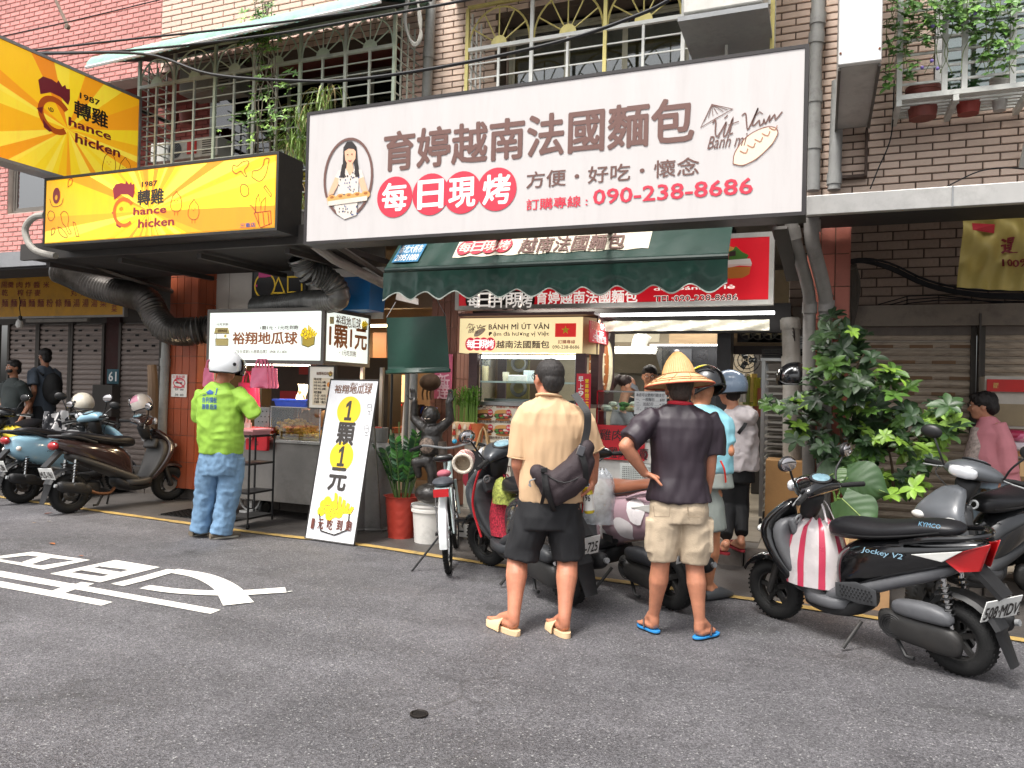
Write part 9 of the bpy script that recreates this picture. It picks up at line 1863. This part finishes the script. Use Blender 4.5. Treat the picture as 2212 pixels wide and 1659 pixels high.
# ================= plants
def leafmesh(L,w_,mt,fold=.35,droop=.25,n=5,name='leaf'):
    m=MB(); k=[]
    for i in range(n+1):
        u=i/n; hw=w_/2*max(0,math.sin(math.pi*(.04+.955*u)**1.2))**.75; z=-droop*L*u*u
        m.v+=[Vector((L*u,-hw,z+fold*hw)),Vector((L*u,0,z)),Vector((L*u,hw,z+fold*hw))]
    for i in range(n): a=3*i; m.f+=[(a,a+3,a+4,a+1),(a+1,a+4,a+5,a+2)]
    me=m.mesh(name,None,True); me.materials.append(mt); return me
def whorls(t,pts,sizes,mts,per=7,nmax=300,rnd=None,up=.55,ratio=.42,name='leaf',droop=.3):
    """rosettes of leaves at the given points; the first nmax leaves are pieces of their own"""
    c=wmat(t).translation; M_={}; cnt=0; rest={}
    for p in pts:
        s=rnd.choice(sizes); mi=rnd.randrange(len(mts)); key=(s,mi)
        if key not in M_: M_[key]=leafmesh(s,s*ratio,mts[mi],droop=droop,name=name)
        a0=rnd.uniform(0,6.28); tilt=Vector((rnd.uniform(-.5,.5),rnd.uniform(-1.1,-.1),rnd.uniform(.4,1))).normalized(); e1,e2,_=basis(tilt)
        for k in range(rnd.randint(per-2,per)):
            a=a0+k*2.4; d=(e1*math.cos(a)+e2*math.sin(a)+tilt*up*rnd.uniform(.3,1.2)).normalized(); y=tilt.cross(d).normalized(); z=d.cross(y); sc=rnd.uniform(.7,1.1)
            M=Matrix(((d.x,y.x,z.x,p.x-c.x),(d.y,y.y,z.y,p.y-c.y),(d.z,y.z,z.z,p.z-c.z),(0,0,0,1)))@Matrix.Scale(sc,4)
            if cnt<nmax: o=ob(name,M_[key],None,t); o.matrix_local=M
            else:
                mb=rest.setdefault(mi,MB()); me=M_[key]; mb.add([v.co for v in me.vertices],[tuple(f.vertices) for f in me.polygons],M)
            cnt+=1
    for mi,mb in rest.items():
        part(mb,'foliage',mts[mi],t,local=True,smooth=True)['kind']='stuff'
def lmat(c,r=.35): 
    m=mat(c,max(r,.48),var=.3,scale=7,rand=.3,coat=.03); return m
lg=[lmat('#2c4622'),lmat('#20381a'),lmat('#486a28'),lmat('#769838'),lmat('#263c20'),lmat('#2c4420')]
rnd=random.Random(12)
t=thing('umbrella_plant','bushy glossy leaved climbing plant around the grey pipes and salmon pillar','plant',(W(*B5(850,1000),7.0).x,7.0,.15))
poly=[(740,380),(860,350),(900,470),(1050,520),(1090,620),(1080,760),(1200,720),(1330,830),(1380,950),(1300,1040),(1400,1060),(1470,960),(1500,900),(1620,1000),(1700,1120),(1650,1210),(1530,1230),(1500,1420),(1350,1500),(1450,1620),(1150,1640),(1000,1450),(820,1420),(700,1400),(640,1440),(560,1430),(620,1280),(470,1300),(440,1150),(560,1100),(420,1030),(300,1040),(290,960),(480,940),(600,930),(560,740),(640,730),(620,620),(700,520)]
def inside(x,y,P):
    r=False
    for (a,b),(c,d) in zip(P,P[1:]+P[:1]):
        if (b>y)!=(d>y) and x<(c-a)*(y-b)/(d-b)+a: r=not r
    return r
pts=[]
while len(pts)<230:
    u,v=rnd.uniform(280,1700),rnd.uniform(350,1640)
    if inside(u,v,poly): pts.append(W(*B5(u,v),rnd.uniform(6.55,7.25)))
pts.sort(key=lambda p:p.y); whorls(t,pts,(.08,.1,.12,.14),lg,8,300,rnd,up=.35,ratio=.48,droop=.22)
for a,b in [((860,1640),(820,1100)),((820,1100),(820,420)),((900,1640),(1000,1200)),((1000,1200),(1330,1000)),((1000,1400),(1560,1150)),((850,1250),(420,1000)),((840,900),(1000,640)),((1200,1640),(1150,1250))]: part(MB().tube([W(*B5(*a),7.0),W(*B5((a[0]+b[0])/2+15,(a[1]+b[1])/2-10),6.95),W(*B5(*b),6.95)],[.016,.012,.007],6,smooth=3),'stem',mat('#4a3c2a',.8),t)
q=W(*B5(930,1640),7.0); part(MB().rev([(.001,.0),(.2,.0),(.26,.3),(.25,.32),(.22,.3),(.001,.28)],(q.x,7.05,.15),n=24),'pot',mat('#4a3a30',.7),t,smooth=True)
# big heart leaves
def heart(t,tip,base,wd,mt,seed):
    tip,base=Vector(tip),Vector(base); d=(tip-base); L=d.length; d.normalize(); nn=-Vector(ray(1900,1150)).normalized(); s=d.cross(nn).normalized(); nn=s.cross(d)
    def g(u,v):
        x=(v-.5)*2; w2=wd/2*(math.sin(math.pi*min(1,(u*.86+.13)))**.75)*(1-u**5); y=u*L-(.16*L*(1-u)**3)*(abs(x)**1.2); vein=.0022*math.cos((u-abs(x)*.35)*34)
        return base+d*y+s*(x*w2)+nn*(-.1*wd*abs(x)**1.5+vein*min(1,abs(x)*4)+.03*math.sin(seed+u*3)-.16*L*u*u)
    part(MB().grid(g,40,24),'leaf',mt,t,smooth=True); part(MB().tube([base+nn*.002,base+d*L*.5-nn*.03,base+d*L*.95-nn*.14*L],[.004,.003,.0012],5,smooth=4),'midrib',mat('#9ab06a',.5),t)
t=thing('philodendron','low plant with large heart shaped leaves behind the black scooter handlebar','plant',(W(*B6(830,500),6.5).x,6.5,0)); hm_=mat('#35512c',.5,var=.25,scale=5)
heart(t,W(*B6(1050,330),6.3),W(*B6(815,240),6.45),.36,hm_,1); heart(t,W(*B6(975,560),6.2),W(*B6(780,375),6.35),.34,hm_,3); heart(t,W(*B6(850,150),6.7),W(*B6(680,235),6.6),.26,hm_,5); heart(t,W(*B6(760,290),6.45),W(*B6(860,200),6.6),.2,mat('#4c7030',.35,var=.2),2)
for a in ((815,240),(780,375),(690,235)): part(MB().tube([W(*B6(*a),6.42),W(*B6(740,430),6.5),(W(*B6(740,560),6.5).x,6.5,.02)],[.007,.01,.014],7,smooth=4),'stalk',mat('#6a8a44',.5),t)
carton('opened brown cardboard box behind the seat of the large black scooter',(W(*B6(780,560),6.15).x,6.2,.0),.6,.35,.52,.1,'#b08a62')
# pot plant with fans of glossy leaflets, red ribbed pot
c=G(*C3(355,1320)); c=Vector((c.x,c.y+.12,0)); t=thing('pot_plant','dark glossy leafy plant in a red wavy ribbed pot beside the white bucket','potted plant',c); hp=.42
pr=[(.001,.0),(.13,.0)]+[(.135+.035*k/14+.011*math.sin(k*math.pi*.5*2.0+.5)*(1 if k%2 else -1),.02+hp*k/15) for k in range(15)]+[(.185,hp),(.165,hp),(.16,hp-.03),(.001,hp-.04)]
Rg_=[[c+Vector((r*(1+.03*math.sin(z*70+4*math.sin(4*a)))*math.cos(a),r*(1+.03*math.sin(z*70+4*math.sin(4*a)))*math.sin(a),z)) for a in [6.2832*j/40 for j in range(40)]] for r,z in pr]; part(MB().rings(Rg_),'pot',mat('#a8382a',.45,var=.1),t,smooth=True)
m1=MB(); rnd=random.Random(3); zl=leafmesh(.085,.036,lmat('#1f4a26',.2),droop=.1,name='leaf'); zl2=leafmesh(.085,.036,lmat('#3f7a2c',.25),droop=.1,name='leaf'); cnt=0
for i in range(17):
    a=rnd.uniform(0,6.28); lean=rnd.uniform(.05,.32); h=rnd.uniform(.45,.8); b=c+Vector((.06*math.cos(a),.06*math.sin(a),hp-.05)); tp_=b+Vector((lean*math.cos(a),lean*math.sin(a)*.7,h)); md_=b.lerp(tp_,.5)+Vector((0,0,.06)); P_c=catmull([b,md_,tp_],9); m1.tube(P_c,.007,5)
    for k in range(5,len(P_c),1):
        for s_ in (-1,1):
            d=(P_c[k]-P_c[k-1]).normalized(); sd=basis(d,(math.cos(a),math.sin(a),.3))[0]*s_; x=(sd+d*.7).normalized(); y=d.cross(sd).cross(x).normalized() if 0 else x.cross(sd.cross(d)).normalized(); z=x.cross(y)
            o=ob('leaf',zl if rnd.random()<.7 else zl2,None,t); o.matrix_local=Matrix(((x.x,y.x,z.x,P_c[k].x-c.x),(x.y,y.y,z.y,P_c[k].y-c.y),(x.z,y.z,z.z,P_c[k].z-c.z),(0,0,0,1)))@Matrix.Rotation(rnd.uniform(-.5,.5),4,'X'); cnt+=1
            if cnt>=290: break
        if cnt>=290: break
part(m1,'stems',mat('#4a6a34',.5),t)['kind']='stuff'
# bucket and dancing stone figure
c=G(*C3(575,1365)); c=Vector((c.x,c.y+.15,0)); t=thing('white_bucket','dirty white plastic bucket under the black laughing figure','bucket',c); part(MB().rev([(.001,0),(.14,.0),(.165,.3),(.18,.305),(.18,.33),(.17,.335),(.17,.35),(.182,.355),(.182,.375),(.165,.375),(.16,.33),(.001,.32)],c,n=32),'tub',mat('#d9d6d0',.5,dirt=.35,var=.05),t,smooth=True,ang=50); part(MB().tube([c+Vector((.18*math.cos(a),.18*math.sin(a)-.01,.3-.1*math.sin(a*1.0))) for a in [-math.pi*i/12 for i in range(13)]],.004,5),'wire_handle',m_grey,t)
b=c+Vector((0,0,.377)); t=thing('laughing_statue','weathered black stone figure with raised arms and round belly on the bucket','statue',b); mb=MB(); v=lambda x,y,z:b+Vector((x,y,z))
mb.ell(v(0,0,.1),(.16,.14,.1),16,10); mb.chain([v(.02,0,.15),v(.03,-.02,.3),v(-.02,-.01,.42)],[.045,.05,.075],10); mb.chain([v(-.02,0,.42),v(-.12,-.08,.4),v(-.1,-.06,.28)],[.07,.05,.035],10); mb.ell(v(0,0,.58),(.13,.11,.14),16,12); mb.ell(v(0,-.03,.56),(.11,.1,.1),14,10); mb.ell(v(0,0,.7),(.12,.09,.1),14,10); mb.ell(v(0,-.02,.87),(.085,.08,.09),14,10); mb.ell(v(-.085,-.01,.86),(.015,.02,.035),8,6); mb.ell(v(.085,-.01,.86),(.015,.02,.035),8,6); mb.ell(v(0,-.1,.85),(.018,.02,.02),8,6)
for s_ in (-1,1): mb.chain([v(s_*.1,0,.75),v(s_*.2,0,.83),v(s_*.19,-.02,1.0)],[.055,.045,.035],10); hand(mb,v(s_*.19,-.02,1.0),Vector((s_*.2,0,1)),(0,-1,0),s_,.25,.8,.1)
fuse(mb,.008,'figure',mat('#2b2724',.45,var=.5,scale=22,bump=.6,bscale=30,coat=.25),t,2,.004,(20,20,20),amp2=.002); part(MB().ell(v(0,-.075,.57),(.085,.065,.085),16,10),'worn_belly',mat('#7a6a5e',.7,var=.8,scale=40,bump=.8),t,smooth=True); part(MB().box(v(0,-.098,.835),(.06,.02,.012)),'grin',mat('#b8a898',.6),t,bev=.005)
# climbing plant and grasses at the left grille
rnd=random.Random(21); t=thing('climbing_shrub','tall thin stemmed green shrub climbing in front of the green arched grille','plant',(W(*A1(1560,900),6.6).x,6.6,3.3)); pts=[]
for i in range(9):
    u0=1500+i*22; ps=[W(*A1(u0+rnd.uniform(-15,15),960),6.65)]
    for k in range(1,6): ps.append(W(*A1(u0+(1545-u0)*k/7+rnd.uniform(-45,45),960-k*190),6.6+rnd.uniform(-.06,.06)))
    part(MB().tube(ps,.006,5,smooth=4),'stem',mat('#7a7060',.8),t)
for i in range(230):
    v=rnd.choice([rnd.uniform(0,300),rnd.uniform(100,480),rnd.uniform(420,700),rnd.uniform(650,880)]); u=1540+rnd.gauss(0,45+v*.07)+(30 if v>400 else 0); pts.append(W(*A1(u,v),6.6+rnd.uniform(-.15,.12)))
whorls(t,pts,(.05,.06,.075),[lmat('#4c6e30'),lmat('#6c9440'),lmat('#8cb050')],6,60,rnd,ratio=.36)
t=thing('grass_plant','spider like long leaved grass plant spilling between the two shop signs','plant',(W(*A1(1770,1290),6.4).x,6.4,3.0)); m1=MB(); m2=MB()
for i in range(260):
    u,v=rnd.choice([(1780,1250),(1780,950),(1740,900),(1800,760),(1900,640)]); b=W(*A1(u+rnd.uniform(-40,40),v+rnd.uniform(-40,40)),6.4+rnd.uniform(-.1,.1)); a=rnd.uniform(0,6.28); L=rnd.uniform(.15,.42); e=Vector((math.cos(a),math.sin(a)*.5,0)); ps=[b,b+e*L*.35+Vector((0,0,L*.5)),b+e*L*.8+Vector((0,0,L*.35)),b+e*L+Vector((0,0,-L*.25))]; s=Vector((-e.y,e.x,0)).normalized()*.007; P_c=catmull(ps,3); mm=m1 if rnd.random()<.75 else m2
    for k in range(len(P_c)-1): f0,f1=1-k/len(P_c),1-(k+1)/len(P_c); mm.add([P_c[k]-s*f0,P_c[k]+s*f0,P_c[k+1]+s*f1,P_c[k+1]-s*f1],[(0,1,2,3)])
part(m1,'blades',lmat('#7d9a48'),t)['kind']='stuff'; part(m2,'dry_blades',lmat('#a08e62'),t)['kind']='stuff'
q=W(*A1(1770,1390),6.35); part(MB().rev([(.001,0),(.14,0),(.17,.2),(.18,.2),(.18,.22),(.001,.2)],q,n=20),'pot',mat('#a8a6a0',.6,dirt=.4),t,smooth=True)
t=thing('flowering_vine','loose green vine with tiny violet flowers over the white planter grille','vine',(W(*A3(1700,300),6.8).x,6.8,4.0)); pts=[]
for i in range(330):
    u=rnd.uniform(1490,2170); mx_=520 if u<1560 else 330+150*math.sin(u*.013); pts.append(W(*A3(u,rnd.uniform(-60,mx_)*rnd.uniform(.6,1)),6.8+rnd.uniform(-.12,.2)))
whorls(t,pts,(.045,.055,.065),[lmat('#3f6428'),lmat('#557f34'),lmat('#6c9640')],5,60,rnd,ratio=.6)
for i in range(16): u=rnd.uniform(1490,2170); part(MB().tube([W(*A3(u+rnd.uniform(-40,40),-60+k*110),6.8+rnd.uniform(-.05,.05)) for k in range(5)],.003,4,smooth=4),'tendril',mat('#5c6a3a',.7),t)
for u,v_ in [(1725,135),(1945,70),(1750,355),(1670,350),(1720,315)]: part(MB().ell(W(*A3(u,v_),6.7),(.014,.014,.014),8,6),'flower',mat('#7a68b0',.6),t)
def pot(label,reg,u0,v0,u1,v1,Y,col,taper=.75):
    a=W(*reg(u0,v1),Y); b=W(*reg(u1,v0),Y); r=(b.x-a.x)/2; h=b.z-a.z; t=thing('flower_pot',label,'flower pot',((a.x+b.x)/2,Y,a.z)); part(MB().rev([(.001,0),(r*taper,0),(r*.95,h*.85),(r,h*.85),(r,h),(r*.92,h),(r*.88,h*.8),(.001,h*.8)],((a.x+b.x)/2,Y,a.z),n=24),'pot',mat(col,.55,var=.12,dirt=.2),t,smooth=True,ang=50); return t
pot('large brown plastic pot on the white grille shelf, leftmost',A3,1578,445,1770,625,7.15,'#84453c'); pot('smaller red brown pot between the brown and the painted pot',A3,1835,475,1985,600,7.15,'#93372e'); pot('pale painted porcelain pot on the white grille shelf',A3,2015,400,2130,580,7.15,'#b8b4ae',.6); pot('dusty red pot on the ledge behind the green arched grille',A1,950,655,1045,770,7.5,'#8a4a40'); pot('second dusty red pot right of the other behind the grille',A1,1070,660,1145,750,7.5,'#8a4a40')
def acunit(label,reg,u0,v0,u1,v1,Y,d,fan=True,col='#c9c7bf'):
    a=W(*reg(u0,v1),Y); b=W(*reg(u1,v0),Y); t=thing('air_conditioner',label,'air conditioner',((a.x+b.x)/2,Y+d/2,a.z)); part(MB().bb((a.x,Y,a.z),(b.x,Y+d,b.z)),'casing',mat(col,.5,dirt=.4),t,bev=.01); h=b.z-a.z; r=h*.42; cx=a.x+(b.x-a.x)*.38; cz=(a.z+b.z)/2
    if fan:
        part(MB().cyl((cx,Y-.002,cz),(cx,Y+.001,cz),r,n=28),'fan_opening',m_black,t)
        for k in range(1,6): part(MB().torus((cx,Y-.01,cz),(0,1,0),r*k/5,.004,26,4),'guard_ring',m_grey,t)
    for k in range(7): part(MB().bb((b.x-(b.x-a.x)*.22,Y-.004,a.z+h*(.15+.11*k)),(b.x-.03,Y-.001,a.z+h*(.19+.11*k))),'louvre',m_dk,t)
    return t,a,b
tt,a,b=acunit('pale air conditioner outdoor unit with a red sticker behind the arched grille',A1,890,800,1290,965,7.3,.3)
part(MB().bb((a.x+(b.x-a.x)*.56,7.294,a.z+.05),(a.x+(b.x-a.x)*.7,7.298,b.z-.03)),'red_sticker',mat('#c82420',.4),tt)
acunit('dirty grey air conditioner hung high behind the arched grille',A1,1060,340,1370,560,7.2,.35,False,'#8a877e')
tt,a,b=acunit('air conditioner box hanging over the gold arched grille, seen from below',A3,430,-200,850,70,6.4,.75,False); a2=W(*A3(430,95),6.4)
part(MB().bb((a.x-.04,6.38,a2.z-.03),(b.x+.04,7.3,a2.z+.01)),'support_frame',m_grey,tt); 
# wooden post with creeper roots; right hand corner cabinet and goods
t=thing('wooden_post','weathered wooden post with cut knots beside the grey pillar pipe','post',(W(*D4(1380,900),8.0).x,8.0,.15)); part(MB().tube([(W(*D4(1375,900),8.0).x,8.0,.15),W(*D4(1370,800),8.0),W(*D4(1380,400),8.0),W(*D4(1370,190),8.0)],[.09,.085,.07,.06],10,smooth=4),'trunk',mat('#6a5644',.9,var=.3,bump=.8,bscale=12,stretch=(1,1,.3)),t,smooth=True)
t=thing('window_cooler','white panelled cooler cabinet with louvres under a red good luck banner','cabinet',(W(*C5(1050,500),8.3).x,8.3,.15)); a=W(*C5(862,560),8.3); b=W(*C5(1400,140),8.3); part(MB().bb((a.x,8.3,a.z),(b.x,8.6,b.z)),'panel',mat('#b8b2a6',.5,dirt=.2),t)
for k in range(22): z=a.z+.03+k*(W(*C5(1000,350),8.3).z-a.z-.04)/22; part(MB().box(((a.x+b.x)/2,8.292,z),(b.x-a.x-.06,.012,.009)),'louvre',mat('#8f7f60',.5),t)
a2=W(*C5(885,260),8.25); b2=W(*C5(1300,165),8.25); r=thing('luck_banner','red good luck banner with gold writing over the cooler cabinet','banner',(a2.x,8.25,a2.z)); part(MB().bb((a2.x,8.25,a2.z),(b2.x,8.262,b2.z)),'cloth',mat('#b8201a',.6),r); p=Print(YP(8.25),r,.001); p.text('福氣臨門',(a2.x+.05,a2.z+.03),(b2.x-.3,b2.z-.03),ink('#d8b060'),1,.02,st=True,shear=.3); p.done()
q=W(*C5(1130,760),8.0); part(MB().bb((q.x-.25,8.0,q.z-.04),(q.x+1.,8.29,q.z)),'goods_shelf',m_wood,t)
for i,(u,v_,c_) in enumerate([(1080,590,'#a02a4a'),(1120,600,'#c86a8a'),(1170,610,'#d89aa8'),(1130,690,'#c8c4c8'),(1190,700,'#8a3a5a')]): q=W(*C5(u+35,v_+30),8.15); r=thing('goods_bag',['dark pink','rose','pale pink','silver wrapped','wine red'][i]+' bag of goods stacked behind the woman in pink','bag',q); part(MB().ell(q,(.12,.08,.05),12,8),'bag',mat(c_,.4,bump=.8,bscale=25,var=.3),r,smooth=True)
carton('brown box behind the woman in pink, under the goods',(W(*C5(1150,1000),8.0).x,8.05,.15),.6,.4,.85,0,'#7a6242')
helmet('helmet','black helmet hooked on the pale pipe behind the leafy plant',framef(W(*B5(510,830),7.6),-60)@Matrix.Scale(1.1,4),mat('#141416',.2,coat=.6),visor='black')
